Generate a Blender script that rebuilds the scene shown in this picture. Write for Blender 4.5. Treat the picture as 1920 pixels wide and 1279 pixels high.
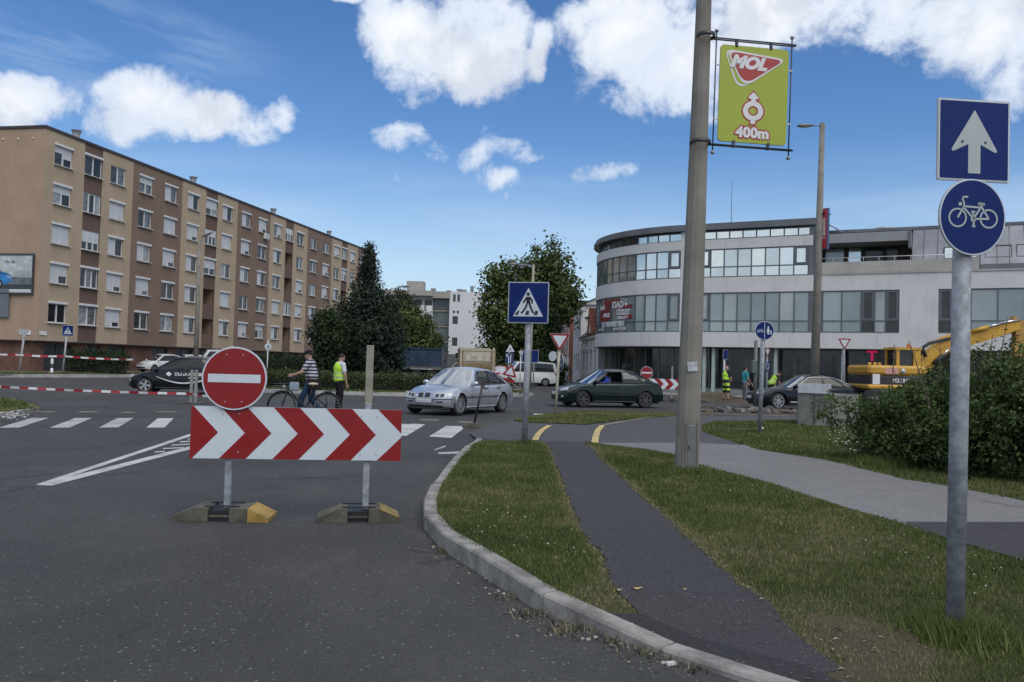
import bpy, bmesh, math, random
import numpy as np
from mathutils import Matrix, Vector, noise as mnoise
for o in list(bpy.data.objects): bpy.data.objects.remove(o)
SC = bpy.context.scene
COL = SC.collection
rnd = random.Random(7)
R = math.radians
# ------------------------------------------------------------------ camera
FPX, CX, CY, EYE = 1600.0, 960.0, 639.5, 1.55
PITCH, ROLL = math.atan(45.5/FPX), R(1.55)
CM = (Matrix.Rotation(math.pi/2+PITCH, 3, 'X') @ Matrix.Rotation(ROLL, 3, 'Z'))
cd = bpy.data.cameras.new('camera'); cam = bpy.data.objects.new('camera', cd); COL.objects.link(cam)
cam.matrix_world = Matrix.Translation((0,0,EYE)) @ CM.to_4x4()
cd.sensor_width = 36; cd.lens = 36*FPX/1920; cd.clip_start = 0.05; cd.clip_end = 6000
SC.camera = cam
SC.render.resolution_x, SC.render.resolution_y = 1024, 682
def ray(px, py): return CM @ Vector(((px-CX)/FPX, -(py-CY)/FPX, -1.0))
def sstep(a, b, x):
    t = min(1, max(0, (x-a)/(b-a))); return t*t*(3-2*t)
def plateau(Y):            # height of the verge and paths behind the kerb: dropped at both ends
    return 0.032 + 0.098*sstep(4.75, 5.6, Y) - 0.095*sstep(14.6, 17.0, Y)
def G(px, py, z=None):     # a pixel on the ground
    v = ray(px, py); zz = 0.1 if z is None else z
    for _ in range(12):
        t = (zz-EYE)/v.z
        if z is not None: break
        zz = 0.5*zz + 0.5*plateau(v.y*t)
    return Vector((v.x*t, v.y*t, zz))
def D(px, py, Y):          # a pixel at a known distance
    v = ray(px, py); t = Y/v.y
    return Vector((v.x*t, Y, EYE+v.z*t))
# ------------------------------------------------------------------ world, sun, exposure
SUN_EL, SUN_AZ = R(52), R(150)       # azimuth from +Y clockwise: behind the camera, to the right
W = bpy.data.worlds.new('World'); SC.world = W; W.use_nodes = True
nt = W.node_tree; nt.nodes.clear()
def N(tree, typ, **kw):
    n = tree.nodes.new(typ)
    for k, v in kw.items(): setattr(n, k, v)
    return n
def lk(tree, a, b): tree.links.new(a, b)
def mth(tree, op, a, b=None, c=None, clamp=False):
    n = N(tree, 'ShaderNodeMath', operation=op); n.use_clamp = clamp
    for i, x in enumerate((a, b, c)):
        if x is None: continue
        if isinstance(x, (int, float)): n.inputs[i].default_value = x
        else: lk(tree, x, n.inputs[i])
    return n.outputs[0]
def vmth(tree, op, a, b=None):
    n = N(tree, 'ShaderNodeVectorMath', operation=op)
    for i, x in enumerate((a, b)):
        if x is None: continue
        if isinstance(x, (tuple, list)): n.inputs[i].default_value = x
        else: lk(tree, x, n.inputs[i])
    return n.outputs['Value'] if op in ('LENGTH', 'DOT_PRODUCT') else n.outputs[0]
def mixc(tree, f, a, b):
    n = N(tree, 'ShaderNodeMix', data_type='RGBA')
    for s, x in ((n.inputs[0], f), (n.inputs[6], a), (n.inputs[7], b)):
        if isinstance(x, (int, float)): s.default_value = x
        elif isinstance(x, (tuple, list)): s.default_value = tuple(x)+((1,) if len(x) == 3 else ())
        else: lk(tree, x, s)
    return n.outputs[2]
def maprange(tree, x, a, b, c=0., d=1., smooth=True):
    n = N(tree, 'ShaderNodeMapRange'); n.interpolation_type = 'SMOOTHSTEP' if smooth else 'LINEAR'
    lk(tree, x, n.inputs[0])
    for i, q in enumerate((a, b, c, d)): n.inputs[i+1].default_value = q
    return n.outputs[0]
def noise(tree, vec, scale, detail=6., rough=.55, dist=0.):
    n = N(tree, 'ShaderNodeTexNoise'); n.inputs['Scale'].default_value = scale
    n.inputs['Detail'].default_value = detail; n.inputs['Roughness'].default_value = rough
    n.inputs['Distortion'].default_value = dist
    if vec is not None: lk(tree, vec, n.inputs['Vector'])
    return n.outputs[0]
sky = N(nt, 'ShaderNodeTexSky', sky_type='NISHITA', sun_disc=False)
sky.sun_elevation = SUN_EL; sky.sun_rotation = SUN_AZ
sky.air_density = 1.0; sky.dust_density = 0.35; sky.ozone_density = 3.0; sky.altitude = 200
SKY_STRENGTH = 0.102
tc = N(nt, 'ShaderNodeTexCoord'); DIR = vmth(nt, 'NORMALIZE', tc.outputs['Generated'])
sx = N(nt, 'ShaderNodeSeparateXYZ'); lk(nt, DIR, sx.inputs[0]); dx, dy, dz = sx.outputs
az = mth(nt, 'ARCTAN2', dx, dy); el = mth(nt, 'ARCSINE', dz)
cmb = N(nt, 'ShaderNodeCombineXYZ'); lk(nt, az, cmb.inputs[0]); lk(nt, el, cmb.inputs[1]); AE = cmb.outputs[0]
CLOUDS = [(835,100,140,88,1),(900,66,104,84,1),(760,55,80,72,1),(1008,92,24,42,.9),(860,150,80,34,1),
 (290,195,85,62,1),(385,212,100,44,1),(250,235,62,38,.85),(522,206,34,30,.8),(450,205,45,26,.7),
 (15,188,92,42,.85),(1205,65,140,105,1),(1300,110,140,88,1),(1420,28,150,60,1),(1560,30,112,58,.72),(1600,88,60,28,.45),
 (1775,30,138,68,1),(1850,62,140,68,1),(1950,20,120,110,1),(1175,10,92,50,1),
 (758,268,60,22,.42),(868,294,64,26,.58),(972,282,84,26,.62),(930,336,44,26,.6),(1040,326,46,18,.56),(1122,318,66,24,.62),(905,268,20,24,.4),(1075,290,26,14,.42),(1270,250,18,16,.4),
 (855,222,22,30,.3),(950,372,14,12,.5),(1425,333,30,12,.3),(960,340,160,60,.12),(655,2,26,9,.7)]
ang = lambda px, py: (math.atan2(ray(px,py).x, ray(px,py).y), math.asin(ray(px,py).normalized().z))
wob = N(nt, 'ShaderNodeTexNoise'); lk(nt, DIR, wob.inputs['Vector']); wob.inputs['Scale'].default_value = 9; wob.inputs['Detail'].default_value = 4
wv = vmth(nt, 'SCALE', vmth(nt, 'SUBTRACT', wob.outputs['Color'], (.5,.5,.5))); wv.node.inputs['Scale'].default_value = 0.055
AEw = vmth(nt, 'ADD', AE, wv)
field = None
for cx, cy, rx, ry, amp in CLOUDS:
    a0, e0 = ang(cx, cy)
    q = vmth(nt, 'MULTIPLY', vmth(nt, 'SUBTRACT', AEw, (a0, e0, 0)), (FPX/rx*1.0, FPX/ry, 0))
    L = vmth(nt, 'LENGTH', q)
    b = mth(nt, 'MULTIPLY_ADD', mth(nt, 'MULTIPLY', L, L), -.5*amp, amp)
    field = b if field is None else mth(nt, 'SMOOTH_MAX', field, b, .15)
# the rest of the sky (outside the frame) carries the same broken cumulus
hz = mth(nt, 'ADD', mth(nt, 'MAXIMUM', dz, 0.), .22)
pl = N(nt, 'ShaderNodeCombineXYZ'); lk(nt, mth(nt,'DIVIDE',dx,hz), pl.inputs[0]); lk(nt, mth(nt,'DIVIDE',dy,hz), pl.inputs[1])
gen = maprange(nt, noise(nt, vmth(nt, 'ADD', pl.outputs[0], (3.1,1.7,0)), 1.1, 3), .33, .56, -.35, 1.0, False)
outm = maprange(nt, mth(nt, 'MAXIMUM', mth(nt, 'MULTIPLY', mth(nt,'ABSOLUTE',az), 1.0), mth(nt, 'MULTIPLY', el, 1.35)), .62, .8)
gen = mth(nt, 'ADD', gen, mth(nt, 'MULTIPLY_ADD', outm, 2., -2.))
field = mth(nt, 'MAXIMUM', field, gen)
nz = noise(nt, DIR, 17, 11, .62, .25); nz2 = noise(nt, DIR, 5.5, 5, .55)
dens = mth(nt, 'ADD', field, mth(nt, 'MULTIPLY_ADD', nz, 2.0, -1.0))
mask = maprange(nt, dens, .30, .78)
mask = mth(nt, 'POWER', mask, .85)
# thin high veil low on the horizon and streaks at the upper left
stc = vmth(nt, 'MULTIPLY', AE, (2.2, 11, 1)); a0, e0 = ang(170, 95)
rotv = N(nt, 'ShaderNodeVectorRotate', rotation_type='Z_AXIS'); rotv.inputs['Angle'].default_value = R(9); lk(nt, AE, rotv.inputs[0])
stc = vmth(nt, 'MULTIPLY', rotv.outputs[0], (2.2, 13, 1))
st = maprange(nt, noise(nt, stc, 1.6, 6, .5, .6), .42, .75)
qs = vmth(nt, 'LENGTH', vmth(nt, 'MULTIPLY', vmth(nt, 'SUBTRACT', AE, (a0, e0, 0)), (FPX/330, FPX/105, 0)))
st = mth(nt, 'MULTIPLY', st, maprange(nt, qs, 1.15, .2, 0, .6))
a1, e1 = ang(800, 425)
veil = maprange(nt, noise(nt, vmth(nt, 'MULTIPLY', AE, (1.6, 12, 1)), 1.5, 6, .5, .4), .4, .75)
veil = mth(nt, 'MULTIPLY', veil, maprange(nt, mth(nt, 'ABSOLUTE', mth(nt, 'SUBTRACT', el, e1)), .10, .0, 0, .4))
thin = mth(nt, 'MAXIMUM', st, veil)
thick = maprange(nt, mth(nt, 'ADD', dens, mth(nt, 'MULTIPLY_ADD', nz2, 1.2, -.6)), .55, 1.55)
ccol = mixc(nt, thick, (.70,.78,.91), (.97,.97,.98))
nzu = noise(nt, vmth(nt, 'ADD', DIR, (.012,-.01,.028)), 17, 7, .6, .25); nzb = noise(nt, DIR, 7, 5, .55); nzbu = noise(nt, vmth(nt, 'ADD', DIR, (.02,-.02,.06)), 7, 5, .55)
relief = mth(nt, 'ADD', mth(nt, 'MULTIPLY', mth(nt, 'SUBTRACT', nzu, nz), 1.0), mth(nt, 'MULTIPLY', mth(nt, 'SUBTRACT', nzbu, nzb), 1.6))     # undersides of the billows
ccol = mixc(nt, maprange(nt, relief, -.04, .36, 0, .6), ccol, (.60,.645,.74))
hs = N(nt, 'ShaderNodeHueSaturation'); lk(nt, sky.outputs[0], hs.inputs['Color'])
hs.inputs['Saturation'].default_value = 1.24; hs.inputs['Value'].default_value = SKY_STRENGTH; hs.inputs['Hue'].default_value = .506
CLOUD_V = .84
cc = vmth(nt, 'SCALE', ccol); cc.node.inputs['Scale'].default_value = CLOUD_V
base = mixc(nt, thin, hs.outputs[0], vmth(nt, 'MULTIPLY', cc, (.82,.9,1.0)))
haze_c = vmth(nt, 'SCALE', mixc(nt, 0., (.60,.765,.92), (1,1,1))); haze_c.node.inputs['Scale'].default_value = .80
base = mixc(nt, maprange(nt, el, .27, -.02, 0, .88), base, haze_c)      # pale band of air low over the horizon, all round
final = mixc(nt, mask, base, cc)
bg = N(nt, 'ShaderNodeBackground'); lk(nt, final, bg.inputs[0]); bg.inputs[1].default_value = 1.0
wo = N(nt, 'ShaderNodeOutputWorld'); lk(nt, bg.outputs[0], wo.inputs[0])
W.cycles.sampling_method = 'MANUAL'; W.cycles.sample_map_resolution = 512
# the foreground lies under a cloud: weak, very soft sun
sl = bpy.data.lights.new('sun', 'SUN'); sl.energy = 1.5; sl.angle = R(48); sl.color = (1.0, .94, .85)
so = bpy.data.objects.new('sun', sl); COL.objects.link(so)
sdir = Vector((math.sin(SUN_AZ)*math.cos(SUN_EL), math.cos(SUN_AZ)*math.cos(SUN_EL), math.sin(SUN_EL)))
so.rotation_euler = sdir.to_track_quat('Z', 'Y').to_euler()
SC.view_settings.view_transform = 'Standard'; SC.view_settings.look = 'None'
SC.view_settings.gamma = 1; SC.view_settings.exposure = 0.32; SC.view_settings.use_curve_mapping = False
SC.cycles.max_bounces = 6; SC.cycles.diffuse_bounces = 3; SC.cycles.glossy_bounces = 3; SC.cycles.transparent_max_bounces = 10
# ------------------------------------------------------------------ materials
MATS = {}
def pm(name, col, rough=.6, metal=0., var=.12, scale=3., bump=0., bscale=40., spec=.5, coat=0., col2=None, detail=5., stain=0.):
    """procedural paint / stone / metal: base colour broken up by noise, optional fine bump and streaky stains"""
    if name in MATS: return MATS[name]
    m = bpy.data.materials.new(name); m.use_nodes = True; t = m.node_tree
    p = t.nodes['Principled BSDF']; c = N(t, 'ShaderNodeTexCoord').outputs['Object']
    n1 = noise(t, c, scale, detail, .6)
    a = tuple(x*(1-var) for x in col); b = tuple(min(1, x*(1+var)) for x in col) if col2 is None else col2
    cl = mixc(t, maprange(t, n1, .3, .7), a, b)
    if stain:
        s = noise(t, vmth(t, 'MULTIPLY', c, (2.2, 2.2, .28)), 1.6, 6, .65)
        cl = mixc(t, maprange(t, s, .5, .78, 0, stain), cl, tuple(x*.55 for x in col))
    lk(t, cl, p.inputs['Base Color'])
    p.inputs['Metallic'].default_value = metal; p.inputs['Specular IOR Level'].default_value = spec
    lk(t, maprange(t, noise(t, c, scale*3.1, 4), .25, .75, max(0, rough-.12*min(1, rough*2)), min(1, rough+.1)), p.inputs['Roughness'])
    if coat: p.inputs['Coat Weight'].default_value = coat; p.inputs['Coat Roughness'].default_value = .05
    if bump:
        bn = N(t, 'ShaderNodeBump'); bn.inputs['Strength'].default_value = bump; bn.inputs['Distance'].default_value = .01
        lk(t, noise(t, c, bscale, 5, .6), bn.inputs['Height']); lk(t, bn.outputs[0], p.inputs['Normal'])
    MATS[name] = m; return m
def glassy(name, tint, trans=.5, rough=.02, refl=1.0):
    """window glass: part see-through, part mirror by viewing angle"""
    if name in MATS: return MATS[name]
    m = bpy.data.materials.new(name); m.use_nodes = True; t = m.node_tree; t.nodes.clear()
    out = N(t, 'ShaderNodeOutputMaterial'); g = N(t, 'ShaderNodeBsdfGlossy'); g.inputs['Roughness'].default_value = rough
    tr = N(t, 'ShaderNodeBsdfTransparent'); tr.inputs[0].default_value = tuple(tint)+(1,)
    df = N(t, 'ShaderNodeBsdfDiffuse'); df.inputs[0].default_value = tuple(x*.12 for x in tint)+(1,)
    m1 = N(t, 'ShaderNodeMixShader'); m1.inputs[0].default_value = trans; lk(t, df.outputs[0], m1.inputs[1]); lk(t, tr.outputs[0], m1.inputs[2])
    fr = N(t, 'ShaderNodeFresnel'); fr.inputs[0].default_value = 1.6
    f = mth(t, 'MULTIPLY_ADD', fr.outputs[0], refl, .04*refl, clamp=True)
    m2 = N(t, 'ShaderNodeMixShader'); lk(t, f, m2.inputs[0]); lk(t, m1.outputs[0], m2.inputs[1]); lk(t, g.outputs[0], m2.inputs[2])
    lk(t, m2.outputs[0], out.inputs[0]); MATS[name] = m; return m
# ------------------------------------------------------------------ mesh builder
class MB:
    def __init__(s): s.v = []; s.f = []; s.m = []; s.s = []
    def add(s, vs, fs, mi=0, smooth=False):
        b = len(s.v); s.v += [tuple(x) for x in vs]
        for f in fs: s.f.append(tuple(i+b for i in f)); s.m.append(mi); s.s.append(smooth)
        return s
    def box(s, c, size, rot=None, mi=0):
        hx, hy, hz_ = size[0]/2, size[1]/2, size[2]/2
        vs = [Vector((x, y, z)) for x in (-hx, hx) for y in (-hy, hy) for z in (-hz_, hz_)]
        if rot is not None: vs = [rot @ q for q in vs]
        c = Vector(c); vs = [q+c for q in vs]
        return s.add(vs, [(0,1,3,2),(4,6,7,5),(0,4,5,1),(2,3,7,6),(0,2,6,4),(1,5,7,3)], mi)
    def cbox(s, c, size, ch=.01, rot=None, mi=0):
        """box with chamfered vertical and top edges"""
        hx, hy, hz_ = size[0]/2, size[1]/2, size[2]/2
        def ring(k, z): return [Vector(q+(z,)) for q in ((-hx+k+ch,-hy+k),(hx-k-ch,-hy+k),(hx-k,-hy+k+ch),(hx-k,hy-k-ch),(hx-k-ch,hy-k),(-hx+k+ch,hy-k),(-hx+k,hy-k-ch),(-hx+k,-hy+k+ch))]
        vs = ring(ch*.7, -hz_)+ring(0, -hz_+ch)+ring(0, hz_-ch)+ring(ch*.7, hz_)
        if rot is not None: vs = [rot @ q for q in vs]
        c = Vector(c); vs = [q+c for q in vs]
        fs = [tuple(reversed(range(8)))]+[tuple(range(24, 32))]
        for r in range(3):
            for i in range(8): j = (i+1) % 8; fs.append((r*8+i, r*8+j, r*8+8+j, r*8+8+i))
        return s.add(vs, fs, mi)
    def tube(s, pts, r, n=8, mi=0, smooth=True, caps=True):
        pts = [Vector(p) for p in pts]; k = len(pts)
        rs = r if isinstance(r, (list, tuple)) else [r]*k
        vs = []; up = None
        for i in range(k):
            t = (pts[min(i+1, k-1)]-pts[max(i-1, 0)]).normalized()
            if up is None: up = Vector((0,0,1)) if abs(t.z) < .9 else Vector((1,0,0))
            a = t.cross(up)
            if a.length < 1e-5: a = t.orthogonal()
            a.normalize(); b = a.cross(t).normalized(); up = b
            for j in range(n):
                th = 2*math.pi*j/n; vs.append(pts[i]+(a*math.cos(th)+b*math.sin(th))*rs[i])
        fs = [(i*n+j, i*n+(j+1) % n, (i+1)*n+(j+1) % n, (i+1)*n+j) for i in range(k-1) for j in range(n)]
        s.add(vs, fs, mi, smooth)
        if caps:
            b = len(s.v)-len(vs)
            s.f += [tuple(b+j for j in reversed(range(n))), tuple(b+(k-1)*n+j for j in range(n))]; s.m += [mi, mi]; s.s += [False, False]
        return s
    def lathe(s, prof, n=16, M=None, mi=0, smooth=True, closed=False):
        vs = []; k = len(prof)
        for (r, z) in prof:
            for j in range(n):
                th = 2*math.pi*j/n; q = Vector((r*math.cos(th), r*math.sin(th), z)); vs.append(M @ q if M else q)
        fs = [(i*n+j, i*n+(j+1) % n, ((i+1) % k)*n+(j+1) % n, ((i+1) % k)*n+j) for i in range(k if closed else k-1) for j in range(n)]
        return s.add(vs, fs, mi, smooth)
    def ball(s, c, r, n=10, mi=0, M=None):
        c = Vector(c); rr = r if isinstance(r, (tuple, list)) else (r, r, r); k = max(4, n//2+1); vs = []; fs = []
        for i in range(k+1):
            ph = math.pi*i/k
            for j in range(n):
                th = 2*math.pi*j/n
                q = Vector((rr[0]*math.sin(ph)*math.cos(th), rr[1]*math.sin(ph)*math.sin(th), rr[2]*math.cos(ph)))
                vs.append((M @ q if M else q)+c)
        for i in range(k):
            for j in range(n): fs.append((i*n+j, (i+1)*n+j, (i+1)*n+(j+1) % n, i*n+(j+1) % n))
        return s.add(vs, fs, mi, True)
    def prism(s, poly, z0, z1, M=None, mi=0, smooth=False, back=True):
        n = len(poly)
        vs = [Vector((x, y, z0)) for x, y in poly]+[Vector((x, y, z1)) for x, y in poly]
        if M: vs = [M @ q for q in vs]
        fs = [tuple(range(n, 2*n))]+([tuple(reversed(range(n)))] if back else [])
        fs += [(i, (i+1) % n, n+(i+1) % n, n+i) for i in range(n)]
        return s.add(vs, fs, mi, smooth)
    def ring(s, r0, r1, z0, z1, n=32, c=(0,0), M=None, mi=0, a0=0., a1=2*math.pi):
        full = abs(a1-a0-2*math.pi) < 1e-6; vs = []; k = n if full else n+1
        for i in range(k):
            th = a0+(a1-a0)*i/n; cs, sn = math.cos(th), math.sin(th)
            for r, z in ((r0, z0), (r1, z0), (r1, z1), (r0, z1)):
                q = Vector((c[0]+r*cs, c[1]+r*sn, z)); vs.append(M @ q if M else q)
        fs = []
        for i in range(n):
            j = (i+1) % k
            for e in range(4): fs.append((i*4+e, i*4+(e+1) % 4, j*4+(e+1) % 4, j*4+e))
        return s.add(vs, fs, mi)
    def mesh(s, name, mats, fixn=True):
        me = bpy.data.meshes.new(name); me.from_pydata(s.v, [], s.f)
        for m in (mats if isinstance(mats, (list, tuple)) else [mats]): me.materials.append(m)
        me.polygons.foreach_set('material_index', s.m); me.polygons.foreach_set('use_smooth', s.s)
        if fixn:
            bm = bmesh.new(); bm.from_mesh(me); bmesh.ops.recalc_face_normals(bm, faces=bm.faces); bm.to_mesh(me); bm.free()
        me.update(); return me
    def obj(s, name, mats, parent=None, M=None, fixn=True): return link(name, s.mesh(name, mats, fixn), parent, M)
def link(name, me, parent=None, M=None):
    o = bpy.data.objects.new(name, me); COL.objects.link(o)
    if parent is not None: o.parent = parent
    if M is not None: o.matrix_local = M
    return o
def tag(o, label, cat, group=None):
    o['label'] = label; o['category'] = cat
    if group: o['group'] = group
    return o
def thing(name, label, cat, M=None, group=None):
    o = bpy.data.objects.new(name, None); COL.objects.link(o); o.empty_display_size = .2
    if M is not None: o.matrix_local = M
    return tag(o, label, cat, group)
def struct(o): o['kind'] = 'structure'; return o
def stuff(o): o['kind'] = 'stuff'; return o
def TR(x, y, z=0., rz=0.): return Matrix.Translation((x, y, z)) @ Matrix.Rotation(rz, 4, 'Z')
def face(x, y, z, yaw=0.):
    """frame of an upright plate: local x right, y up, z out of its face; yaw 0 faces -Y"""
    return TR(x, y, z, yaw) @ Matrix.Rotation(math.pi/2, 4, 'X')
def copy_tree(o, parent=None):
    c = o.copy(); COL.objects.link(c)
    if parent is not None: c.parent = parent
    for ch in list(o.children): copy_tree(ch, c)
    return c
def rrect(w, h, r, n=5):
    out = []
    for cx, cy, a in ((w/2-r, h/2-r, 0), (-w/2+r, h/2-r, 90), (-w/2+r, -h/2+r, 180), (w/2-r, -h/2+r, 270)):
        for i in range(n+1): th = R(a+90*i/n); out.append((cx+r*math.cos(th), cy+r*math.sin(th)))
    return out
def circ(r, n=40, c=(0,0)): return [(c[0]+r*math.cos(2*math.pi*i/n), c[1]+r*math.sin(2*math.pi*i/n)) for i in range(n)]
def band(pts, w):
    """flat strip polygon along a 2-D polyline"""
    L, Rr = [], []; k = len(pts)
    for i in range(k):
        a = Vector(pts[max(i-1, 0)]); b = Vector(pts[min(i+1, k-1)]); t = (b-a).normalized(); nn = Vector((-t.y, t.x))
        L.append(tuple(Vector(pts[i])+nn*w/2)); Rr.append(tuple(Vector(pts[i])-nn*w/2))
    return L+Rr[::-1]
def text(name, s, size, mat, parent, M, offset=0., shear=0., extr=.0015, align='CENTER', sx=1.):
    c = bpy.data.curves.new(name, 'FONT'); c.body = s; c.size = size; c.offset = offset; c.shear = shear
    c.extrude = extr; c.align_x = align; c.align_y = 'CENTER'; c.resolution_u = 3
    t = bpy.data.objects.new('tmp', c); COL.objects.link(t)
    dg = bpy.context.evaluated_depsgraph_get(); me = bpy.data.meshes.new_from_object(t.evaluated_get(dg))
    bpy.data.objects.remove(t); me.materials.clear(); me.materials.append(mat); me.name = name
    return link(name, me, parent, M @ Matrix.Diagonal((sx, 1, 1, 1)))
def remeshed(mb, voxel, iters=2):
    """close-fitting single skin over overlapping solids"""
    t = bpy.data.objects.new('tmp', mb.mesh('tmp', pm('skin_tmp', (.5,.4,.35)))); COL.objects.link(t)
    m = t.modifiers.new('r', 'REMESH'); m.mode = 'VOXEL'; m.voxel_size = voxel; m.use_smooth_shade = True
    q = t.modifiers.new('s', 'SMOOTH'); q.iterations = iters; q.factor = .5
    dg = bpy.context.evaluated_depsgraph_get(); me = bpy.data.meshes.new_from_object(t.evaluated_get(dg))
    bpy.data.objects.remove(t); return me
# ------------------------------------------------------------------ ground materials
def asphalt(name, col, fleck=.35, patch=.25, crack=0., dust=None, speck_scale=60., fscale=30.):
    m = bpy.data.materials.new(name); m.use_nodes = True; t = m.node_tree; p = t.nodes['Principled BSDF']
    c = N(t, 'ShaderNodeTexCoord').outputs['Object']
    big = noise(t, c, .32, 6, .62, .4); mid = noise(t, c, 2.6, 6, .65); fine = noise(t, c, speck_scale, 3, .7)
    cl = mixc(t, maprange(t, big, .32, .68), tuple(x*(1-patch) for x in col), tuple(x*(1+patch) for x in col))
    cl = mixc(t, maprange(t, mid, .35, .75, 0, .5), cl, tuple(x*.72 for x in col))
    cl = mixc(t, maprange(t, fine, .42, .72, 0, .75), cl, tuple(x*1.75 for x in col))
    cl = mixc(t, maprange(t, noise(t, c, speck_scale*.45, 2, .6), .5, .7, 0, .5), cl, tuple(x*.55 for x in col))
    vo = N(t, 'ShaderNodeTexVoronoi'); lk(t, c, vo.inputs['Vector']); vo.inputs['Scale'].default_value = fscale
    vs = N(t, 'ShaderNodeSeparateColor'); lk(t, vo.outputs['Color'], vs.inputs[0])
    st = mth(t, 'MULTIPLY', maprange(t, vs.outputs[0], .72, .97, 0, 1), mth(t, 'LESS_THAN', vo.outputs['Distance'], mth(t, 'MULTIPLY_ADD', vs.outputs[1], .16, .12)))
    cl = mixc(t, mth(t, 'MULTIPLY', st, fleck), cl, (.40,.40,.39))
    rough = maprange(t, big, .3, .7, .78, .92)
    if dust:
        dn = maprange(t, noise(t, vmth(t, 'MULTIPLY', c, (.8,.35,1)), .9, 7, .7, .8), .5, .78, 0, .55)
        cl = mixc(t, dn, cl, dust)
    if crack:
        cv = N(t, 'ShaderNodeTexVoronoi', feature='DISTANCE_TO_EDGE'); cv.inputs['Scale'].default_value = .33
        w = vmth(t, 'ADD', c, vmth(t, 'MULTIPLY', N(t, 'ShaderNodeTexNoise').outputs['Color'], (.9,.9,0)))
        nn = w.node.inputs[1].links[0].from_node.inputs[0].links[0].from_node; lk(t, c, nn.inputs['Vector']); nn.inputs['Scale'].default_value = 1.7; nn.inputs['Detail'].default_value = 6
        lk(t, w, cv.inputs['Vector'])
        gate = maprange(t, noise(t, c, .25, 3), .5, .6)
        cl = mixc(t, mth(t, 'MULTIPLY', mth(t, 'MULTIPLY', maprange(t, cv.outputs['Distance'], .012, .002), gate), crack), cl, tuple(x*.4 for x in col))
    lk(t, cl, p.inputs['Base Color']); lk(t, rough, p.inputs['Roughness']); p.inputs['Specular IOR Level'].default_value = .35
    bn = N(t, 'ShaderNodeBump'); bn.inputs['Strength'].default_value = .5; bn.inputs['Distance'].default_value = .006
    lk(t, noise(t, c, speck_scale*.8, 4, .7), bn.inputs['Height']); lk(t, bn.outputs[0], p.inputs['Normal'])
    MATS[name] = m; return m
def earth(name, a, b, c3, sc=2.2):
    m = bpy.data.materials.new(name); m.use_nodes = True; t = m.node_tree; p = t.nodes['Principled BSDF']
    c = N(t, 'ShaderNodeTexCoord').outputs['Object']
    n1 = noise(t, c, sc, 7, .65, .3); n2 = noise(t, c, sc*14, 5, .7)
    cl = mixc(t, maprange(t, n1, .38, .64), a, b); cl = mixc(t, maprange(t, n2, .45, .72), cl, c3)
    lk(t, cl, p.inputs['Base Color']); p.inputs['Roughness'].default_value = .95; p.inputs['Specular IOR Level'].default_value = .2
    bn = N(t, 'ShaderNodeBump'); bn.inputs['Strength'].default_value = .8; bn.inputs['Distance'].default_value = .02
    lk(t, n2, bn.inputs['Height']); lk(t, bn.outputs[0], p.inputs['Normal']); MATS[name] = m; return m
def paintmark(name, col, wear=.5):
    m = bpy.data.materials.new(name); m.use_nodes = True; t = m.node_tree; p = t.nodes['Principled BSDF']
    c = N(t, 'ShaderNodeTexCoord').outputs['Object']
    n1 = noise(t, c, 1.4, 6, .7, .5); n2 = noise(t, c, 38, 5, .75)
    f = maprange(t, mth(t, 'ADD', mth(t, 'MULTIPLY', n1, .7), mth(t, 'MULTIPLY', n2, .6)), .60, .86, 0, wear)
    lk(t, mixc(t, f, col, (.075,.077,.082)), p.inputs['Base Color']); p.inputs['Roughness'].default_value = .75
    MATS[name] = m; return m
A_ROAD = asphalt('road_asphalt', (.0455,.0450,.0445), .62, .36, .8, (.095,.092,.086), 52., 38.)
A_BIKE = asphalt('cycle_path_asphalt', (.043,.040,.043), .5, .16, 0., None, 62., 55.)
A_BIKE2 = asphalt('ramp_asphalt', (.068,.066,.068), .3, .2, .6, (.11,.10,.095), 60)
A_WALK = asphalt('pavement_asphalt', (.165,.161,.158), .3, .12, .5, (.19,.185,.18), 60, 70.)
A_FRESH = asphalt('patch_asphalt', (.030,.028,.030), .5, .2, 0., None, 60., 40.)
E_GRASS = earth('turf_soil', (.040,.052,.018), (.062,.060,.027), (.095,.085,.045))
E_SOIL = earth('dug_soil', (.085,.066,.048), (.13,.105,.08), (.05,.04,.03), 1.4)
P_WHITE = paintmark('white_road_paint', (.50,.50,.49), .8); P_WORN = paintmark('worn_road_paint', (.42,.42,.42), .95)
P_YEL = paintmark('yellow_road_paint', (.56,.42,.16), .6); P_YELWORN = paintmark('faded_yellow_paint', (.36,.33,.22), .95)
CONC = pm('kerb_concrete', (.255,.243,.222), .9, 0, .38, 5, .6, 60, .3, stain=.5)
# ------------------------------------------------------------------ ground sheets
def sheet(name, poly, mat, off=0., zf=None, cuts=(), parent=None):
    bm = bmesh.new(); vs = [bm.verts.new((p[0], p[1], 0)) for p in poly]; bm.faces.new(vs)
    bmesh.ops.triangulate(bm, faces=bm.faces[:])
    for y in cuts:
        bmesh.ops.bisect_plane(bm, geom=bm.verts[:]+bm.edges[:]+bm.faces[:], plane_co=(0,y,0), plane_no=(0,1,0))
    for v in bm.verts: v.co.z = (zf(v.co.x, v.co.y) if zf else 0)+off
    bmesh.ops.recalc_face_normals(bm, faces=bm.faces[:])
    for f in bm.faces:
        if f.normal.z < 0: f.normal_flip()
    me = bpy.data.meshes.new(name); bm.to_mesh(me); bm.free(); me.materials.append(mat)
    o = link(name, me, parent)
    return o if parent is not None else struct(o)
CUTS = (4.75,4.9,5.05,5.2,5.35,5.5,5.6,14.6,15.1,15.6,16.1,16.6,17.0)
PZ = lambda x, y: plateau(y)
GP = lambda pts: [G(x, y).to_2d() for x, y in pts]
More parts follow.
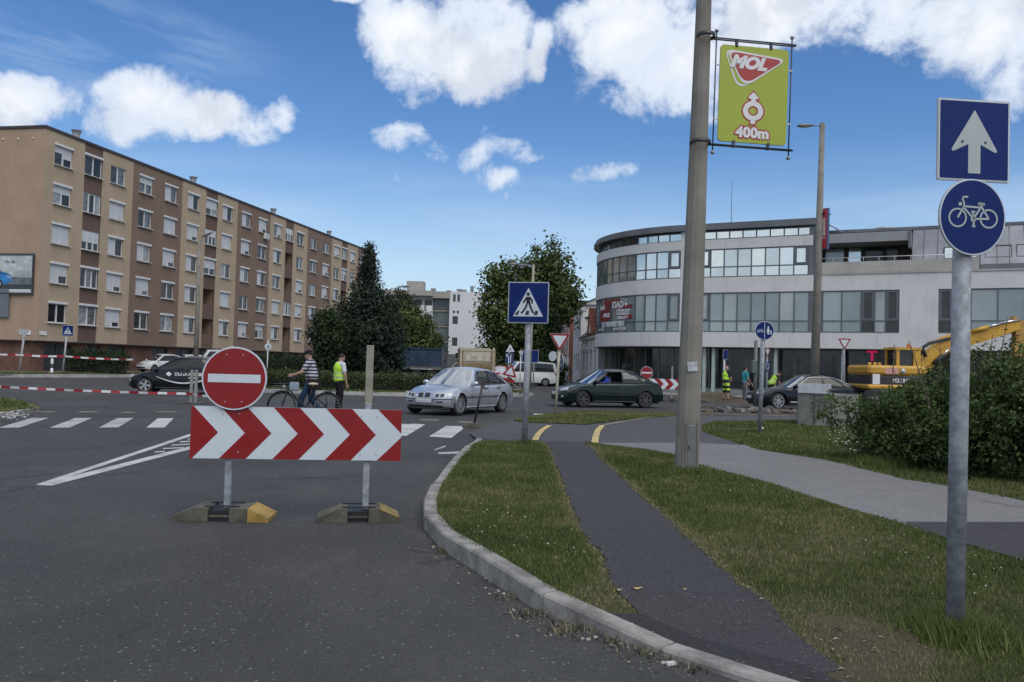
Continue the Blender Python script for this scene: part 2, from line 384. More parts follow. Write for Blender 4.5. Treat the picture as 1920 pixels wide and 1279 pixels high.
ground = sheet('ground', [(-3000,-600),(3000,-600),(3000,4000),(-3000,4000)], earth('far_ground', (.05,.06,.03), (.08,.075,.05), (.06,.065,.04), .05), -.03)
road = sheet('road', [(-95,-14),(62,-14),(62,46),(24,62),(9,150),(-8,150),(-40,80),(-95,60)], A_ROAD, 0.)
KO = [(893,822),(887,829),(843,865),(817,899.5),(801,915),(793,938),(791.6,956),(799,976),(846,1018),(940,1065),(1006,1110),(1053,1140),(1102,1166),(1193,1204),(1289,1233),(1360,1258),(1424,1279),(1560,1322),(1760,1390)]
KI = [(903,822),(895,829),(863,858),(840,886),(824,905),(815,928),(815.5,952),(824,976),(868,1010.5),(970,1061),(1030,1098),(1075,1138),(1127,1162),(1235,1202),(1325,1232),(1397,1254),(1485,1281),(1620,1318),(1820,1378)]
ko, ki0 = GP(KO), GP(KI)
def offs(pts, d):
    out = []
    for i in range(len(pts)):
        t = (pts[min(i+1,len(pts)-1)]-pts[max(i-1,0)]).normalized(); out.append(pts[i]+Vector((t.y,-t.x))*-d)
    return out
ki = offs(ko, .115)
verge_poly = ki + [Vector((14,-6)), Vector((30,2)), Vector((30,17.5)), Vector((15,17.8)), Vector((6.5,17.0))] + GP([(1340,822),(1110,830),(1000,828),(925,822)])
verge = sheet('grass_verge', verge_poly, E_GRASS, 0., PZ, CUTS)
ramp = sheet('cycle_ramp', GP([(893,823),(880,812),(905,801),(962,790),(990,793),(1100,797),(1160,789),(1268,780),(1340,779),(1500,780),(1500,789),(1337,791),(1314,800),(1318,810),(1396,836),(1309,834),(1123,833),(1103,838),(1023,833),(1000,829)]), A_BIKE2, .003, PZ, CUTS)
BL = [(1000,828),(1023,831),(1040,865),(1056,909),(1071.6,953),(1087,987),(1106,1018),(1131,1040),(1139,1084),(1159,1112),(1189,1143),(1200,1162),(1290,1202),(1372,1228),(1500,1262),(1540,1268)]
BR = [(1570,1256),(1564,1243),(1510,1207.6),(1463,1155),(1385,1098),(1328,1043),(1295,1016),(1269,990),(1228,953),(1190,920),(1159,890),(1128,863.5),(1103,837),(1095,829)]
def rough_edge(pts, amp=.035, step=.16, seed=1):
    out = []; rr = random.Random(seed)
    for a, b in zip(pts[:-1], pts[1:]):
        k = max(1, int((b-a).length/step)); n = Vector((-(b-a).y, (b-a).x)).normalized()
        for i in range(k):
            q = a+(b-a)*i/k; out.append(q+n*amp*(rr.random()-.5)*2*(1 if i or True else 0))
    return out+[pts[-1]]
bl, br = rough_edge(GP(BL), .035, .15, 2), rough_edge(GP(BR), .04, .15, 3)
bike = sheet('cycle_path', bl+br, A_BIKE, .006, PZ, CUTS)
walk_near = rough_edge(GP([(1920,1054),(1779,1014),(1701,984),(1577,951),(1451,908.5),(1312,873),(1265,854),(1120,832)]), .03, .2, 4)
walk_far = rough_edge(GP([(1309,831),(1379,835),(1396,835),(1476,852),(1547,862),(1598,875),(1703,900),(1779,912),(1920,940)]), .05, .25, 5)
far_out = [Vector((10.5,8.3)), Vector((12.5,5.0))]; near_out = [Vector((9.0,4.2)), Vector((6.5,5.2))]
walk = sheet('pavement', walk_near+[G(1123,831).to_2d()]+walk_far+far_out+near_out, A_WALK, .0065, PZ, CUTS)
wp = sheet('pavement_patch', GP([(1697,981),(1920,981)])+[Vector((9.6,6.4)), Vector((9.0,4.25)), Vector((6.5,5.25))]+GP([(1920,1053),(1779,1013),(1703,984)]), A_BIKE, .013, PZ, CUTS)
ds = sheet('kerbside_patch', GP([(1127,1160),(1132,1153),(1206,1155),(1297,1194),(1381,1219),(1514,1252),(1570,1279),(1700,1316),(1840,1384)])+list(reversed(ki[12:])), A_FRESH, .0105, PZ, CUTS)
sheet('bare_soil', rough_edge(GP([(1500,1165),(1560,1150),(1640,1160),(1720,1190),(1760,1230),(1730,1290),(1600,1300),(1545,1262),(1568,1240),(1530,1205),(1500,1165)]), .07, .1, 8)[:-1], earth('bare_soil', (.085,.070,.046), (.105,.088,.056), (.06,.055,.032), 5.), .0035, PZ, CUTS)
back_grass_poly = GP([(962,788),(1021,777),(1084,772),(1268,774),(1300,776),(1300,781),(1268,780),(1159,788),(1100,796),(990,792.5)])
sheet('grass_strip', back_grass_poly, E_GRASS, .012, PZ)
side_grass = GP([(1314,800),(1337,791),(1493,788),(1620,792),(1800,800),(1990,815),(1990,950),(1920,941),(1779,913),(1703,901),(1598,876),(1547,863),(1476,853),(1396,836),(1318,810)])
sheet('grass_corner', side_grass, E_GRASS, .002, PZ, CUTS)
sheet('worn_path', GP([(1316,802),(1421,804),(1425,808),(1330,807)]), earth('worn_path_dirt', (.13,.12,.105), (.17,.16,.14), (.1,.09,.08)), .014, PZ)
soil_strip = sheet('dug_trench', GP([(1300,767),(1420,768),(1500,772),(1640,776),(1800,784),(1800,790),(1500,780),(1300,776)]), E_SOIL, .02)
sheet('dug_bank', [D(p, q, 1).to_2d()*s for p, q, s in ((1290,740,44.5),(1420,740,43.5),(1640,740,41),(1800,740,39),(1800,740,45),(1640,740,47),(1420,740,50),(1290,740,51.5))], E_SOIL, .05)
# painted markings lie on the road
def mark(name, pts, mat, off=.005, parent=road, z=0.):
    mb = MB(); mb.add([Vector((p[0], p[1], z+off)) for p in pts], [tuple(range(len(pts)))]); return mb.obj(name, mat, parent)
for i in range(12):
    # stripes of the zebra crossing follow one line across the road
    x0 = -11.25+i*.98
    u = (i)/10.6
    a = Vector((-10.35+.855*i, 17.32+.34*i)) if i < 6 else Vector((-5.22+(i-6)*.79+.0, 19.1-(i-6)*.20))
    if i < 6: ln, wd = Vector((-.93, 2.85)), Vector((.33, .16))
    else: ln, wd = Vector((.10, 3.0)), Vector((.48, -.06))
    if i < 10 and not (i in (6,)): mark('crossing_stripe', [a, a+wd, a+wd+ln, a+ln], P_WORN if i < 3 else P_WHITE)
for q in ([(804,819),(837,799),(874,800),(846,822)], [(745,817.5),(771,795),(798,796),(762,818)]):
    mark('crossing_stripe', [G(x, y, 0) for x, y in q], P_WHITE, .006)
for a, b in (((65,773),(98,773)),((143,773),(178,773)),((225,774),(250,774)),((290,773),(325,773)),((787,788),(822,788.5)),((860,792),(892,793)),((420,776),(460,777)),((560,780),(600,781))):
    p, q = G(*a, 0), G(*b, 0); w = Vector((0,.28,0)); mark('cycle_crossing_dash', [p, q, q+w, p+w], P_YELWORN)
hz_tip = G(65,910,0)
u0, u1 = G(359,813,0), G(359,818,0); l0, l1 = G(356,838,0), G(356,843.5,0)
ext = lambda a, b, k: a+(b-a)*k
mark('hatching_border', [hz_tip, G(105,903,0), ext(G(105,903,0), u1, 1.32), ext(hz_tip, u0, 1.3)], P_WHITE)
mark('hatching_border', [G(68,910.5,0), G(97,911.5,0), ext(G(97,911.5,0), l1, 1.5), ext(G(92,907,0), l0, 1.5)], P_WHITE, .006)
for (xa, ya, xb_, yb) in ((290,848,309,847),(305,841.5,345,839.8),(322,835.2,357,833.2),(337,829,372,827.2),(352,823.5,388,821.5),(367,818,404,816),(382,813,420,811)):
    mark('hatching_stroke', [G(xa,ya+1,0), G(xb_,yb+1,0), G(xb_,yb-.8,0), G(xa,ya-.8,0)], P_WHITE)
mark('arrow_tip', [G(592,863,0), G(640,856,0), G(612,854,0)], P_WHITE)
mark('edge_line', [G(803,780,0), G(806,783,0), G(868,838,0), G(864,839,0)] if False else [G(814,843,0), G(835,836,0), G(836,838,0), G(816,845,0)], P_WORN)
mark('edge_line', [G(820,849,0), G(862,847,0), G(861,851,0), G(824,852,0)], P_WORN)
mark('edge_line', [G(1000,776,0), G(1028,776,0), G(1028,778,0), G(1000,778,0)], P_WHITE)
# yellow borders of the cycle crossing
def strip_line(name, pts, w0, w1, mat, parent, off):
    q = [G(x, y) for x, y in pts]; k = len(q); L, Rr = [], []
    for i in range(k):
        t = (q[min(i+1,k-1)]-q[max(i-1,0)]).to_2d().normalized(); n = Vector((-t.y, t.x, 0)); w = (w0+(w1-w0)*i/(k-1))/2
        o = Vector((0,0,off)); L.append(q[i]+n*w+o); Rr.append(q[i]-n*w+o)
    mb = MB(); mb.add(L+Rr, [(i, i+1, k+i+1, k+i) for i in range(k-1)]); return mb.obj(name, mat, parent)
strip_line('yellow_border_line', [(1003,827),(1008,817),(1017,807),(1030,799)], .13, .13, P_YEL, ramp, .018)
strip_line('yellow_border_line', [(1115,832),(1117,820),(1121,808),(1129,799)], .14, .14, P_YEL, ramp, .018)
strip_line('yellow_border_line', [(1129,799),(1165,792),(1200,786),(1240,781)], .09, .07, P_YELWORN, ramp, .018)
strip_line('white_border_line', [(1240,781),(1290,779),(1340,778.5),(1480,779.5)], .07, .07, P_WORN, ramp, .018)
# ------------------------------------------------------------------ kerbs, one stone at a time
def resample(pts, step):
    out = [pts[0].copy()]; acc = 0.
    for a, b in zip(pts[:-1], pts[1:]):
        L = (b-a).length; pos = step-acc
        while pos <= L: out.append(a+(b-a)*pos/L); pos += step
        acc = (acc+L) % step
    return out
def kerb_run(name, outer, width, step, ztop, seed, mat=CONC, zbot=-.08):
    """outer: road edge polyline, verge on its right-hand side"""
    root = struct(bpy.data.objects.new(name, None)); COL.objects.link(root); rr = random.Random(seed)
    pts = resample(outer, step)
    def nrm(i):
        t = (pts[min(i+1,len(pts)-1)]-pts[max(i-1,0)]).normalized(); return Vector((t.y, -t.x))
    for i in range(len(pts)-1):
        a, b = pts[i], pts[i+1]; na, nb = nrm(i), nrm(i+1); t = (b-a).normalized(); g = .006
        a2, b2 = a+t*g, b-t*g; dz = (rr.random()-.5)*.012; sh = (rr.random()-.5)*.008; ch = .016
        za, zb = ztop(a.y)+dz, ztop(b.y)+dz*.6
        sg_ = 1 if width > 0 else -1; wd_ = abs(width)
        def P(q, n, d, z): return (q.x+n.x*(d+sh)*sg_, q.y+n.y*(d+sh)*sg_, z)
        sec = lambda q, n, z: [P(q,n,0,zbot), P(q,n,.004,z-ch), P(q,n,ch,z), P(q,n,wd_-.006,z+.002), P(q,n,wd_,z-.01), P(q,n,wd_,zbot)]
        vs = sec(a2, na, za)+sec(b2, nb, zb)
        mb = MB(); mb.add(vs, [(j, (j+1) % 6, 6+(j+1) % 6, 6+j) for j in range(6)]+[tuple(range(5,-1,-1)), tuple(range(6,12))])
        mb.obj('kerb_stone', mat, root)
    return root
kerb = kerb_run('kerb', [p for p in ko], -.135, .95, lambda y: plateau(y)+.01, 4)
# central island of the junction and the verge by the flats
isl = [Vector(p) for p in ((-15,47),(-14.2,43),(-12.6,40.6),(-10.5,39.75),(-8.5,39.5),(-6.5,39.5),(-4.5,39.75),(-2.4,40.6),(-.6,42.2),(.55,44.2),(.9,47),(.3,51),(-2,55),(-7,58),(-12,56),(-14.6,52))]
sheet('island', isl, E_GRASS, .12); kerb_run('island_kerb', isl+[isl[0]], -.16, 1.0, lambda y: .14, 9, pm('pale_kerb', (.36,.35,.33), .9, 0, .2, 2, .3, 40, .3))
sheet('island_apron', [Vector((p.x*1.0+(p.x+7)*.06, p.y-(1.1 if p.y < 47 else -1))) for p in isl], asphalt('apron_concrete', (.17,.165,.16), .2, .2), .004)
fe = [Vector(p) for p in ((-60,38),(-44,43.5),(-33,48),(-30.3,50.8),(-28.8,53.7),(-27,57.2),(-25.6,61),(-21.5,82),(-17,110),(-13,135))]
fz = lambda x, y: .13+.17*sstep(0, 7, (-(x+30.3)*.98+(y-50.8)*.19+ (4.5 if y > 58 else 0)))
sheet('forecourt', fe+[Vector((-40,140)), Vector((-60,90)), Vector((-75,60))], asphalt('forecourt_paving', (.115,.112,.105), .2, .25, .5), .13+.06)
kerb_run('far_kerb', fe, -.18, 1.6, lambda y: .17+.03, 11, MATS['pale_kerb'])
sheet('lawn_strip', [Vector(p) for p in ((-33,49.2),(-30.6,52),(-27.6,57.8),(-25.9,62),(-22.3,82),(-24.6,82),(-28,66),(-29.8,58.8),(-33.5,53))], E_GRASS, .21)
li = [Vector(p) for p in ((-24,17.6),(-16,17.9),(-13,18.6),(-11.95,20.2),(-12.2,22.2),(-13.4,24.0),(-15.5,26.5),(-19,29.5),(-26,30))]
sheet('grass_island', li, E_GRASS, .1); kerb_run('grass_island_kerb', list(reversed(li)), .15, 1.0, lambda y: .115, 13)
rf = [Vector(p) for p in ((4.6,70),(5.4,58),(8.2,53.2),(11.5,51.4),(20,46.6),(30,41.2),(60,30))]
sheet('shop_pavement', rf+[Vector((70,60)), Vector((20,90))], asphalt('shop_paving', (.16,.155,.15), .2, .2, .4), .06)
kerb_run('shop_kerb', list(rf), -.15, 1.0, lambda y: .11, 15, MATS['pale_kerb'])
# ------------------------------------------------------------------ grass blades
def inpoly(x, y, poly):
    c = np.zeros(len(x), bool); n = len(poly)
    for i in range(n):
        a, b = poly[i], poly[(i+1) % n]
        if abs(a[1]-b[1]) < 1e-9: continue
        k = ((a[1] > y) != (b[1] > y)) & (x < (b[0]-a[0])*(y-a[1])/(b[1]-a[1])+a[0]); c ^= k
    return c
def vnoise(x, y, s, seed):
    r = np.random.RandomState(seed); v = np.zeros_like(x)
    for i in range(7):
        a = r.rand()*6.28; f = s*(1.0+i*.55); ph = r.rand()*6.28
        v += np.sin((x*np.cos(a)+y*np.sin(a))*f+ph+1.3*np.sin((x*np.sin(a)-y*np.cos(a))*f*.7+ph))/(1+i*.35)
    return v/3.6
def leafmat(name, c0, c1, c2, c3, transl=.25):
    """foliage: colour picked per blade or leaf from the 'tone' attribute"""
    m = bpy.data.materials.new(name); m.use_nodes = True; t = m.node_tree; t.nodes.clear()
    at = N(t, 'ShaderNodeAttribute'); at.attribute_name = 'tone'; f = at.outputs['Fac']
    cl = mixc(t, maprange(t, f, 0., .4, smooth=False), c0, c1); cl = mixc(t, maprange(t, f, .4, .72, smooth=False), cl, c2); cl = mixc(t, maprange(t, f, .72, 1., smooth=False), cl, c3)
    p = N(t, 'ShaderNodeBsdfPrincipled'); lk(t, cl, p.inputs['Base Color']); p.inputs['Roughness'].default_value = .62; p.inputs['Specular IOR Level'].default_value = .3
    tl = N(t, 'ShaderNodeBsdfTranslucent'); lk(t, cl, tl.inputs[0]); mx = N(t, 'ShaderNodeMixShader'); mx.inputs[0].default_value = transl
    lk(t, p.outputs[0], mx.inputs[1]); lk(t, tl.outputs[0], mx.inputs[2]); o = N(t, 'ShaderNodeOutputMaterial'); lk(t, mx.outputs[0], o.inputs[0])
    MATS[name] = m; return m
def npmesh(name, V, F, mat, tone, smooth=False):
    me = bpy.data.meshes.new(name); nv, nf, k = len(V), len(F), F.shape[1]
    me.vertices.add(nv); me.vertices.foreach_set('co', V.astype(np.float32).ravel())
    me.loops.add(nf*k); me.loops.foreach_set('vertex_index', F.astype(np.int32).ravel())
    me.polygons.add(nf); me.polygons.foreach_set('loop_start', (np.arange(nf)*k).astype(np.int32))
    me.update(calc_edges=True)
    a = me.attributes.new('tone', 'FLOAT', 'POINT'); a.data.foreach_set('value', tone.astype(np.float32))
    me.materials.append(mat); return me
GRASS_M = leafmat('grass_blades', (.046,.075,.016), (.085,.125,.028), (.135,.150,.046), (.29,.245,.125))
def edge_dist(x, y, line):
    d = np.full(len(x), 9.)
    for a, b in zip(line[:-1], line[1:]):
        ax, ay, bx, by = a[0], a[1], b[0]-a[0], b[1]-a[1]; t = np.clip(((x-ax)*bx+(y-ay)*by)/max(1e-9, bx*bx+by*by), 0, 1); d = np.minimum(d, np.hypot(x-ax-t*bx, y-ay-t*by))
    return d
def blades(name, poly, dens, hgt, seed, holes=(), zf=None, dry=0., wmul=1., dryspots=(), dryline=None):
    r = np.random.RandomState(seed); P = np.array([(p[0], p[1]) for p in poly]); lo, hi = P.min(0), P.max(0)
    n = int((hi-lo).prod()*dens); x = lo[0]+r.rand(n)*(hi[0]-lo[0]); y = lo[1]+r.rand(n)*(hi[1]-lo[1])
    keep = inpoly(x, y, poly) & (r.rand(n) < np.clip(5.5/np.maximum(y, 1), .08, 1.)**.75)
    keep &= (np.abs(x) < .64*y+.6)
    for hpoly in holes: keep &= ~inpoly(x, y, hpoly)
    x, y = x[keep], y[keep]
    dn = vnoise(x, y, 1.1, seed+1)*.42+vnoise(x, y, 3.7, seed+2)*.32+vnoise(x, y, 11., seed+3)*.2+dry
    bare = np.zeros_like(x)
    for (sx_, sy_, sr, k) in dryspots:
        q = np.exp(-(((x-sx_)**2+(y-sy_)**2)/sr**2)); dn += q*k; bare = np.maximum(bare, q*k)
    if dryline is not None:
        q = np.exp(-(edge_dist(x, y, dryline)/.075)**2); dn += q*.75; bare = np.maximum(bare, q*.35)
    kk = r.rand(len(x)) > np.clip(bare*.8, 0, .85); x, y, dn = x[kk], y[kk], dn[kk]; n = len(x)
    far = np.sqrt(np.maximum(y, 3)/5.0)
    h = hgt*.85*(.45+.9*r.rand(n))*(1.05-.35*np.clip(dn, -.3, 1))*np.where(y > 9, 1.1, 1.); w = .0045*wmul*far**1.6*(.7+.7*r.rand(n))
    th = r.rand(n)*6.283; lean = h*(.25+.75*r.rand(n)); la = r.rand(n)*6.283
    z = (np.array([zf(a, b) for a, b in zip(x, y)]) if zf else np.zeros(n))
    V = np.zeros((n, 3, 3)); cx_, cy_ = np.cos(th)*w, np.sin(th)*w
    V[:,0] = np.stack([x-cx_, y-cy_, z-.012], 1); V[:,1] = np.stack([x+cx_, y+cy_, z-.012], 1)
    V[:,2] = np.stack([x+np.cos(la)*lean, y+np.sin(la)*lean, z+h], 1)
    tone = np.clip(.42+dn*.8+(r.rand(n)-.5)*.55, 0, 1); tone = np.where(r.rand(n) < .06+.1*np.clip(dn,0,1), .9+.1*r.rand(n), tone)
    F = np.arange(3*n).reshape(n, 3)
    return stuff(tag(link(name, npmesh(name, V.reshape(-1,3), F, GRASS_M, np.repeat(tone, 3))), *LBL[name])) if name in LBL else stuff(link(name, npmesh(name, V.reshape(-1,3), F, GRASS_M, np.repeat(tone, 3))))
LBL = {'kerbside_grass': ('short mown grass between the curved kerb and the cycle path', 'grass'),
 'verge_grass': ('short mown grass with bare patches between the cycle path and the grey pavement', 'grass'),
 'corner_grass': ('grass around the metal cabinets and the foot of the dense bush', 'grass'),
 'strip_grass': ('narrow strip of dry grass between the cycle ramp and the road', 'grass'),
 'island_grass': ('grass edge in front of the clipped hedge on the junction island', 'grass'),
 'left_island_grass': ('grass on the traffic island at the end of the zebra crossing', 'grass'),
 'lawn_grass': ('strip of lawn along the kerb before the apartment block', 'grass')}
left_poly = ki[2:13]+[G(1127,1158).to_2d()]+[p for p in reversed(bl[:-28])]
plz = lambda x, y: plateau(y)
lp = ki[1:13]+GP([(1132,1156),(1189,1146)])+[Vector(p) for p in reversed(GP(BL[:11]))]
blades('kerbside_grass', lp, 6500, .031, 21, (), plz, .02, 1.0, dryline=GP(BL[:11]), dryspots=[(G(830,930).x, G(830,930).y, .35, .5), (G(960,850).x, G(960,850).y, .7, .25), (G(1120,1135).x, G(1120,1135).y, .3, .4)])
rp = GP(list(reversed(BR)))+GP([(1540,1256),(1600,1279),(1720,1316),(1840,1376)])+[Vector((9,4.0))]+list(walk_near[:1])+GP([(1779,1014),(1701,984),(1577,951),(1451,908.5),(1312,873),(1265,854),(1120,832)])
blades('verge_grass', rp, 5600, .034, 22, (), plz, .04, 1.0, dryline=GP(BR[:-1]), dryspots=[(G(1630,1210).x, G(1630,1210).y, .42, .85), (G(1570,1255).x, G(1570,1255).y, .3, 1.0), (G(1500,1150).x, G(1500,1150).y, .3, .5), (G(1350,1030).x, G(1350,1030).y, .5, .3), (G(1560,1010).x, G(1560,1010).y, .9, .22), (G(1420,960).x, G(1420,960).y, .6, .22)])
blades('corner_grass', side_grass, 2200, .042, 23, (), plz, .08, 1.3)
blades('strip_grass', back_grass_poly, 2600, .05, 24, (), plz, .28, 1.2)
blades('island_grass', isl[2:11]+[Vector((-1.5,44.2)), Vector((-6,42.6)), Vector((-12,43))], 900, .12, 25, (), lambda x, y: .12, 0., 1.2)
blades('left_island_grass', li, 900, .07, 26, (), lambda x, y: .1, .15, 1.4)
blades('lawn_grass', [Vector(p) for p in ((-33,49.2),(-30.6,52),(-27.6,57.8),(-25.9,62),(-22.3,82),(-24.6,82),(-28,66),(-29.8,58.8),(-33.5,53))], 500, .09, 27, (), lambda x, y: .21, .1, 1.3)
# daisies in the verge, dead leaves and grit by the kerb
def scatter(name, label, cat, pts, fn, mats):
    mb = MB()
    for i, p in enumerate(pts): fn(mb, p, i)
    return stuff(tag(mb.obj(name, mats, fixn=False), label, cat))
dp = []
for cx_, cy_, n, s in ((925,970,26,45),(1010,1040,16,40),(1840,1060,20,60),(1640,1010,9,80),(1450,920,8,60),(1100,1020,8,60),(1760,1120,8,70)):
    for _ in range(n):
        q = G(cx_+rnd.gauss(0,s*1.2), cy_+rnd.gauss(0,s*.45))
        if inpoly(np.array([q.x]), np.array([q.y]), lp)[0] or inpoly(np.array([q.x]), np.array([q.y]), rp)[0]: dp.append(q)
def daisy(mb, p, i):
    h = .03+rnd.random()*.02; r = .004+rnd.random()*.004; c = Vector((p.x, p.y, p.z+h)); tl = Vector((rnd.gauss(0,.3), -.5+rnd.gauss(0,.3), 1)).normalized(); a = tl.orthogonal().normalized(); b = tl.cross(a)
    mb.add([c+(a*math.cos(k*1.0472)+b*math.sin(k*1.0472))*r for k in range(6)], [tuple(range(6))], 0)
scatter('daisies', 'tiny white daisies dotted through the mown verge', 'flowers', dp, daisy, pm('daisy_white', (.36,.36,.31)))
gp = []
for (a, b), n in zip(zip(KO[6:-4], KO[7:-3]), (8,12,22,26,30,30,30,22)):
    for _ in range(n):
        f = rnd.random(); q = G(a[0]+(b[0]-a[0])*f, a[1]+(b[1]-a[1])*f); d_ = abs(rnd.gauss(0,.16)); gp.append(Vector((q.x-d_*.75-.01, q.y-d_*.6, .004)))
def grit(mb, p, i):
    r = .003+rnd.random()**4*.011; mb.box((p.x, p.y, p.z+r*.3), (r*2, r*1.4, r), Matrix.Rotation(rnd.random()*3.14, 3, 'Z') @ Matrix.Rotation(rnd.random()*.8, 3, 'X'), i % 3)
scatter('kerb_grit', 'grit and crumbs of dirt gathered along the foot of the kerb', 'grit', gp, grit, [pm('grit_a', (.2,.18,.15)), pm('grit_b', (.12,.1,.085)), pm('grit_c', (.34,.32,.28))])
def dust_mat():
    m = bpy.data.materials.new('gutter_dust'); m.use_nodes = True; t = m.node_tree; p = t.nodes['Principled BSDF']; c = N(t,'ShaderNodeTexCoord').outputs['Object']; p.inputs['Roughness'].default_value = .95
    lk(t, mixc(t, maprange(t, noise(t, c, 60, 4, .7), .35, .7), (.10,.095,.085), (.2,.19,.17)), p.inputs['Base Color']); at = N(t,'ShaderNodeAttribute'); at.attribute_name = 'tone'
    f = mth(t,'MULTIPLY', maprange(t, mth(t,'ADD', noise(t, c, 3.2, 7, .7, .6), mth(t,'MULTIPLY_ADD', at.outputs['Fac'], .5, -.5)), .30, .62), maprange(t, noise(t, c, 45, 4, .7), .35, .62)); f = mth(t,'MULTIPLY', f, mth(t,'MULTIPLY', at.outputs['Fac'], .75)); lk(t, f, p.inputs['Alpha']); return m
dk = resample(ko[2:], .25); rows = (0., .12, .35, .7); V, T_ = [], []
for k, q in enumerate(dk):
    t_ = (dk[min(k+1,len(dk)-1)]-dk[max(k-1,0)]).normalized(); n_ = Vector((t_.y,-t_.x))
    for r0_, f_ in zip(rows, (1., .85, .4, 0.)): V.append((q.x+n_.x*r0_, q.y+n_.y*r0_, .0035)); T_.append(f_)
Fq = np.array([(4*k+j, 4*k+4+j, 4*k+5+j, 4*k+1+j) for k in range(len(dk)-1) for j in range(3)])
stuff(tag(link('gutter_dust', npmesh('gutter_dust', np.array(V), Fq, dust_mat(), np.array(T_))), 'pale dust and sand swept along the gutter below the kerb', 'dust'))
wd = []
for (px, py, n, s) in ((1075,1182,160,26),(1150,1205,60,22),(1235,1222,170,30),(1000,1150,70,20),(832,1035,60,9),(1310,1252,60,30),(960,1120,40,16),(1420,1232,60,28),(1230,1188,0,1)):
    for _ in range(n):
        q = G(px+rnd.gauss(0,s), py+rnd.gauss(0,s*.28), .004); wd.append(q)
def weed(mb, p, i):
    h = .015+rnd.random()*.035; a = rnd.random()*6.28; l = h*(.5+rnd.random()); w = .003+.003*rnd.random(); b = a+1.57
    mb.add([(p.x-w*math.cos(b), p.y-w*math.sin(b), p.z-.004), (p.x+w*math.cos(b), p.y+w*math.sin(b), p.z-.004), (p.x+l*math.cos(a), p.y+l*math.sin(a), p.z+h)], [(0,1,2)], i % 4)
scatter('kerb_weeds', 'weeds and dry stalks growing from the gutter by the kerb', 'weeds', wd, weed, [pm('weed_a', (.06,.075,.025)), pm('weed_b', (.16,.12,.06)), pm('weed_c', (.11,.085,.05)), pm('weed_d', (.045,.06,.02))])
def leaf_at(px, py, r, col, lab):
    p = G(px, py); mb = MB(); n = 9
    mb.add([Vector((p.x+r*1.4*math.cos(k*.698)*(1+.25*math.sin(k*2.1)), p.y+r*.8*math.sin(k*.698), p.z+.016+.006*math.sin(k*1.7))) for k in range(n)], [tuple(range(n))]); tag(mb.obj('fallen_leaf', col), lab, 'leaf')
leaf_at(1195,1107,.024, pm('leaf_yellow', (.42,.33,.14)), 'broad pale yellow fallen leaf lying on the cycle path')
leaf_at(1161,1110,.017, pm('leaf_tan', (.33,.27,.17)), 'small tan fallen leaf at the grassy edge of the cycle path')
leaf_at(1284,1109,.010, MATS['leaf_yellow'], 'tiny pale leaf scrap in the middle of the cycle path')
mb = MB(); p = G(1258,1247,.003); mb.box((p.x, p.y, .012), (.055,.03,.014), Matrix.Rotation(.4,3,'Z')); tag(mb.obj('cigarette_box', pm('scrap_white', (.55,.54,.5))), 'small crumpled white paper scrap in the gutter below the kerb', 'litter')
mb = MB(); p = G(1421,806); mb.ball((p.x+.02, p.y-.15, p.z+.05), (.09,.07,.05), 10); tag(mb.obj('crumpled_bag', pm('bag_white', (.55,.62,.58), .4)), 'crumpled white plastic bag in the grass at the shared path sign post', 'litter')

sp_pts = [G(20+rnd.gauss(0,14), 778+rnd.gauss(0,4), .1) for _ in range(70)]
def pebble(mb, p, i): r = .015+rnd.random()**2*.04; mb.ball((p.x,p.y,p.z+r*.3),(r,r*.8,r*.6),6)
scatter('white_pebbles', 'pale pebbles along the edge of the traffic island', 'pebbles', sp_pts, pebble, pm('pebble_white', (.36,.36,.35)))

# whitewash splashes on the kerb stones, litter along the path edges
lt = []
for line, n in ((GP(BL[1:11]), 150), (GP(BR[1:-1]), 230)):
    R_ = resample(line, .02)
    for _ in range(n):
        q = rnd.choice(R_); lt.append(Vector((q.x+rnd.gauss(0,.03), q.y+rnd.gauss(0,.03), plateau(q.y)+.009)))
for _ in range(70):
    q = G(1610+rnd.gauss(0,60), 1215+rnd.gauss(0,28)); lt.append(Vector((q.x, q.y, q.z+.008)))
def bit(mb, p, i):
    r = .004+rnd.random()**2*.012; a = rnd.random()*6.28; h = .004+rnd.random()*.01; u = Vector((math.cos(a), math.sin(a), 0))*r*1.7; w = Vector((-math.sin(a), math.cos(a), 0))*r*.7
    mb.add([p-u, p-w+Vector((0,0,h)), p+u, p+w+Vector((0,0,h*.6))], [(0,1,2,3)], i % 3)
scatter('path_litter', 'dry leaf scraps and stalks strewn along the cycle path edges', 'leaf litter', lt, bit, [pm('litter_tan', (.17,.135,.085)), pm('litter_brown', (.10,.075,.045)), pm('litter_pale', (.24,.205,.14))])
p0 = G(1018,1152,.004); p1 = G(1058,1186,.004); mb = MB(); mb.tube([p0+Vector((0,0,.008)), (p0+p1)/2+Vector((.02,0,.012)), p1+Vector((0,0,.006))], [.004,.0045,.002], 6); tag(mb.obj('twig', pm('twig_brown', (.12,.09,.06))), 'thin brown twig lying in the gutter below the kerb', 'twig')
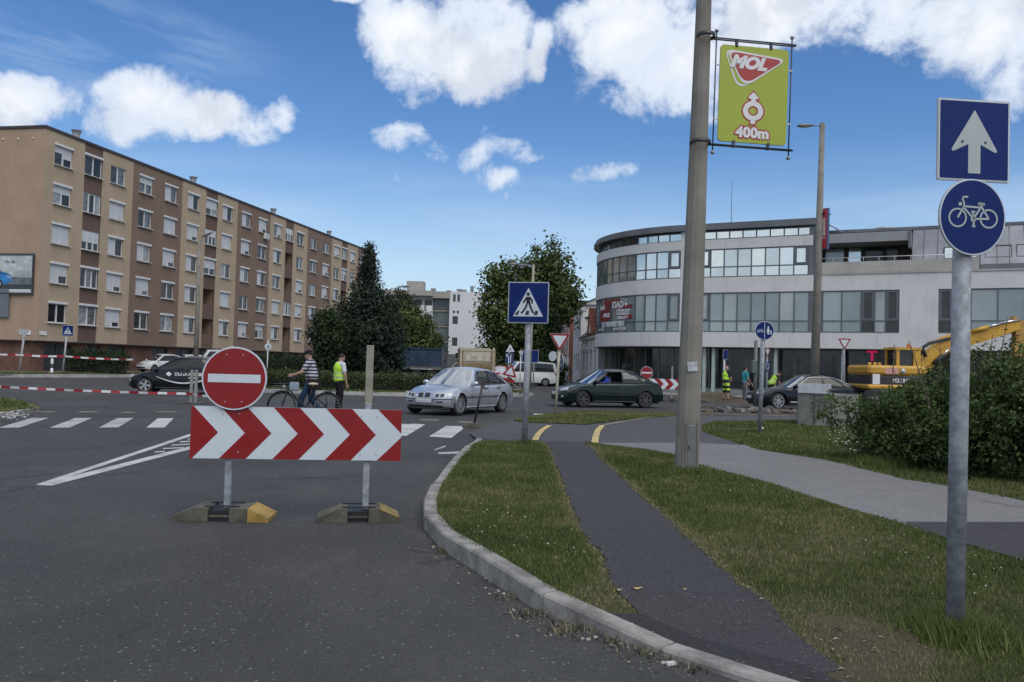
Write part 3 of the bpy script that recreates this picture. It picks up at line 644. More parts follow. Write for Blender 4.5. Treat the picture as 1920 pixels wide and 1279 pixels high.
# ------------------------------------------------------------------ buildings: shared helpers
def wall_holes(mb, x0, x1, z0, z1, holes, y=0., depth=.2, mi=0, M=None):
    """upright wall in the local xz plane (outside towards -y) with rectangular openings and their reveals"""
    xs = sorted({x0, x1, *[min(max(q, x0), x1) for h in holes for q in h[:2]]}); zs = sorted({z0, z1, *[q for h in holes for q in h[2:]]})
    T = (lambda q: M @ Vector(q)) if M else (lambda q: q)
    for i in range(len(xs)-1):
        for j in range(len(zs)-1):
            cx, cz = (xs[i]+xs[i+1])/2, (zs[j]+zs[j+1])/2
            if any(h[0] < cx < h[1] and h[2] < cz < h[3] for h in holes): continue
            mb.add([T(q) for q in ((xs[i],y,zs[j]),(xs[i+1],y,zs[j]),(xs[i+1],y,zs[j+1]),(xs[i],y,zs[j+1]))], [(0,1,2,3)], mi)
    for a, b, c, d in holes:
        p = [(a,c),(b,c),(b,d),(a,d)]
        for k in range(4):
            u, v = p[k], p[(k+1) % 4]
            mb.add([T(q) for q in ((u[0],y,u[1]),(v[0],y,v[1]),(v[0],y+depth,v[1]),(u[0],y+depth,u[1]))], [(3,2,1,0)], mi)
    return mb
def render_mat(name, col, dirt=.3):
    return pm(name, col, .92, 0, .07, .5, .35, 30, .2, stain=dirt)
TAN = render_mat('tan_render', (.42,.325,.228), .3); BROWN = render_mat('brown_render', (.215,.150,.115), .3); LOGB = render_mat('dark_brown_panel', (.15,.10,.08), .12)
GABLE = render_mat('pinkish_tan_render', (.40,.285,.205), .25); DARK = pm('dark_void', (.018,.018,.02), .8, var=.3)
BRICKM = pm('rust_brick', (.155,.085,.062), .9, 0, .25, 1.2, .6, 18, .2, stain=.3)
WFRAME = pm('white_plastic', (.62,.63,.63), .45, 0, .05); DFRAME = pm('dark_frame', (.05,.052,.055), .5)
PANES = [pm('pane_dark', (.016,.018,.021), .06, 0, .4, 1.2, spec=.5), pm('pane_dim', (.045,.05,.055), .07, 0, .4, .9, spec=.5), pm('pane_curtain', (.27,.28,.285), .1, 0, .35, 1.6, spec=.6), pm('pane_net', (.13,.14,.145), .08, 0, .5, 2.2, spec=.6)]
SHUT = pm('roller_shutter', (.55,.56,.575), .55, 0, .06, 1.5); SILL = pm('window_sill', (.55,.54,.52), .7, 0, .1)
# ------------------------------------------------------------------ apartment block
FLM = TR(-33.96, 61.0, 0, R(79)); block = thing('apartment_block', 'long five storey apartment block in tan and brown render with white roller shutters', 'building', FLM)
TOP, OVER = 17.72, 2.43
units = [(0,4.2,6.25,10.15,17.35),(17.35,21.42,23.47,27.45,34.66),(34.66,38.51,40.48,44.5,51.96),(51.96,55.42,57.33,61.35,68.6)]
win_mesh = {}
def window_parts(w, h, nsash):
    key = (w, h, nsash)
    if key in win_mesh: return win_mesh[key]
    fr = MB(); t = .07
    for x0, x1, z0, z1 in ((0,w,0,t),(0,w,h-t,h),(0,t,t,h-t),(w-t,w,t,h-t)): fr.box(((x0+x1)/2,0,(z0+z1)/2), (x1-x0,.07,z1-z0))
    ps = []
    for i in range(1, nsash): fr.box((w*i/nsash,-.005,h/2), (.12,.075,h-2*t))
    frame = fr.mesh('frame', WFRAME)
    pw = (w-2*t-(nsash-1)*.12)/nsash
    pane = MB().box((pw/2, .02, h/2), (pw, .012, h-2*t))
    panes = [pane.mesh('pane', m) for m in PANES]
    sill = MB().box((w/2, -.17, -.03), (w+.16, .26, .05)).mesh('sill', SILL)
    sb = MB(); sb.cbox((w/2, -.14, h+.06), (w+.1, .17, .17), .02); boxm = sb.mesh('shutter_box', WFRAME)
    win_mesh[key] = (frame, panes, sill, boxm, pw, {}); return win_mesh[key]
def shutter_mesh(d, w, drop):
    k = (round(w,2), round(drop,2))
    if k not in d:
        mb = MB(); n = max(2, int(drop/.09))
        for i in range(n):
            z1, z0 = -i*drop/n, -(i+1)*drop/n
            mb.add([(0,-.006,z1),(w,-.006,z1),(w,-.016,z1-.02),(0,-.016,z1-.02),(0,-.006,z0),(w,-.006,z0)], [(0,1,2,3),(3,2,5,4)])
        d[k] = mb.mesh('shutter', SHUT, False)
    return d[k]
def put_window(parent, x, z, w, h, rr, y=.13, nsash=2, sh=None, box=True):
    fm, pms, sm, bm_, pw, sd = window_parts(w, h, nsash)
    o = link('window', fm, parent, TR(x, y, z))
    for i in range(nsash):
        link('pane', rr.choices(pms, (5,3,1.6,2.5))[0], o, TR(.07+i*(pw+.12), 0, 0))
    link('sill', sm, o)
    if box: link('shutter_box', bm_, o)
    for i in range(nsash):
        f = sh[i] if sh else 0
        if f > .05: link('shutter', shutter_mesh(sd, pw+.05, (h-.12)*f), o, TR(.05+i*(pw+.11), -.03, h-.06))
    return o
rr = random.Random(31)
floors = [3.76+2.9*k for k in range(5)]
wall_mats = (TAN, LOGB, TAN, BROWN)
for ui, (b0, b1, b2, b3, b4) in enumerate(units):
    bays = ((b0,b1),(b1,b2),(b2,b3),(b3,b4)); span = b4-b3
    wx = {0: [b1-3.2*(b1-b0)/4.2], 1: [b1+.02], 2: [b2+1.03], 3: [b3+.87, b3+.87+3.66*span/7.2]}
    for bi, (x0, x1) in enumerate(bays):
        holes = []; W_ = 1.88 if bi != 1 else x1-x0-.06
        for fi, z in enumerate(floors):
            for x in wx[bi]: holes.append((x if bi != 1 else x0+.03, (x if bi != 1 else x0+.03)+W_, z, z+(1.42 if bi != 1 else 1.5)))
        mb = MB(); wall_holes(mb, x0, x1, OVER, TOP, holes, 0 if bi != 1 else .03, .22 if bi != 1 else 1.1 if False else .22)
        mb.obj('wall_panel', wall_mats[bi], block)
        for k, h in enumerate(holes):
            fi = [i for i, z in enumerate(floors) if abs(z-h[2]) < .01][0]
            if bi == 1:
                opened = (ui, fi) in ((1,1),(2,2),(2,3),(2,0),(3,2),(1,0))
                if opened:
                    rc = MB(); a, b, c, d = h; e = 1.3
                    rc.add([(a,.25,c),(b,.25,c),(b,.25,d),(a,.25,d),(a,e,c),(b,e,c),(b,e,d),(a,e,d)], [(0,1,5,4),(1,2,6,5),(2,3,7,6),(3,0,4,7),(4,5,6,7)])
                    rc.obj('loggia_recess', render_mat('loggia_render', (.24,.18,.125)), block, fixn=False)
                    MB().box(((a+b)/2, 1.28, (c+d)/2-.2), (.9,.03,1.1)).obj('loggia_door', PANES[0], block)
                else: put_window(block, h[0], h[2], h[1]-h[0], 1.5, rr, .10, 3 if rr.random() < .5 else 2, rr.choice([None, None, (.45,.45,.45), (.9,.9,.9), (.6,.6,.6)]), rr.random() < .6)
            else:
                r_ = rr.random(); sh = None
                if ui == 0 and bi == 0: sh = [(0,0),(.98,.6),(.98,.98),(.4,.4),(.35,.6)][fi]
                elif r_ < .22: sh = (.97,.97)
                elif r_ < .36: sh = (.97,.75)
                elif r_ < .5: sh = (.97,0)
                elif r_ < .6: sh = (.4,.4)
                elif r_ < .68: sh = (0,.8)
                put_window(block, h[0], h[2], 1.88, 1.42, rr, .13, 2, sh, sh is not None or rr.random() < .45)
LEN, DEP = units[-1][-1], 12.5
mb = MB(); mb.add([(0,0,OVER),(0,DEP,OVER),(0,DEP,TOP),(0,0,TOP)], [(0,1,2,3)]); mb.obj('gable_wall', GABLE, block, fixn=False)
mb = MB(); mb.add([(LEN,0,OVER),(LEN,DEP,OVER),(LEN,DEP,TOP),(LEN,0,TOP),(0,DEP,0),(LEN,DEP,0),(LEN,DEP,TOP),(0,DEP,TOP)], [(3,2,1,0),(4,5,6,7)]); mb.obj('rear_wall', TAN, block)
mb = MB(); mb.box((LEN/2, DEP/2, TOP+.1), (LEN+.16, DEP+.16, .2)); roof = mb.obj('roof', pm('roof_coping', (.045,.043,.045), .7), block)
for t in (4.1, 20.25, 36.7, 52.6):
    M_ = Matrix.Translation((t, .75, TOP)); mb = MB(); mb.lathe([(.001,0),(.23,0),(.24,.45),(.27,.62),(.34,.88),(.36,.9)], 14, M_); mb.lathe([(.37,.9),(.37,.97),(.001,.98)], 14, M_, 1)
    mb.obj('vent_pipe', [pm('galvanised_vent', (.42,.43,.44), .5, .3), pm('vent_cap', (.1,.1,.1))], roof)
for i in range(6):
    mb = MB(); mb.lathe([(.001,-.03),(.09,-.03),(.09,.0)], 12, Matrix.Translation((-.01, 1.0+i*1.25, TOP-.75)) @ Matrix.Rotation(math.pi/2, 4, 'Y')); mb.obj('wall_vent', pm('vent_cream', (.6,.55,.45)), block)
# recessed ground floor: brick piers, dark doors and shop windows
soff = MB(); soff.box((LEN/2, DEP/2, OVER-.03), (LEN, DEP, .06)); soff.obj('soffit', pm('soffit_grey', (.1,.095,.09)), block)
opens = []; x = 1.3
while x < LEN-3:
    wdt = rr.choice((2.3, 1.7, 3.1, 2.9, 2.4)); opens.append((x, min(x+wdt, LEN-.5), .25, 2.2)); x += wdt+rr.choice((.7,.9,1.6,3.6 if 4 < x < 9 else .8))
mb = MB(); wall_holes(mb, 0, LEN, .1, OVER-.06, opens, .45, .25); mb.obj('ground_floor_wall', BRICKM, block)
mb = MB(); mb.add([(.4,.45,.1),(.4,DEP,.1),(.4,DEP,OVER),(.4,.45,OVER)], [(0,1,2,3)]); mb.obj('side_base_wall', BRICKM, block, fixn=False)
for a, b, c, d in opens:
    mb = MB(); mb.box(((a+b)/2, .66, (c+d)/2), (b-a, .03, d-c)); dr = mb.obj('garage_door', pm('garage_door', (.035,.036,.038), .35, 0, .4, 2.), block)
    fm = MB()
    for k in range(3): fm.box((a+(b-a)*k/2, .63, (c+d)/2), (.06,.05,d-c))
    fm.box(((a+b)/2, .63, c+(d-c)*.55), (b-a,.05,.05)); fm.obj('door_frame', DFRAME, dr)
# air conditioner under a top floor window
mb = MB(); mb.cbox((33.4,-.22,15.0), (.85,.32,.6), .03); ac = mb.obj('air_conditioner', WFRAME, block)
mb = MB(); mb.ring(.18,.21,0,.02,20,M=Matrix.Translation((33.3,-.39,15.0)) @ Matrix.Rotation(math.pi/2,4,'X')); mb.obj('fan_grille', DFRAME, ac)
for (bx, bz, w) in ((.35,2.86,1.0),(1.35,2.83,.6)):
    pass
gx = lambda y, z: FLM @ Vector((-.03, y, z))
# things fixed to the gable end
def gable_frame(y, z, out=.02):   # local x right, y up, z out of the gable
    return FLM @ (Matrix.Translation((-out, y, z)) @ Matrix(((0,0,-1,0),(-1,0,0,0),(0,1,0,0),(0,0,0,1))))
bb = thing('billboard', 'wall billboard showing a blue hatchback on a grey street, on the gable end', 'billboard', gable_frame(2.95, 7.15, .05))
mb = MB(); mb.box((0,0,.06), (5.0,2.7,.1)); mb.obj('poster_board', pm('poster_pale', (.50,.53,.52), .35, 0, .25, 1.1), bb)
mb = MB()
for x0, x1, y0, y1 in ((-2.56,2.56,1.35,1.47),(-2.56,2.56,-1.47,-1.35),(-2.56,-2.48,-1.35,1.35),(2.48,2.56,-1.35,1.35)): mb.box(((x0+x1)/2,(y0+y1)/2,.08),(x1-x0,y1-y0,.16))
mb.obj('frame', DFRAME, bb)
mb = MB(); mb.prism([(-2.45,-1.1),(2.45,-1.1),(2.45,-.25),(-2.45,-.12)], .111, .113); mb.prism([(-2.45,-1.1),(2.45,-1.1),(2.45,-.75),(-2.45,-.75)], .114, .115, mi=1); mb.obj('printed_street', [pm('print_grey', (.12,.14,.16), .4, 0, .4, 2.), pm('print_dark', (.04,.045,.05), .4)], bb)
mb = MB(); mb.prism([(-2.4,-.75),(.3,-.75),(.75,-.55),(.85,-.15),(.5,.05),(.0,.15),(-.55,.55),(-1.6,.68),(-2.4,.6)], .117, .119)
mb.prism([(-.1,.12),(-.6,.46),(-1.3,.56),(-1.3,.14)], .120, .122, mi=1); mb.prism([(-1.4,.14),(-1.4,.57),(-2.3,.52),(-2.3,.14)], .120, .122, mi=1)
for cx in (-.25,-2.0): mb.prism(circ(.33,20,(cx,-.72)), .120, .123, mi=2); mb.prism(circ(.2,16,(cx,-.72)), .123, .125, mi=3)
mb.prism([(.45,-.1),(.8,-.2),(.78,-.32),(.4,-.25)], .120, .122, mi=3); mb.obj('printed_car', [pm('print_blue', (.015,.17,.42), .35, 0, .5, 1.5), MATS['print_dark'], pm('print_black', (.012,.012,.014)), pm('print_silver', (.35,.37,.4))], bb)
text('printed_script', 'My life', .34, MATS['print_dark'], bb, Matrix.Translation((.6,.85,.12)), 0, .3)
mb = MB()
for k in range(7): x = .95+k*.2; mb.prism([(x,-.2),(x+.17,-.2),(x+.17,.15+.25*((k*37) % 5)/5),(x,.15+.2*((k*53) % 5)/5)], .116, .118)
mb.obj('printed_skyline', pm('print_haze', (.34,.38,.38)), bb)
mb = MB(); mb.box((.15,-1.22,.12),(4.2,.16,.03)); mb.obj('caption_strip', WFRAME, bb)
gs = thing('grey_sign_board', 'plain grey board with a round red ring emblem below the billboard', 'sign', gable_frame(4.0, 5.05, .05))
mb = MB(); mb.box((0,0,.08), (3.4,2.05,.14)); mb.obj('board', pm('board_grey', (.14,.16,.185), .5), gs)
mb = MB(); mb.ring(.36,.46,.15,.155,28,(.55,-.3)); mb.obj('ring_emblem', pm('emblem_red', (.4,.05,.04)), gs); mb = MB(); mb.prism(circ(.36,24,(.55,-.3)),.151,.153); mb.obj('emblem_disc', WFRAME, gs)
for (y_, w) in ((.95,.95),(-.05,.7)):
    o = MB().box((0,0,.02),(w,.3,.03)).obj('street_name_plate', pm('plate_white', (.68,.68,.66)), None, gable_frame(y_ if y_ > 0 else .3, 2.95 if y_ > 0 else 2.95)) if y_ > 0 else MB().box((0,0,.02),(w,.28,.03)).obj('house_number_plate', MATS['plate_white'], None, FLM @ (Matrix.Translation((.55,-.02,2.95)) @ Matrix.Rotation(math.pi/2,4,'X')))
    tag(o, 'white street name plate low on the pinkish gable end' if y_ > 0 else 'small white number plate at the corner of the tan facade', 'sign')
# ------------------------------------------------------------------ curved office building
Q0, DRV = Vector((15.4,54.0)), Vector((math.sin(R(62)),-math.cos(R(62)))); S0, RAD = -4.6, 9.5
P0 = Q0+DRV*S0; PH0 = R(152); CEN = P0+RAD*Vector((math.sin(PH0),-math.cos(PH0)))
def FC(s, o=0., z=0.):
    if s >= S0: p = Q0+DRV*s; n = Vector((-math.cos(R(62)),-math.sin(R(62))))
    else:
        ph = PH0-(S0-s)/RAD; n = -Vector((math.sin(ph),-math.cos(ph))); p = CEN+RAD*n
    p = p+n*o; return Vector((p.x, p.y, z))
def fslab(mb, s0, s1, z0, z1, o0, o1, mi=0, step=.45, smooth=False):
    cut = [s0]+([S0] if s0 < S0 < s1 else [])+[s1]; ss = []
    for a, b in zip(cut[:-1], cut[1:]):
        k = max(1, int(math.ceil((b-a)/step))) if a < S0 else 1
        ss += [a+(b-a)*i/k for i in range(k)]
    ss.append(s1); vs = []
    for s in ss: vs += [FC(s,o1,z0), FC(s,o1,z1), FC(s,o0,z1), FC(s,o0,z0)]
    n = len(ss); fs = [(i*4+e, i*4+(e+1) % 4, (i+1)*4+(e+1) % 4, (i+1)*4+e) for i in range(n-1) for e in range(4)]
    fs += [(3,2,1,0), tuple((n-1)*4+e for e in range(4))]
    return mb.add(vs, fs, mi, smooth)
office = thing('office_building', 'white curved corner office building with ribbon windows over dark shopfronts', 'building')
WREND = pm('white_render', (.63,.62,.605), .85, 0, .06, .6, .2, 25, .3, stain=.38); GREYM = pm('grey_metal', (.17,.175,.185), .45, .5, .12, .8); ROOFM = pm('roof_sheet', (.15,.155,.165), .5, .4, .15, .7)
BEIGE = pm('beige_parapet', (.42,.40,.37), .9, 0, .08, .6, stain=.35); MULL = pm('mullion_grey', (.13,.14,.15), .45, .4)
def opane(name, col, metal, rough):
    m = pm(name, col, rough, metal, .1, .35); return m
REFL = [opane('mirror_glass_a', (.60,.68,.70), .92, .03), opane('mirror_glass_b', (.66,.72,.70), .92, .05), opane('mirror_glass_c', (.48,.56,.58), .9, .03)]
BLIND = [opane('blind_glass_a', (.30,.345,.35), .3, .06), opane('blind_glass_b', (.25,.29,.295), .35, .05), opane('blind_glass_c', (.38,.415,.41), .25, .08)]
SHOP = [opane('shop_glass_a', (.018,.022,.024), .0, .05), opane('shop_glass_b', (.03,.034,.036), .0, .06)]
SE = S0-RAD*R(128)      # the curve runs on round the far side
for z0, z1, s1, o1 in ((3.1,4.05,24,0),(6.62,7.6,24,0),(9.46,10.08,3.4,0)):
    mb = MB(); fslab(mb, SE, s1, z0, z1, -.35, o1); mb.obj('spandrel_band', WREND, office)
mb = MB(); fslab(mb, SE, 3.55, 10.70, 10.92, -.6, .24); fslab(mb, SE, 3.62, 10.925, 11.13, -.6, .12); mb.obj('roof_edge', ROOFM, office)
mb = MB(); ring_ = [FC(SE+(3.5-SE)*i/40, -.4, 11.1) for i in range(41)]+[FC(3.5,-9,11.1), FC(-6,-14,11.1)]; mb.add(ring_, [tuple(range(len(ring_)))]); mb.obj('flat_roof', ROOFM, office)
mb = MB(); fslab(mb, SE, 24, .0, 10.6, -7.0, -3.2); mb.obj('inner_core', DARK, office)
mb = MB(); vs = [FC(3.62,.1,10.95), FC(3.62,-6,10.95), FC(5.4,-6,10.1), FC(4.6,.1,10.3), FC(3.62,.1,7.7), FC(3.62,-6,7.7)]; mb.add([FC(3.5,.05,7.6),FC(3.5,-6,7.6),FC(3.5,-6,11.0),FC(3.5,.05,11.0)], [(0,1,2,3)]); mb.obj('end_wall', GREYM, office, fixn=False)
mb = MB(); mb.add([FC(3.62,.25,11.1),FC(3.62,-1.5,11.1),FC(5.1,-1.5,10.35),FC(4.7,-.6,10.4)], [(0,1,2,3)]); mb.obj('roof_skirt', ROOFM, office, fixn=False)
rr = random.Random(5)
def glaze(ss, z0, z1, mats, zr=None, casement=(), frame_w=.07, o=-.1, mix=None):
    fm = MB()
    for s in ss: fslab(fm, s-frame_w/2, s+frame_w/2, z0, z1, o-.04, o+.05)
    for z in (z0+.04, z1-.04)+((zr,) if zr else ()): fslab(fm, ss[0], ss[-1], z-.035, z+.035, o-.04, o+.045)
    fo = fm.obj('window_frame', MULL, office)
    for i in range(len(ss)-1):
        for a, b in (((z0,zr),(zr,z1)) if zr else ((z0,z1),)):
            mt = rr.choice(mats) if mix is None else mix(i, a)
            cw = frame_w/2; zt = .035
            if i in casement and (not zr or a == zr):
                cm = MB()
                for q in ((ss[i]+cw, ss[i]+.17, a+.04, b-.06), (ss[i+1]-.17, ss[i+1]-cw, a+.04, b-.06), (ss[i]+.17, ss[i+1]-.17, a+.03, a+.15), (ss[i]+.17, ss[i+1]-.17, b-.15, b-.05)): fslab(cm, q[0], q[1], q[2], q[3], o, o+.07)
                cm.obj('casement', MULL, fo); cw = .16; zt = .14
            pb = MB(); fslab(pb, ss[i]+cw-.01, ss[i+1]-cw+.01, a+zt-.01, b-zt+.01, o-.02, o, step=.9); pb.obj('pane', mt, fo)
lin = lambda a, b, n: [a+(b-a)*i/n for i in range(n+1)]
sA = [-3.62]+lin(-2.97, 3.12, 7); sC = lin(SE+3, S0-.35, 20)
glaze(sA, 7.6, 9.46, REFL, 8.28, (0,7)); glaze(sC, 7.6, 9.46, REFL, 8.28, (19,))
glaze(lin(-3.5,3.34,8), 10.08, 10.66, REFL, o=-.16); glaze(lin(SE+3, S0-.4, 20), 10.08, 10.66, REFL, o=-.3, mix=lambda i, a: REFL[i % 3] if i > 15 else SHOP[1])
glaze(sA[:1]+lin(-2.97,3.2,7), 4.05, 6.62, BLIND, 4.78, (0,)); glaze(sC, 4.05, 6.62, BLIND, 4.78, (19,), mix=lambda i, a: BLIND[i % 3])
for s0, s1 in ((S0-.35,-3.62),): 
    for z0, z1 in ((4.05,6.62),(7.6,9.46),(10.08,10.66)): mb = MB(); fslab(mb, s0, s1, z0-.01, z1+.01, -.3, .004); mb.obj('wall_pier', WREND, office)
mb = MB(); fslab(mb, 3.16, 3.5, 7.6, 10.66, -.3, -.02); mb.obj('wall_pier', GREYM, office)
mb = MB(); fslab(mb, 3.22, 4.0, 4.05, 6.62, -.3, -.08); mb.obj('wall_pier', GREYM, office)
glaze([4.0,5.1,6.2,6.95,7.55,8.3], 4.05, 6.62, BLIND, 4.78, (2,4), mix=lambda i, a: BLIND[i % 3] if i < 2 else (SHOP[1] if i != 3 else BLIND[2]))
mb = MB(); fslab(mb, 8.3, 10.35, 4.04, 6.63, -.3, .003); mb.obj('white_wall', WREND, office)
glaze([10.35,11.1,12.0], 4.05, 6.62, SHOP, 4.78, (0,)); glaze(lin(12.0,24,9), 4.05, 6.62, BLIND, 4.78)
# set-back top storey with terrace
mb = MB(); fslab(mb, 3.55, 12.4, 7.72, 8.36, -.25, -.02); mb.obj('terrace_parapet', BEIGE, office)
mb = MB(); fslab(mb, 3.55, 24, 7.6, 7.7, -3., .06); mb.obj('terrace_slab', BEIGE, office)
mb = MB(); mb.tube([FC(3.6,-.12,8.62), FC(12.4,-.12,8.62)], .022, 6)
for s in lin(3.7,12.3,10): mb.tube([FC(s,-.12,8.36), FC(s,-.12,8.62)], .016, 6)
mb.obj('terrace_rail', pm('rail_white', (.62,.62,.63), .4, .3), office)
mb = MB(); fslab(mb, 3.55, 8.9, 7.7, 10.0, -2.6, -2.4); mb.obj('terrace_wall', pm('terrace_dark_wall', (.05,.047,.045), .8), office)
for s0, s1, m in ((3.8,4.9,BLIND[0]),(5.2,5.9,REFL[2]),(6.2,7.2,SHOP[0]),(7.4,8.0,SHOP[1])):
    mb = MB(); fslab(mb, s0, s1, 7.75, 9.5, -2.38, -2.34); mb.obj('terrace_window', m, office)
mb = MB(); fslab(mb, 3.56, 8.75, 9.55, 10.12, -2.4, -.15); mb.obj('canopy_box', pm('canopy_grey', (.30,.31,.315), .6, .2, .06, .6), office)
mb = MB(); fslab(mb, 8.72, 8.86, 9.1, 10.16, -2.4, -.1); mb.obj('canopy_cheek', GREYM, office)
k = 0; s = 8.9
while s < 24:    # standing-seam sheets of the sloping roof, one by one
    w = .62+.22*((k*7) % 3)/2; e = min(s+w, 24)
    mb = MB(); mb.add([FC(s+.015,-.3,8.0 if s > 12.4 else 7.75), FC(e-.015,-.3,8.0 if s > 12.4 else 7.75), FC(e-.015,-1.75,10.42), FC(s+.015,-1.75,10.42)], [(0,1,2,3)])
    mb.tube([FC(s,-.28,7.8), FC(s,-1.73,10.44)], .022, 4, smooth=False); mb.obj('roof_sheet', pm('standing_seam', (.24,.25,.275), .42, .55, .15, .8), office, fixn=False); s = e; k += 1
mb = MB(); fslab(mb, 3.5, 24, 10.40, 10.58, -6, -1.7); mb.obj('roof_ridge', ROOFM, office)
mb = MB(); fslab(mb, 12.45, 24, 7.7, 8.02, -.32, -.26); mb.obj('roof_kerb', GREYM, office)
for s0, s1, m in ((10.6,11.5,REFL[1]),(11.8,12.3,REFL[0]),(12.7,14.0,SHOP[0]),(14.25,15.1,REFL[1]),(16,17,REFL[0])):
    fr = MB()
    def RP(s_, f, o_=.04): return FC(s_, -.3-1.45*f+o_*.87, 7.85+2.57*f+o_*.5)
    fr.add([RP(s0,.22),RP(s1,.22),RP(s1,.5),RP(s0,.5)], [(0,1,2,3)]); sk = fr.obj('skylight', m, office, fixn=False)
    fb = MB()
    for p, q in (((s0,.22),(s1,.22)),((s1,.22),(s1,.5)),((s1,.5),(s0,.5)),((s0,.5),(s0,.22))): fb.tube([RP(*p), RP(*q)], .04, 4, smooth=False)
    fb.obj('skylight_frame', MULL, sk)
# shopfront
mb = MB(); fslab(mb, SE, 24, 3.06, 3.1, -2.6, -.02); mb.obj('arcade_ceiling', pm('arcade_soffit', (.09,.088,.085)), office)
mb = MB(); fslab(mb, SE, 24, .05, .35, -1.45, -1.2); mb.obj('shop_plinth', pm('plinth_pale', (.24,.26,.255)), office)
_o = office
def shop(ss): glaze(ss, .35, 3.06, SHOP, None, (), .08, -1.3)
shop(lin(S0,24,21)); shop(lin(SE+3,S0,14))
for s in (-3.35,-2.75,1.2,5.2,9.0,13.4): mb = MB(); fslab(mb, s-.1, s+.1, .06, 3.06, -.55, -.35); mb.obj('pillar', pm('pillar_pale_green', (.36,.42,.40), .6), office)
mb = MB(); fslab(mb, S0-12.3, S0-10.6, .06, 3.06, -.8, -.3); mb.obj('corner_wall', pm('grey_plaster', (.20,.20,.205)), office)
mb = MB(); fslab(mb, S0-10.9, S0-9.9, .06, 1.25, -.28, -.1); mb.obj('meter_box', pm('meter_pale', (.33,.33,.30)), office)
def ftext(s, txt, size, sc, zc, mat, o=.0, sx=1., off=.0, shear=0., parent=office):
    t = text('lettering', txt, size, mat, parent, Matrix.Identity(4), off, shear, .002, 'CENTER', 1.)
    t.matrix_local = Matrix.Identity(4)
    for v in t.data.vertices: q = FC(sc+v.co.x*sx, o+v.co.z, zc+v.co.y); v.co = q
    return t
MAG = pm('magenta_sign', (.62,.02,.16), .5); MAG.node_tree.nodes['Principled BSDF'].inputs['Emission Color'].default_value = (.8,.015,.12,1); MAG.node_tree.nodes['Principled BSDF'].inputs['Emission Strength'].default_value = .35     # backlit shop sign
ftext(0, 'T', .85, 6.75, 2.68, MAG, -1.15, 1.1, .02)
for k in range(3): mb = MB(); c_ = FC(7.5+.3*k+(.1 if k else 0), -1.15, 2.68); mb.box(c_, (.12,.12,.12), Matrix.Rotation(R(-28),3,'Z')); mb.obj('sign_dot', MAG, office) if k else None
# rental banner on the curved windows
ban = tag(bpy.data.objects.new('rental_banner', None), 'red and white shop to let lettering stuck on the curved first floor windows', 'banner'); COL.objects.link(ban)
SA = S0-11.1
REDF = pm('banner_red', (.20,.022,.025), .5, 0, .2, 2.); WFILM = pm('banner_white', (.66,.67,.67), .5)
for s0, s1, z0, z1 in ((3.2,5.6,6.1,6.45),(2.5,4.0,5.55,5.95),(2.3,4.3,4.95,5.5),(5.0,6.9,5.75,6.0),(5.7,6.9,5.0,5.3),(3.4,4.2,5.5,6.2)):
    mb = MB(); fslab(mb, SA+s0, SA+s1, z0, z1, -.045, -.04); mb.obj('red_film', REDF, ban)
for txt, sz, sc, zc, sx in (('KIADÓ',.62,5.6,6.02,1.0),('ÜZLET',.5,6.0,5.47,1.0),('OFFICE',.36,3.7,5.33,1.0),('BEREGÁPT',.24,5.95,5.1,1.05),('ZU VERMIETEN',.46,4.5,4.66,1.05),('Árpád',.42,2.9,5.93,1.0),('+36 30 957 0142',.2,5.6,4.33,1.1),('06 90 614 820',.18,2.7,4.33,1.2)):
    ftext(0, txt, sz, SA+sc, zc, WFILM, -.03, sx, .028 if sz > .3 else .012, 0, ban)
for k, ch in enumerate('IRODA'): ftext(0, ch, .32, SA+1.75, 6.1-.33*k, WFILM, -.03, 1.2, .012, 0, ban)
# roof things of the office
ap = D(1371, 415, 62.0); mb = MB(); mb.tube([(ap.x, 62, 11.1), (ap.x, 62, D(1371,337,62).z)], [.03,.012], 6); mb.lathe([(.001,0),(.12,0),(.12,.1),(.04,.2)], 10, Matrix.Translation((ap.x,62,11.1))); tag(mb.obj('antenna_mast', DFRAME), 'thin antenna mast on the curved office roof', 'antenna')
pent = thing('roof_plant', 'pale plant room with a vent stack on the office roof', 'plant room', TR(D(1662,400,66).x, 66, 10.5, R(-28)))
mb = MB(); mb.box((0,0,.9), (2.6,2,1.8)); mb.obj('plant_room', pm('plant_pale', (.46,.47,.47)), pent)
mb = MB(); mb.lathe([(.001,1.8),(.55,1.8),(.55,2.3),(.75,2.32),(.75,2.5),(.3,2.6),(.001,2.6)], 12); mb.obj('vent_stack', MATS['plant_pale'], pent)
mb = MB(); mb.box((-1.6,0,.6),(.7,1.4,1.2)); mb.box((1.7,0,.5),(.8,1.4,1.0)); mb.obj('duct', GREYM, pent)
for px in (1712,1732):
    q = D(px,420,64); mb = MB(); mb.lathe([(.001,0),(.62,0),(.62,.75),(.66,.76),(.66,.9),(.001,.92)], 14, Matrix.Translation((q.x,64,10.4))); tag(mb.obj('roof_drum', MATS['plant_pale']), 'squat pale ventilation drum behind the office roof ridge', 'vent', 'ventilation drums on the office roof')
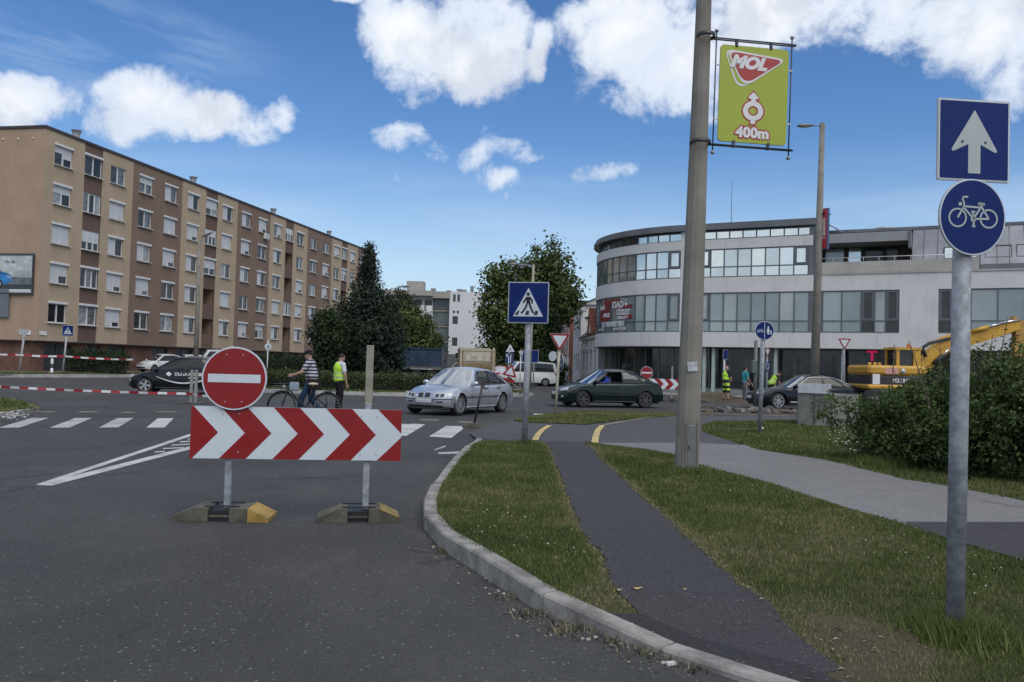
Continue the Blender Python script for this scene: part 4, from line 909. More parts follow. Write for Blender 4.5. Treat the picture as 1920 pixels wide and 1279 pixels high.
# ------------------------------------------------------------------ far blocks and houses
FARW = pm('far_white_wall', (.62,.63,.64), .9, 0, .05, .12, stain=.12); FARG = pm('far_grey', (.2,.205,.205), .8, 0, .1, .2); FARS = pm('far_concrete', (.34,.32,.29), .9)
Y = 150.; fx = lambda px: D(px, 600, Y).x; fzv = lambda py, px=860: D(px, py, Y).z
far = thing('white_apartment_block', 'far white block of flats with a blank gable and rounded balconies', 'building', TR(0, Y, 0))
xg0, xg1, xr0 = fx(842), fx(908), fx(810); zt = fzv(547)
hs_ = [(xg0+.5+dx_, xg0+.5+dx_+w_, fzv(py), fzv(py)+h_) for dx_, w_, py, h_ in ((.1,.45,566,1.3),(.85,.45,566,1.3),(.1,.4,588,.5),(.8,.4,588,.5),(.1,.95,608,1.4),(.1,.95,649,1.5))]
mb = MB(); wall_holes(mb, xg0, xg1, 0, zt, hs_, 0, .25); mb.obj('gable_wall', FARW, far)
for a, b, c, d in hs_: MB().box(((a+b)/2,.2,(c+d)/2),(b-a,.05,d-c)).obj('window', PANES[1], far)
mb = MB(); mb.box(((xg0+xg1)/2,5.2,zt/2),(xg1-xg0-.02,10,zt-.02)); mb.obj('gable_block', FARW, far)
mb = MB(); mb.box(((xr0+xg0)/2,3,(zt-1)/2),(xg0-xr0,3,zt-1)); mb.obj('stair_recess', FARG, far)
for k in range(4):
    mb = MB(); mb.box(((xr0+xg0)/2,1.2,2.6+2.75*k),(xg0-xr0-.1,.15,.25)); mb.obj('recess_slab', FARS, far)
    mb = MB(); mb.box(((xr0+xg0)/2,1.4,4.0+2.75*k),(xg0-xr0-.3,.05,2.3)); mb.obj('recess_glazing', pm('far_glazing', (.12,.15,.15), .2), far)
mb = MB(); mb.box(((xr0+xg0)/2,.8,zt-.65),(xg0-xr0+.1,2.2,1.2)); mb.obj('recess_header', FARS, far)
xl = fx(716); mb = MB(); mb.box(((xl+xr0)/2,5,zt/2-.4),(xr0-xl,8,zt-.8)); mb.obj('wing', FARW, far)
mb = MB(); mb.box(((xl+xr0)/2,4,zt-.5),(xr0-xl+.2,10.4,.9)); mb.obj('wing_roof', FARS, far)
for k in range(4):
    z = 2.2+2.75*k; x0 = fx(772)-.8*k*0
    mb = MB(); n = 8; pts = [(x0-1.2,0)]+[(x0+(xr0-x0)*i/n, -1.0-.5*math.sin(math.pi*i/n)) for i in range(n+1)]+[(xr0,0)]
    mb.prism(pts, z, z+.18); mb.obj('balcony_slab', FARW, far)
    mb = MB()
    for i in range(1, n+1, 1):
        a, b = pts[i], pts[i+1]; mb.box(((a[0]+b[0])/2,(a[1]+b[1])/2,z+.66),(math.hypot(b[0]-a[0],b[1]-a[1]),.08,.95),Matrix.Rotation(math.atan2(b[1]-a[1],b[0]-a[0]),3,'Z'), 1 if i in (2,3,6) else 0)
    mb.obj('balcony_front', [FARW, FARG], far)
    for a, b in ((x0+.4,x0+1.6),(x0+2.1,xr0-.2)): MB().box(((a+b)/2,.98,z+1.3),(b-a,.06,2.0)).obj('window', PANES[0], far)
mb = MB(); mb.box(((fx(757)+fx(790))/2,4,zt+.7),(fx(790)-fx(757),3,2.4)); mb.obj('lift_house', FARS, far)
for px, w, h in ((808,.8,.8),(838,.9,.5),(858,.9,.8),(867,.9,.7),(882,.6,1.4)): MB().box((fx(px),3,zt+h/2-.1),(w,1,h)).obj('chimney', FARG, far)
# grey yard wall with a painted arc
wy = 84.; mb = MB(); a, b = D(833,690,wy), D(874,690,wy); gw = thing('yard_wall', 'grey concrete yard wall with a white painted arc beside the dump truck', 'wall', TR((a.x+b.x)/2, wy, 0)); mb.box((0,0,1.25),(b.x-a.x,.25,2.5)); mb.obj('wall', pm('wall_grey', (.15,.16,.17), .9, 0, .2, 1.), gw)
mb = MB(); mb.ring(.55,.64,0,.01,20,(.35,1.1),face(0,-.128,0),0,R(70),R(300)); mb.obj('painted_arc', FARW, gw)
# little houses along the side street
hA = thing('old_town_house', 'single storey white old house with stucco pilasters and a red tiled dormer roof', 'house', TR(7.0, 66.0, 0, R(91.5)) @ Matrix.Diagonal((1,-1,1,1)))
CREAM = pm('old_cream_plaster', (.78,.77,.72), .9, 0, .08, .9, .2, stain=.3)
mb = MB(); wl = 15.; hl = [(3.6+i*2.9,4.6+i*2.9,1.0,3.0) for i in range(4)]; wall_holes(mb, 0, wl, 0, 4.3, hl, 0, .2); mb.add([(0,0,0),(0,7,0),(0,7,4.3),(0,3.5,6.9),(0,0,4.3)], [(0,1,2,3,4)]); mb.obj('wall', CREAM, hA, fixn=False)
for a, b, c, d in hl:
    w_ = MB().box(((a+b)/2,.16,(c+d)/2),(b-a,.04,d-c)).obj('window', PANES[1], hA); MB().box(((a+b)/2,-.06,c-.08),(b-a+.3,.16,.12)).obj('sill', CREAM, w_); MB().box(((a+b)/2,-.08,d+.15),(b-a+.4,.2,.2)).obj('hood', CREAM, w_)
for x_ in (.25,1.0,1.75,2.6,5.2,8.1,11,13.9): MB().cbox((x_,-.07,2.0),(.34,.14,3.6),.03).obj('pilaster', CREAM, hA)
MB().box((wl/2,-.14,4.15),(wl,.3,.3)).obj('cornice', CREAM, hA)
TILE = pm('red_roof_tile', (.27,.09,.055), .85, 0, .3, 1.2, .5, 14); TILED = pm('dark_roof_tile', (.07,.06,.058), .85, 0, .3, 1.2)
mb = MB(); mb.add([(-.3,-.45,4.25),(wl,-.45,4.25),(wl,3.5,7.1),(-.3,3.5,7.1),(-.3,7.4,4.25),(wl,7.4,4.25)], [(0,1,2,3),(3,2,5,4)]); rf_ = mb.obj('roof', TILED, hA, fixn=False)
mb = MB(); mb.add([(2.3,-.55,4.35),(3.5,-.55,6.3),(4.7,-.55,4.35)], [(0,1,2)]); mb.obj('dormer_gable', CREAM, rf_, fixn=False)
for sgn in (-1, 1):
    for k in range(9):     # tile courses of the dormer
        f0, f1 = k/9, (k+1)/9; x0_, x1_ = 3.5+sgn*1.35*(1-f0), 3.5+sgn*1.35*(1-f1); z0_, z1_ = 4.2+2.2*f0, 4.2+2.2*f1
        mb = MB(); mb.add([(x0_,-.7,z0_+.012),(x0_,3.4,z0_+.012),(x1_,3.4,z1_),(x1_,-.7,z1_)], [(0,1,2,3)]); mb.obj('tile_course', TILE, rf_, fixn=False)
hB = thing('grey_gabled_house', 'tall pale house with a plain gable rising behind the old house', 'house', TR(6.6, 82.0, 0, R(90)) @ Matrix.Diagonal((1,-1,1,1)))
mb = MB()
mb.add([(0,0,0),(0,10,0),(0,10,8.3),(0,4.6,9.6),(0,0,7.6)], [(4,3,2,1,0)]); wall_holes(mb, 0, 10, 0, 7.6, [(1.5+i*2.8,2.8+i*2.8,z,z+1.7) for i in range(3) for z in (1.2,4.6)], 0, .2); mb.obj('wall', pm('house_offwhite', (.64,.64,.63), .9, 0, .06, .5, stain=.2), hB, fixn=False)
for i in range(3):
    for z in (1.2,4.6): MB().box((2.15+i*2.8,.15,z+.85),(1.3,.05,1.7)).obj('window', PANES[0], hB)
mb = MB(); mb.add([(-.25,-.3,7.5),(10,-.3,7.5),(10,4.6,9.75),(-.25,4.6,9.75),(-.25,10.2,8.35),(10,10.2,8.35)], [(0,1,2,3),(3,2,5,4)]); mb.obj('roof', FARG, hB, fixn=False); MB().box((.5,7.5,9.8),(.9,.9,2.2)).obj('chimney', pm('chimney_brick', (.2,.12,.09)), hB)
MB().box((-.06,5,7.55),(.1,10,.14)).obj('string_course', FARG, hB)
hC = thing('terracotta_house', 'narrow house with terracotta and white bands down the side street', 'house', TR(6.3, 94.0, 0, R(91)) @ Matrix.Diagonal((1,-1,1,1)))
wall_holes(mb := MB(), 0, 14, 2.6, 8.6, [(1+i*2.6,2.2+i*2.6,z,z+1.8) for i in range(5) for z in (3.2,6.0)], 0, .2); mb.add([(0,0,0),(0,8,0),(0,8,8.6),(0,0,8.6)], [(3,2,1,0)]); mb.obj('wall', pm('terracotta_wall', (.30,.125,.085), .9, 0, .1), hC, fixn=False)
for i in range(5):
    for z in (3.2,6.0): w_ = MB().box((1.6+i*2.6,.15,z+.9),(1.2,.05,1.8)).obj('window', PANES[1], hC)
    MB().box((.55+i*2.6,-.05,5.6),(.3,.1,6)).obj('white_strip', CREAM, hC)
MB().box((7,0,1.3),(14,.1,2.6)).obj('base_wall', CREAM, hC); mb = MB(); mb.box((7,4,8.75),(14.4,8.6,.3)); mb.obj('roof', TILED, hC)
# ------------------------------------------------------------------ street furniture
GALV = pm('galvanised_steel', (.25,.27,.295), .62, .12, .3, 14., .1, 30, stain=.25); ALU = pm('aluminium_back', (.45,.46,.47), .5, .4); SIGNW = pm('sign_white', (.56,.61,.66), .35, 0, .04, 3); SIGNR = pm('sign_red', (.23,.007,.008), .35, 0, .06, 3)
SIGNB = pm('sign_blue', (.002,.017,.12), .45, 0, .08, 3, spec=.22); SIGNG = pm('sign_grey_film', (.40,.44,.43), .4, 0, .05, 4); BLACKP = pm('sign_black', (.012,.013,.015), .5); PCONC = pm('pole_concrete', (.215,.203,.178), .92, 0, .16, 2.2, .5, 45, .25, stain=.42)
RUBBER = pm('recycled_rubber', (.085,.08,.06), .9, 0, .35, 6, .6, 50); RUBY = pm('yellow_rubber', (.31,.20,.05), .85, 0, .3, 5, .4, 40)
def post_thing(name, label, cat, p, h, r, yaw=0., mat=GALV, lean=(0,0), group=None):
    root = thing(name, label, cat, TR(p.x, p.y, p.z, yaw), group); mb = MB(); mb.tube([(0,0,-.1),(lean[0],lean[1],h)], r, 16); mb.lathe([(r*1.04,h-.01),(r*1.04,h+.012),(.001,h+.02)], 16, Matrix.Translation((lean[0],lean[1],0))); mb.obj('post', mat, root); return root
def plate(root, name, poly, z, M, mat, rim=.012, t=.003, rimmat=ALU, edge=True):
    """sign plate: backing with folded rim and coloured face"""
    mb = MB(); mb.prism(poly, -.012, 0, M); o = mb.obj(name, rimmat, root)
    c = Vector((sum(p[0] for p in poly)/len(poly), sum(p[1] for p in poly)/len(poly))); sc = lambda k: [tuple(c+(Vector(p)-c)*k) for p in poly]
    mb = MB(); mb.prism(sc(1-rim*2), .0005, .0025, M); mb.obj('sign_face', mat, o); return o
def tri(w, up=True, cy=0.):
    h = w*.866; s = 1 if up else -1; return [(-w/2, cy-s*h/3),(w/2, cy-s*h/3),(0, cy+s*2*h/3)]
def round_tri(w, up, r, cy=0.):
    pts = tri(w-2*r*1.73, up, cy); out = []; s = 1 if up else -1
    angs = ((150,270),(270,390),(30,150)) if up else ((90,210),(-30,90),(210,330))
    order = (0,1,2) if up else (0,2,1)
    for i, k in enumerate((0,1,2)):
        a0, a1 = {True: {0:(150,270),1:(270,390),2:(30,150)}, False: {0:(210,90),1:(90,-30),2:(-30,-150)}}[up][k]
        for j in range(7): th = R(a0+(a1-a0)*j/6); out.append((pts[k][0]+r*math.cos(th), pts[k][1]+r*math.sin(th)))
    return out
def rivets(o, pts, M, mat=ALU, r=.007):
    for x, y in pts: mb = MB(); mb.lathe([(r,0),(r*.7,.004),(.001,.005)], 8, M @ Matrix.Translation((x,y,.003))); mb.obj('rivet', mat, o)
# --- barrier with chevron board and no-entry disc
b0, b1 = D(360,805,8.24), D(753,812,8.48)
yawb = math.atan2(.24, b1.x-b0.x)
def barrier(name, label, M, full=True):
    root = thing(name, label, 'barrier', M, 'road closure barriers')
    px_ = (.355, 1.67); Mb = face(0, -.055, .58); b = lambda k: .256+.2495*k; w = .235
    for i, x in enumerate(px_):
        mb = MB(); mb.cbox((x,0,.88 if i == 0 else .62), (.062,.062,1.56 if i == 0 else 1.04), .006); pt = mb.obj('post', GALV, root)
        if i == 1: MB().cbox((x,0,1.42),(.072,.045,.58),.004).obj('wooden_batten', pm('raw_batten', (.26,.25,.205), .9, 0, .2, 6, .3, 60), root)
        L = .90 if i == 0 else .80; prof = [(-L/2,0),(L/2,0),(L/2,.035),(L/2-.2,.125),(-L/2+.2,.125),(-L/2,.035)]
        Mf = Matrix.Translation((x-.02 if i == 0 else x-.06, 0, .002)) @ Matrix.Rotation(R(-3 if i == 0 else 4),4,'Z') @ Matrix.Rotation(math.pi/2,4,'X')
        mb = MB(); mb.prism([(-L/2,0),(-.11,0),(-.11,.125),(-L/2+.2,.125),(-L/2,.035)], -.2, .2, Mf); mb.prism([(.09,0),(L/2,0),(L/2,.035),(L/2-.2,.125),(.09,.125)], -.2, .2, Mf); mb.prism([(-.11,.0),(.09,.0),(.09,.10),(-.11,.10)], -.19, .17, Mf, 1)
        bs = mb.obj('rubber_foot', [RUBBER, BLACKP], root)
        for zc in (-.13, .1):
            m2 = MB(); m2.prism([(-.16,.126),(.16,.126),(.16,.136),(-.16,.136)], zc-.02, zc+.02, Mf); m2.obj('grip_rib', BLACKP, bs)
        m2 = MB(); m2.prism([(-.10,.04),(.08,.04),(.08,.058),(-.10,.058)], .17, .185, Mf); m2.obj('lifting_slot', RUBBER, bs)
        if i == 0: m2 = MB(); m2.prism([(L/2-.19,.0),(L/2+.004,.0),(L/2+.004,.038),(L/2-.19,.129)], -.204, .204, Mf); m2.obj('yellow_end', RUBY, bs)
        else:
            m2 = MB(); m2.prism([(L/2-.2,.122),(L/2-.2,.129),(L/2-.02,.048),(L/2-.02,.038)], -.203, .203, Mf); m2.obj('worn_yellow_edge', pm('worn_yellow', (.22,.16,.05), .9, 0, .5, 9), bs)
    mb = MB(); mb.prism([(0,0),(2,0),(2,.5),(0,.5)], -.02, 0, Mb); pan = mb.obj('chevron_board', SIGNW, root)
    for k in (1,3,5): m2 = MB(); m2.prism([(b(k)-w,0),(b(k+1)-w,0),(b(k+1),.25),(b(k+1)-w,.5),(b(k)-w,.5),(b(k),.25)], .0006, .002, Mb); m2.obj('red_chevron', SIGNR, pan)
    for q in ([(0,0),(b(0)-w,0),(b(0),.25),(b(0)-w,.5),(0,.5)], [(b(7)-w,.5),(2,.27),(2,.5)], [(b(7)-w,0),(2,0),(2,.23)]): m2 = MB(); m2.prism(q, .0006, .002, Mb); m2.obj('red_end', SIGNR, pan)
    rivets(pan, [(x+dx_, y) for x in px_ for dx_ in (-.06,.09) for y in (.06,.43)], Mb)
    Mn = face(.395, -.082, 1.352); o = plate(root, 'no_entry_sign', circ(.305, 56), 0, Mn, SIGNW, .004)
    m2 = MB(); m2.prism(circ(.289, 56), .003, .0045, Mn); m2.obj('red_disc', SIGNR, o)
    m2 = MB(); m2.prism([(-.245,-.04),(.245,-.04),(.245,.04),(-.245,.04)], .005, .0065, Mn); m2.obj('white_bar', SIGNW, o)
    rivets(o, [(-.08,.225),(.075,.225),(-.08,-.225),(.075,-.225)], Mn @ Matrix.Translation((0,0,.003)))
    return root
barrier('road_barrier', 'red and white chevron barrier with no entry disc and yellow-ended rubber foot', TR(b0.x, b0.y, 0, yawb))
fb = G(1255,752,0); barrier('road_barrier', 'red and white chevron barrier standing behind the dark green saloon', TR(D(1208,730,41).x-.25, 41.4, .01, R(4)))
# --- one-way and cycle-path signs on the grey post
p = G(1790,1190); cyc = post_thing('cycle_path_sign', 'one way arrow sign over a round cycle path sign on a grey post', 'traffic sign', p, 2.62, .052, R(6), GALV, (.02,0))
dd = 4.87; Ms = face(.042, -.06, D(1828,256,dd).z-p.z); sq = plate(cyc, 'one_way_sign', rrect(.45,.482,.012), 0, Ms, SIGNW, .012)
m2 = MB(); m2.prism(rrect(.424,.456,.008), .003, .0042, Ms); m2.obj('blue_field', SIGNB, sq)
m2 = MB(); m2.prism([(0,.178),(-.135,-.045),(-.142,-.058),(-.136,-.068),(-.124,-.066),(-.038,-.024),(-.038,-.195),(.038,-.195),(.038,-.024),(.124,-.066),(.136,-.068),(.142,-.058),(.135,-.045)], .005, .0062, Ms); m2.obj('arrow', SIGNG, sq); rivets(sq, [(-.075,-.01),(.068,-.01)], Ms @ Matrix.Translation((0,0,.004)), DFRAME, .008)
zc = D(1825,402,dd).z-p.z; Mc = face(.037, -.062, zc); rd = plate(cyc, 'cycle_sign', [(x, y*1.09) for x, y in circ(.207,56)], 0, Mc, SIGNW, .006)
m2 = MB(); m2.prism([(x, y*1.09) for x, y in circ(.197,56)], .003, .0042, Mc); m2.obj('blue_field', SIGNB, rd)
mb = MB(); z0, z1 = .005, .0062; lw = .0105
for x in (-.095,.098): mb.ring(.047,.0565,z0,z1,36,(x,-.008),Mc)
for q in ([(-.095,-.008),(-.055,.062),(-.058,.085)],[(-.058,.085),(-.066,.1),(-.060,.115),(-.032,.116)],[(-.062,.06),(.048,.056)],[(-.06,.055),(.004,-.012)],[(.048,.056),(.002,-.012)],[(.045,.072),(.098,-.008)],[(0,-.012),(.098,-.008)],[(.03,.078),(.07,.074)],[(-.012,.03),(.014,.03)],[(.001,.03),(.005,-.055)],[(-.006,-.055),(.016,-.055)]):
    mb.prism(band(q, lw), z0, z1, Mc)
mb.prism(circ(.017,16,(.003,-.012)), z0, z1, Mc); mb.prism(circ(.011,12,(-.08,.072)), z0, z1, Mc); mb.prism(band([(.03,.079),(.072,.075)],.016), z0, z1, Mc); mb.obj('bicycle_symbol', SIGNG, rd)
for z in (zc+.1, zc-.1, zc+.33): m2 = MB(); m2.lathe([(.053,z-.02),(.06,z-.02),(.06,z+.02),(.053,z+.02)], 16); m2.obj('clamp_band', ALU, cyc)
# --- pedestrian crossing sign
def ped_face(root, S, M, detail=True):
    o = plate(root, 'crossing_sign', rrect(S,S,.02*S), 0, M, SIGNW, .018); k = S/.76
    m2 = MB(); m2.prism(rrect(S*.955,S*.955,.015*S), .003, .0045, M); m2.obj('blue_field', SIGNB, o)
    m2 = MB(); m2.prism([(-.28*k,-.255*k),(.28*k,-.255*k),(0,.27*k)], .005, .0065, M); m2.obj('white_triangle', SIGNW, o)
    mb = MB(); P_ = lambda q: mb.prism([(x*k, y*k) for x, y in q], .007, .0085, M)
    P_(circ(.034,14,(-.005,.155))); P_([(-.035,.105),(.03,.105),(.04,.0),(-.04,.0)]); P_(band([(-.02,.1),(-.075,.03),(-.095,-.01)],.034)); P_(band([(.02,.1),(.07,.04),(.068,-.02)],.034))
    P_(band([(-.012,.0),(-.05,-.1),(-.11,-.185),(-.135,-.19)],.036)); P_(band([(.014,.0),(.05,-.095),(.09,-.18),(.115,-.185)],.036))
    for x in (-.20,.0,.165): P_([(x-.045-.012,-.228),(x+.02-.006,-.228),(x+.03+.012*(1 if x < 0 else -1),-.15),(x-.008+.02*(1 if x < 0 else -1),-.15)])
    mb.obj('walking_figure', BLACKP, o); return o
p = G(983,835); ped = post_thing('crossing_sign_post', 'blue zebra crossing sign on a grey post in the kerbside grass', 'traffic sign', p, 2.25, .055, R(-12), GALV, (.02,0))
ped_face(ped, .76, face(.02,-.075, D(990,568,p.y).z-p.z)); rivets(ped, [(-.05,.29),(.08,.29)], face(.02,-.07, D(990,568,p.y).z-p.z) @ Matrix.Translation((0,0,.002)))
# --- concrete lamp column with the fuel station sign
p = G(1287,885); pt = D(1320,0,p.y); Lp = Vector((pt.x-p.x, 0, pt.z-p.z)); top = Lp*1.45
col_ = thing('concrete_pole', 'tall tapered concrete pole with a grey access door in the verge', 'pole', TR(p.x, p.y, p.z))
mb = MB(); mb.tube([Lp*t for t in (-.02,.25,.5,.75,1.0,1.45)], [.172,.158,.143,.126,.108,.085], 12, smooth=False); pole_o = mb.obj('shaft', PCONC, col_)
mb = MB(); mb.lathe([(.175,0),(.22,-.02),(.22,.015),(.172,.04)], 12); mb.obj('footing', PCONC, col_)
mb = MB(); mb.cbox((.035,-.146,.36),(.13,.05,.60),.006); dr_ = mb.obj('access_door', pm('door_grey', (.15,.16,.16), .6, .3, .15, 8), col_); MB().box((-.012,-.174,.36),(.02,.012,.05)).obj('latch', DFRAME, dr_)
for dx_ in (-.04,.110): MB().box((dx_,-.152,.36),(.016,.05,.66)).obj('door_frame', PCONC, dr_)
mb = MB(); mb.prism(rrect(.14,.13,.01), 0, .003, face(.02,-.168,1.47) @ Matrix.Rotation(R(4),4,'Z')); mb.obj('torn_sticker', pm('sticker_grey', (.42,.44,.46), .8, 0, .3, 14), col_)
yw = R(7); wd_ = lambda px, py: D(px, py, p.y+.08)
c0_, = [wd_(1411,180)]; SW, SH = 1.01, 1.47
sg = thing('fuel_station_sign', 'green hanging sign with a red MOL emblem and roundabout arrow, 400m', 'sign', TR(c0_.x, p.y+.06, c0_.z, yw) @ Matrix.Rotation(R(.9),4,'Y') @ Matrix.Diagonal((1,1,.935,1)))
Mg = face(0,-.02,0); GREENS = pm('sign_lime', (.325,.385,.03), .4, 0, .05, 2); REDS = pm('sign_brick_red', (.36,.035,.03), .4, 0, .05, 3); WHT = pm('print_white', (.66,.66,.67), .4, 0, .03)
mb = MB(); mb.prism(rrect(SW,SH,.06), -.012, 0, Mg); pn = mb.obj('panel', GREENS, sg); mb = MB(); mb.prism(rrect(SW+.012,SH+.012,.066), -.016, -.0125, Mg); mb.obj('panel_edge', WHT, pn)
def smooth_poly(pts, r, n=6):
    out = []; k = len(pts)
    for i in range(k):
        a, b, c = Vector(pts[i-1]), Vector(pts[i]), Vector(pts[(i+1) % k]); u = (a-b).normalized()*r[i]; v = (c-b).normalized()*r[i]
        for j in range(n+1):
            t = j/n; out.append(tuple(b+u*(1-t)**2+v*t**2))
    return out
wpoly = smooth_poly([(-.455,.675),(.475,.585),(-.235,.045)], (.15,.13,.2)); gpoly = smooth_poly([(-.43,.65),(.44,.57),(-.215,.085)], (.14,.12,.18)); rpoly = smooth_poly([(-.395,.64),(.43,.56),(-.145,.135)], (.15,.12,.2)); ipoly = smooth_poly([(-.425,.665),(.475,.575),(-.15,.09)], (.15,.13,.2))
for nm, pl_, z, m in (('emblem_border', wpoly, .001, WHT), ('emblem_gap', gpoly, .003, GREENS), ('emblem_inner_border', ipoly, .005, WHT), ('emblem_field', rpoly, .007, REDS)): mb = MB(); mb.prism(pl_, z, z+.0015, Mg); mb.obj(nm, m, pn)
text('emblem_lettering', 'MOL', .25, WHT, pn, Mg @ Matrix.Translation((-.095,.475,.0105)) @ Matrix.Rotation(R(-2.5),4,'Z'), .016, .3, .001, 'CENTER', 1.0)
arrow = [(-.035,-.27),(-.035,-.2)]
def rb(e): return [(-.105+.0-e*.7,-.055-e),(-.04-e*.0,-.055-e),(-.032-e,-.15),(.032+e,-.15),(.04,-.055-e),(.105+e*.7,-.055-e),(.0,.075+e*1.3)]
for e, m, z in ((.022,REDS,.001),(0,WHT,.004)):
    mb = MB(); mb.ring(.075-e,.15+e,z,z+.0015,36,(.0,-.245),Mg); hd = [(.0,.045+e*1.4),(-.078-e,-.045-e*.6),(-.062-e*.8,-.062-e),(-.034-e,-.055-e),(-.034-e,-.12),(.034+e,-.12),(.034+e,-.055-e),(.062+e*.8,-.062-e),(.078+e,-.045-e*.6)]
    mb.prism(hd, z+.0003, z+.0018, Mg); mb.prism([(-.034-e,-.36),(-.034-e,-.445-e),(.034+e,-.445-e),(.034+e,-.36)], z+.0003, z+.0018, Mg); mb.obj('roundabout_arrow' if e == 0 else 'arrow_outline', m, pn)
text('distance_outline', '400m', .215, REDS, pn, Mg @ Matrix.Translation((0,-.585,.0025)), .03, 0, .0008); text('distance_lettering', '400m', .215, WHT, pn, Mg @ Matrix.Translation((0,-.585,.005)), .010, 0, .0008)
fr = MB(); zt_, zb_ = SH/2+.085, -SH/2-.06; DK = pm('dark_steel', (.06,.065,.07), .5, .5)
for z in (zt_, zb_):
    xl_ = -.74 if z > 0 else -.76
    for dy_ in (-.03,.03): fr.tube([(xl_,dy_,z),(.59,dy_,z),], .011, 6)
    fr.tube([(.59,-.03,z),(.615,0,z),(.59,.03,z)], .011, 6)
for x in (-.565,.555): fr.tube([(x,0,zt_+.1),(x,0,zb_-.1)], .010, 8)
fr.obj('bracket_frame', DK, sg)
for x in (-.565,.555):
    for z in (zt_+.12, zb_-.12): MB().ball((x,0,z), .03, 12).obj('ball_finial', pm('finial_zinc', (.30,.31,.31), .45, .5), sg)
for x in (-.27,.24):
    for z, s_ in ((zt_-.05,1),(zb_+.03,-1)): mb = MB(); mb.cbox((x,-.01,z),(.035,.05,.11),.005); mb.obj('hanger', DK, sg)
for x, s_ in ((-.535,1),(.53,-1)):
    for z in (.42,-.40): mb = MB(); mb.box((x,-.012,z),(.075,.015,.022)); mb.obj('side_clip', ALU, sg)
for z, lx in ((zt_,-.74),(zb_,-.76)):
    cz = c0_.z+z-p.z; ax = Lp.x*cz/Lp.z; rad_ = .172-.045*cz/Lp.z*1.25
    mb = MB(); mb.lathe([(rad_+.004,-.03),(rad_+.014,-.03),(rad_+.014,.03),(rad_+.004,.03)], 20, Matrix.Translation((ax+p.x-c0_.x, -.06, z))); mb.obj('pole_clamp', DK, sg)
# --- helper signs further off
def giveway(root, w, M, back=False):
    o = plate(root, 'give_way_sign', round_tri(w, False, .03*w/.7), 0, M, SIGNW if not back else ALU, .008)
    if not back:
        m2 = MB(); m2.prism(round_tri(w*.97, False, .03*w/.7), .003, .0042, M); m2.obj('red_border', SIGNR, o)
        m2 = MB(); m2.prism(round_tri(w*.66, False, .012), .005, .0062, M); m2.obj('white_field', SIGNW, o)
    return o
def roundabout(root, r, M):
    o = plate(root, 'roundabout_sign', circ(r, 32), 0, M, SIGNW, .01); m2 = MB(); m2.prism(circ(r*.95,32), .003, .0042, M); m2.obj('blue_field', SIGNB, o)
    mb = MB()
    for k in range(3):
        a = R(120*k+20); mb.ring(r*.42,r*.58,.005,.0062,8,(0,0),M,0,a,a+R(75)); t = a+R(95); c = Vector((math.cos(t-R(20)),math.sin(t-R(20))))*r*.5; u = Vector((-c.y,c.x)).normalized(); v = c.normalized()
        mb.prism([tuple(c+v*r*.2),tuple(c-v*r*.2),tuple(c+u*r*.35)], .005, .0062, M)
    mb.obj('ring_arrows', SIGNW, o); return o
p = G(1041,778); gw1 = post_thing('give_way_post', 'give way triangle with a side-on roundabout sign on a weathered post', 'traffic sign', p, 2.15, .045, R(-3), pm('weathered_post', (.36,.34,.27), .8, 0, .2, 5), (.08,0))
zz = D(1048,637,p.y).z-p.z; giveway(gw1, .67, face(.08,-.06,zz)); roundabout(gw1, .3, TR(.10,.12,D(1048,680,p.y).z-p.z,R(-68)) @ Matrix.Rotation(math.pi/2,4,'X')); 
mb = MB(); mb.prism(circ(.16,24), -.01, .0, TR(-.13,.05,D(1034,668,p.y).z-p.z,R(-40)) @ Matrix.Rotation(math.pi/2,4,'X')); mb.obj('mirror_back', pm('mirror_grey', (.55,.57,.56), .4), gw1); MB().tube([(-.13,.06,zz-.4),(.06,.0,zz-.4)], .015, 6).obj('bracket', ALU, gw1)
def walkers(root, r, M):
    o = plate(root, 'shared_path_sign', circ(r, 40), 0, M, SIGNW, .012); m2 = MB(); m2.prism(circ(r*.94,40), .003, .0042, M); m2.obj('blue_field', SIGNB, o); mb = MB(); k = r/.225
    P_ = lambda q: mb.prism([(x*k, y*k) for x, y in q], .005, .0062, M)
    P_([(-.006,-.2),(.006,-.2),(.006,.2),(-.006,.2)])
    P_(circ(.02,10,(.085,.085))); P_([(.07,.065),(.1,.065),(.125,-.03),(.105,-.03),(.105,-.09),(.065,-.09),(.065,-.03),(.045,-.03)]); P_(circ(.014,10,(.15,.0))); P_([(.138,-.015),(.162,-.015),(.168,-.09),(.132,-.09)])
    for x in (-.145,-.06): mb.ring(.022*k,.031*k,.005,.0062,20,(x*k,-.02*k),M)
    P_(band([(-.145,-.02),(-.12,.025),(-.075,.025),(-.105,-.02),(-.06,-.02),(-.08,.04)],.008)); mb.obj('path_users', SIGNW, o); return o
p = G(1424,812); sp_ = post_thing('shared_path_sign_post', 'round blue shared cycle and foot path sign on a grey post', 'traffic sign', p, D(1428,606,p.y).z-p.z, .055, R(-2), GALV, (.05,0)); walkers(sp_, .235, face(.06,-.075,D(1428,620,p.y).z-p.z))
p = Vector((D(1415,770,33).x,33,0)); bx_ = post_thing('traffic_post', 'dark green post with a small control box behind the shared path sign', 'post', p, 2.75, .07, 0, pm('green_steel', (.11,.13,.125), .5, .3)); MB().cbox((-.08,-.1,1.75),(.2,.2,.5),.02).obj('control_box', MATS['green_steel'], bx_)
p = Vector((D(1581,735,40).x,40,.02)); g2 = post_thing('far_give_way_post', 'give way sign on a slim grey post beside the excavator', 'traffic sign', p, D(1581,634,40).z, .05, 0); giveway(g2, .63, face(0,-.07,D(1581,642,40).z-.02))
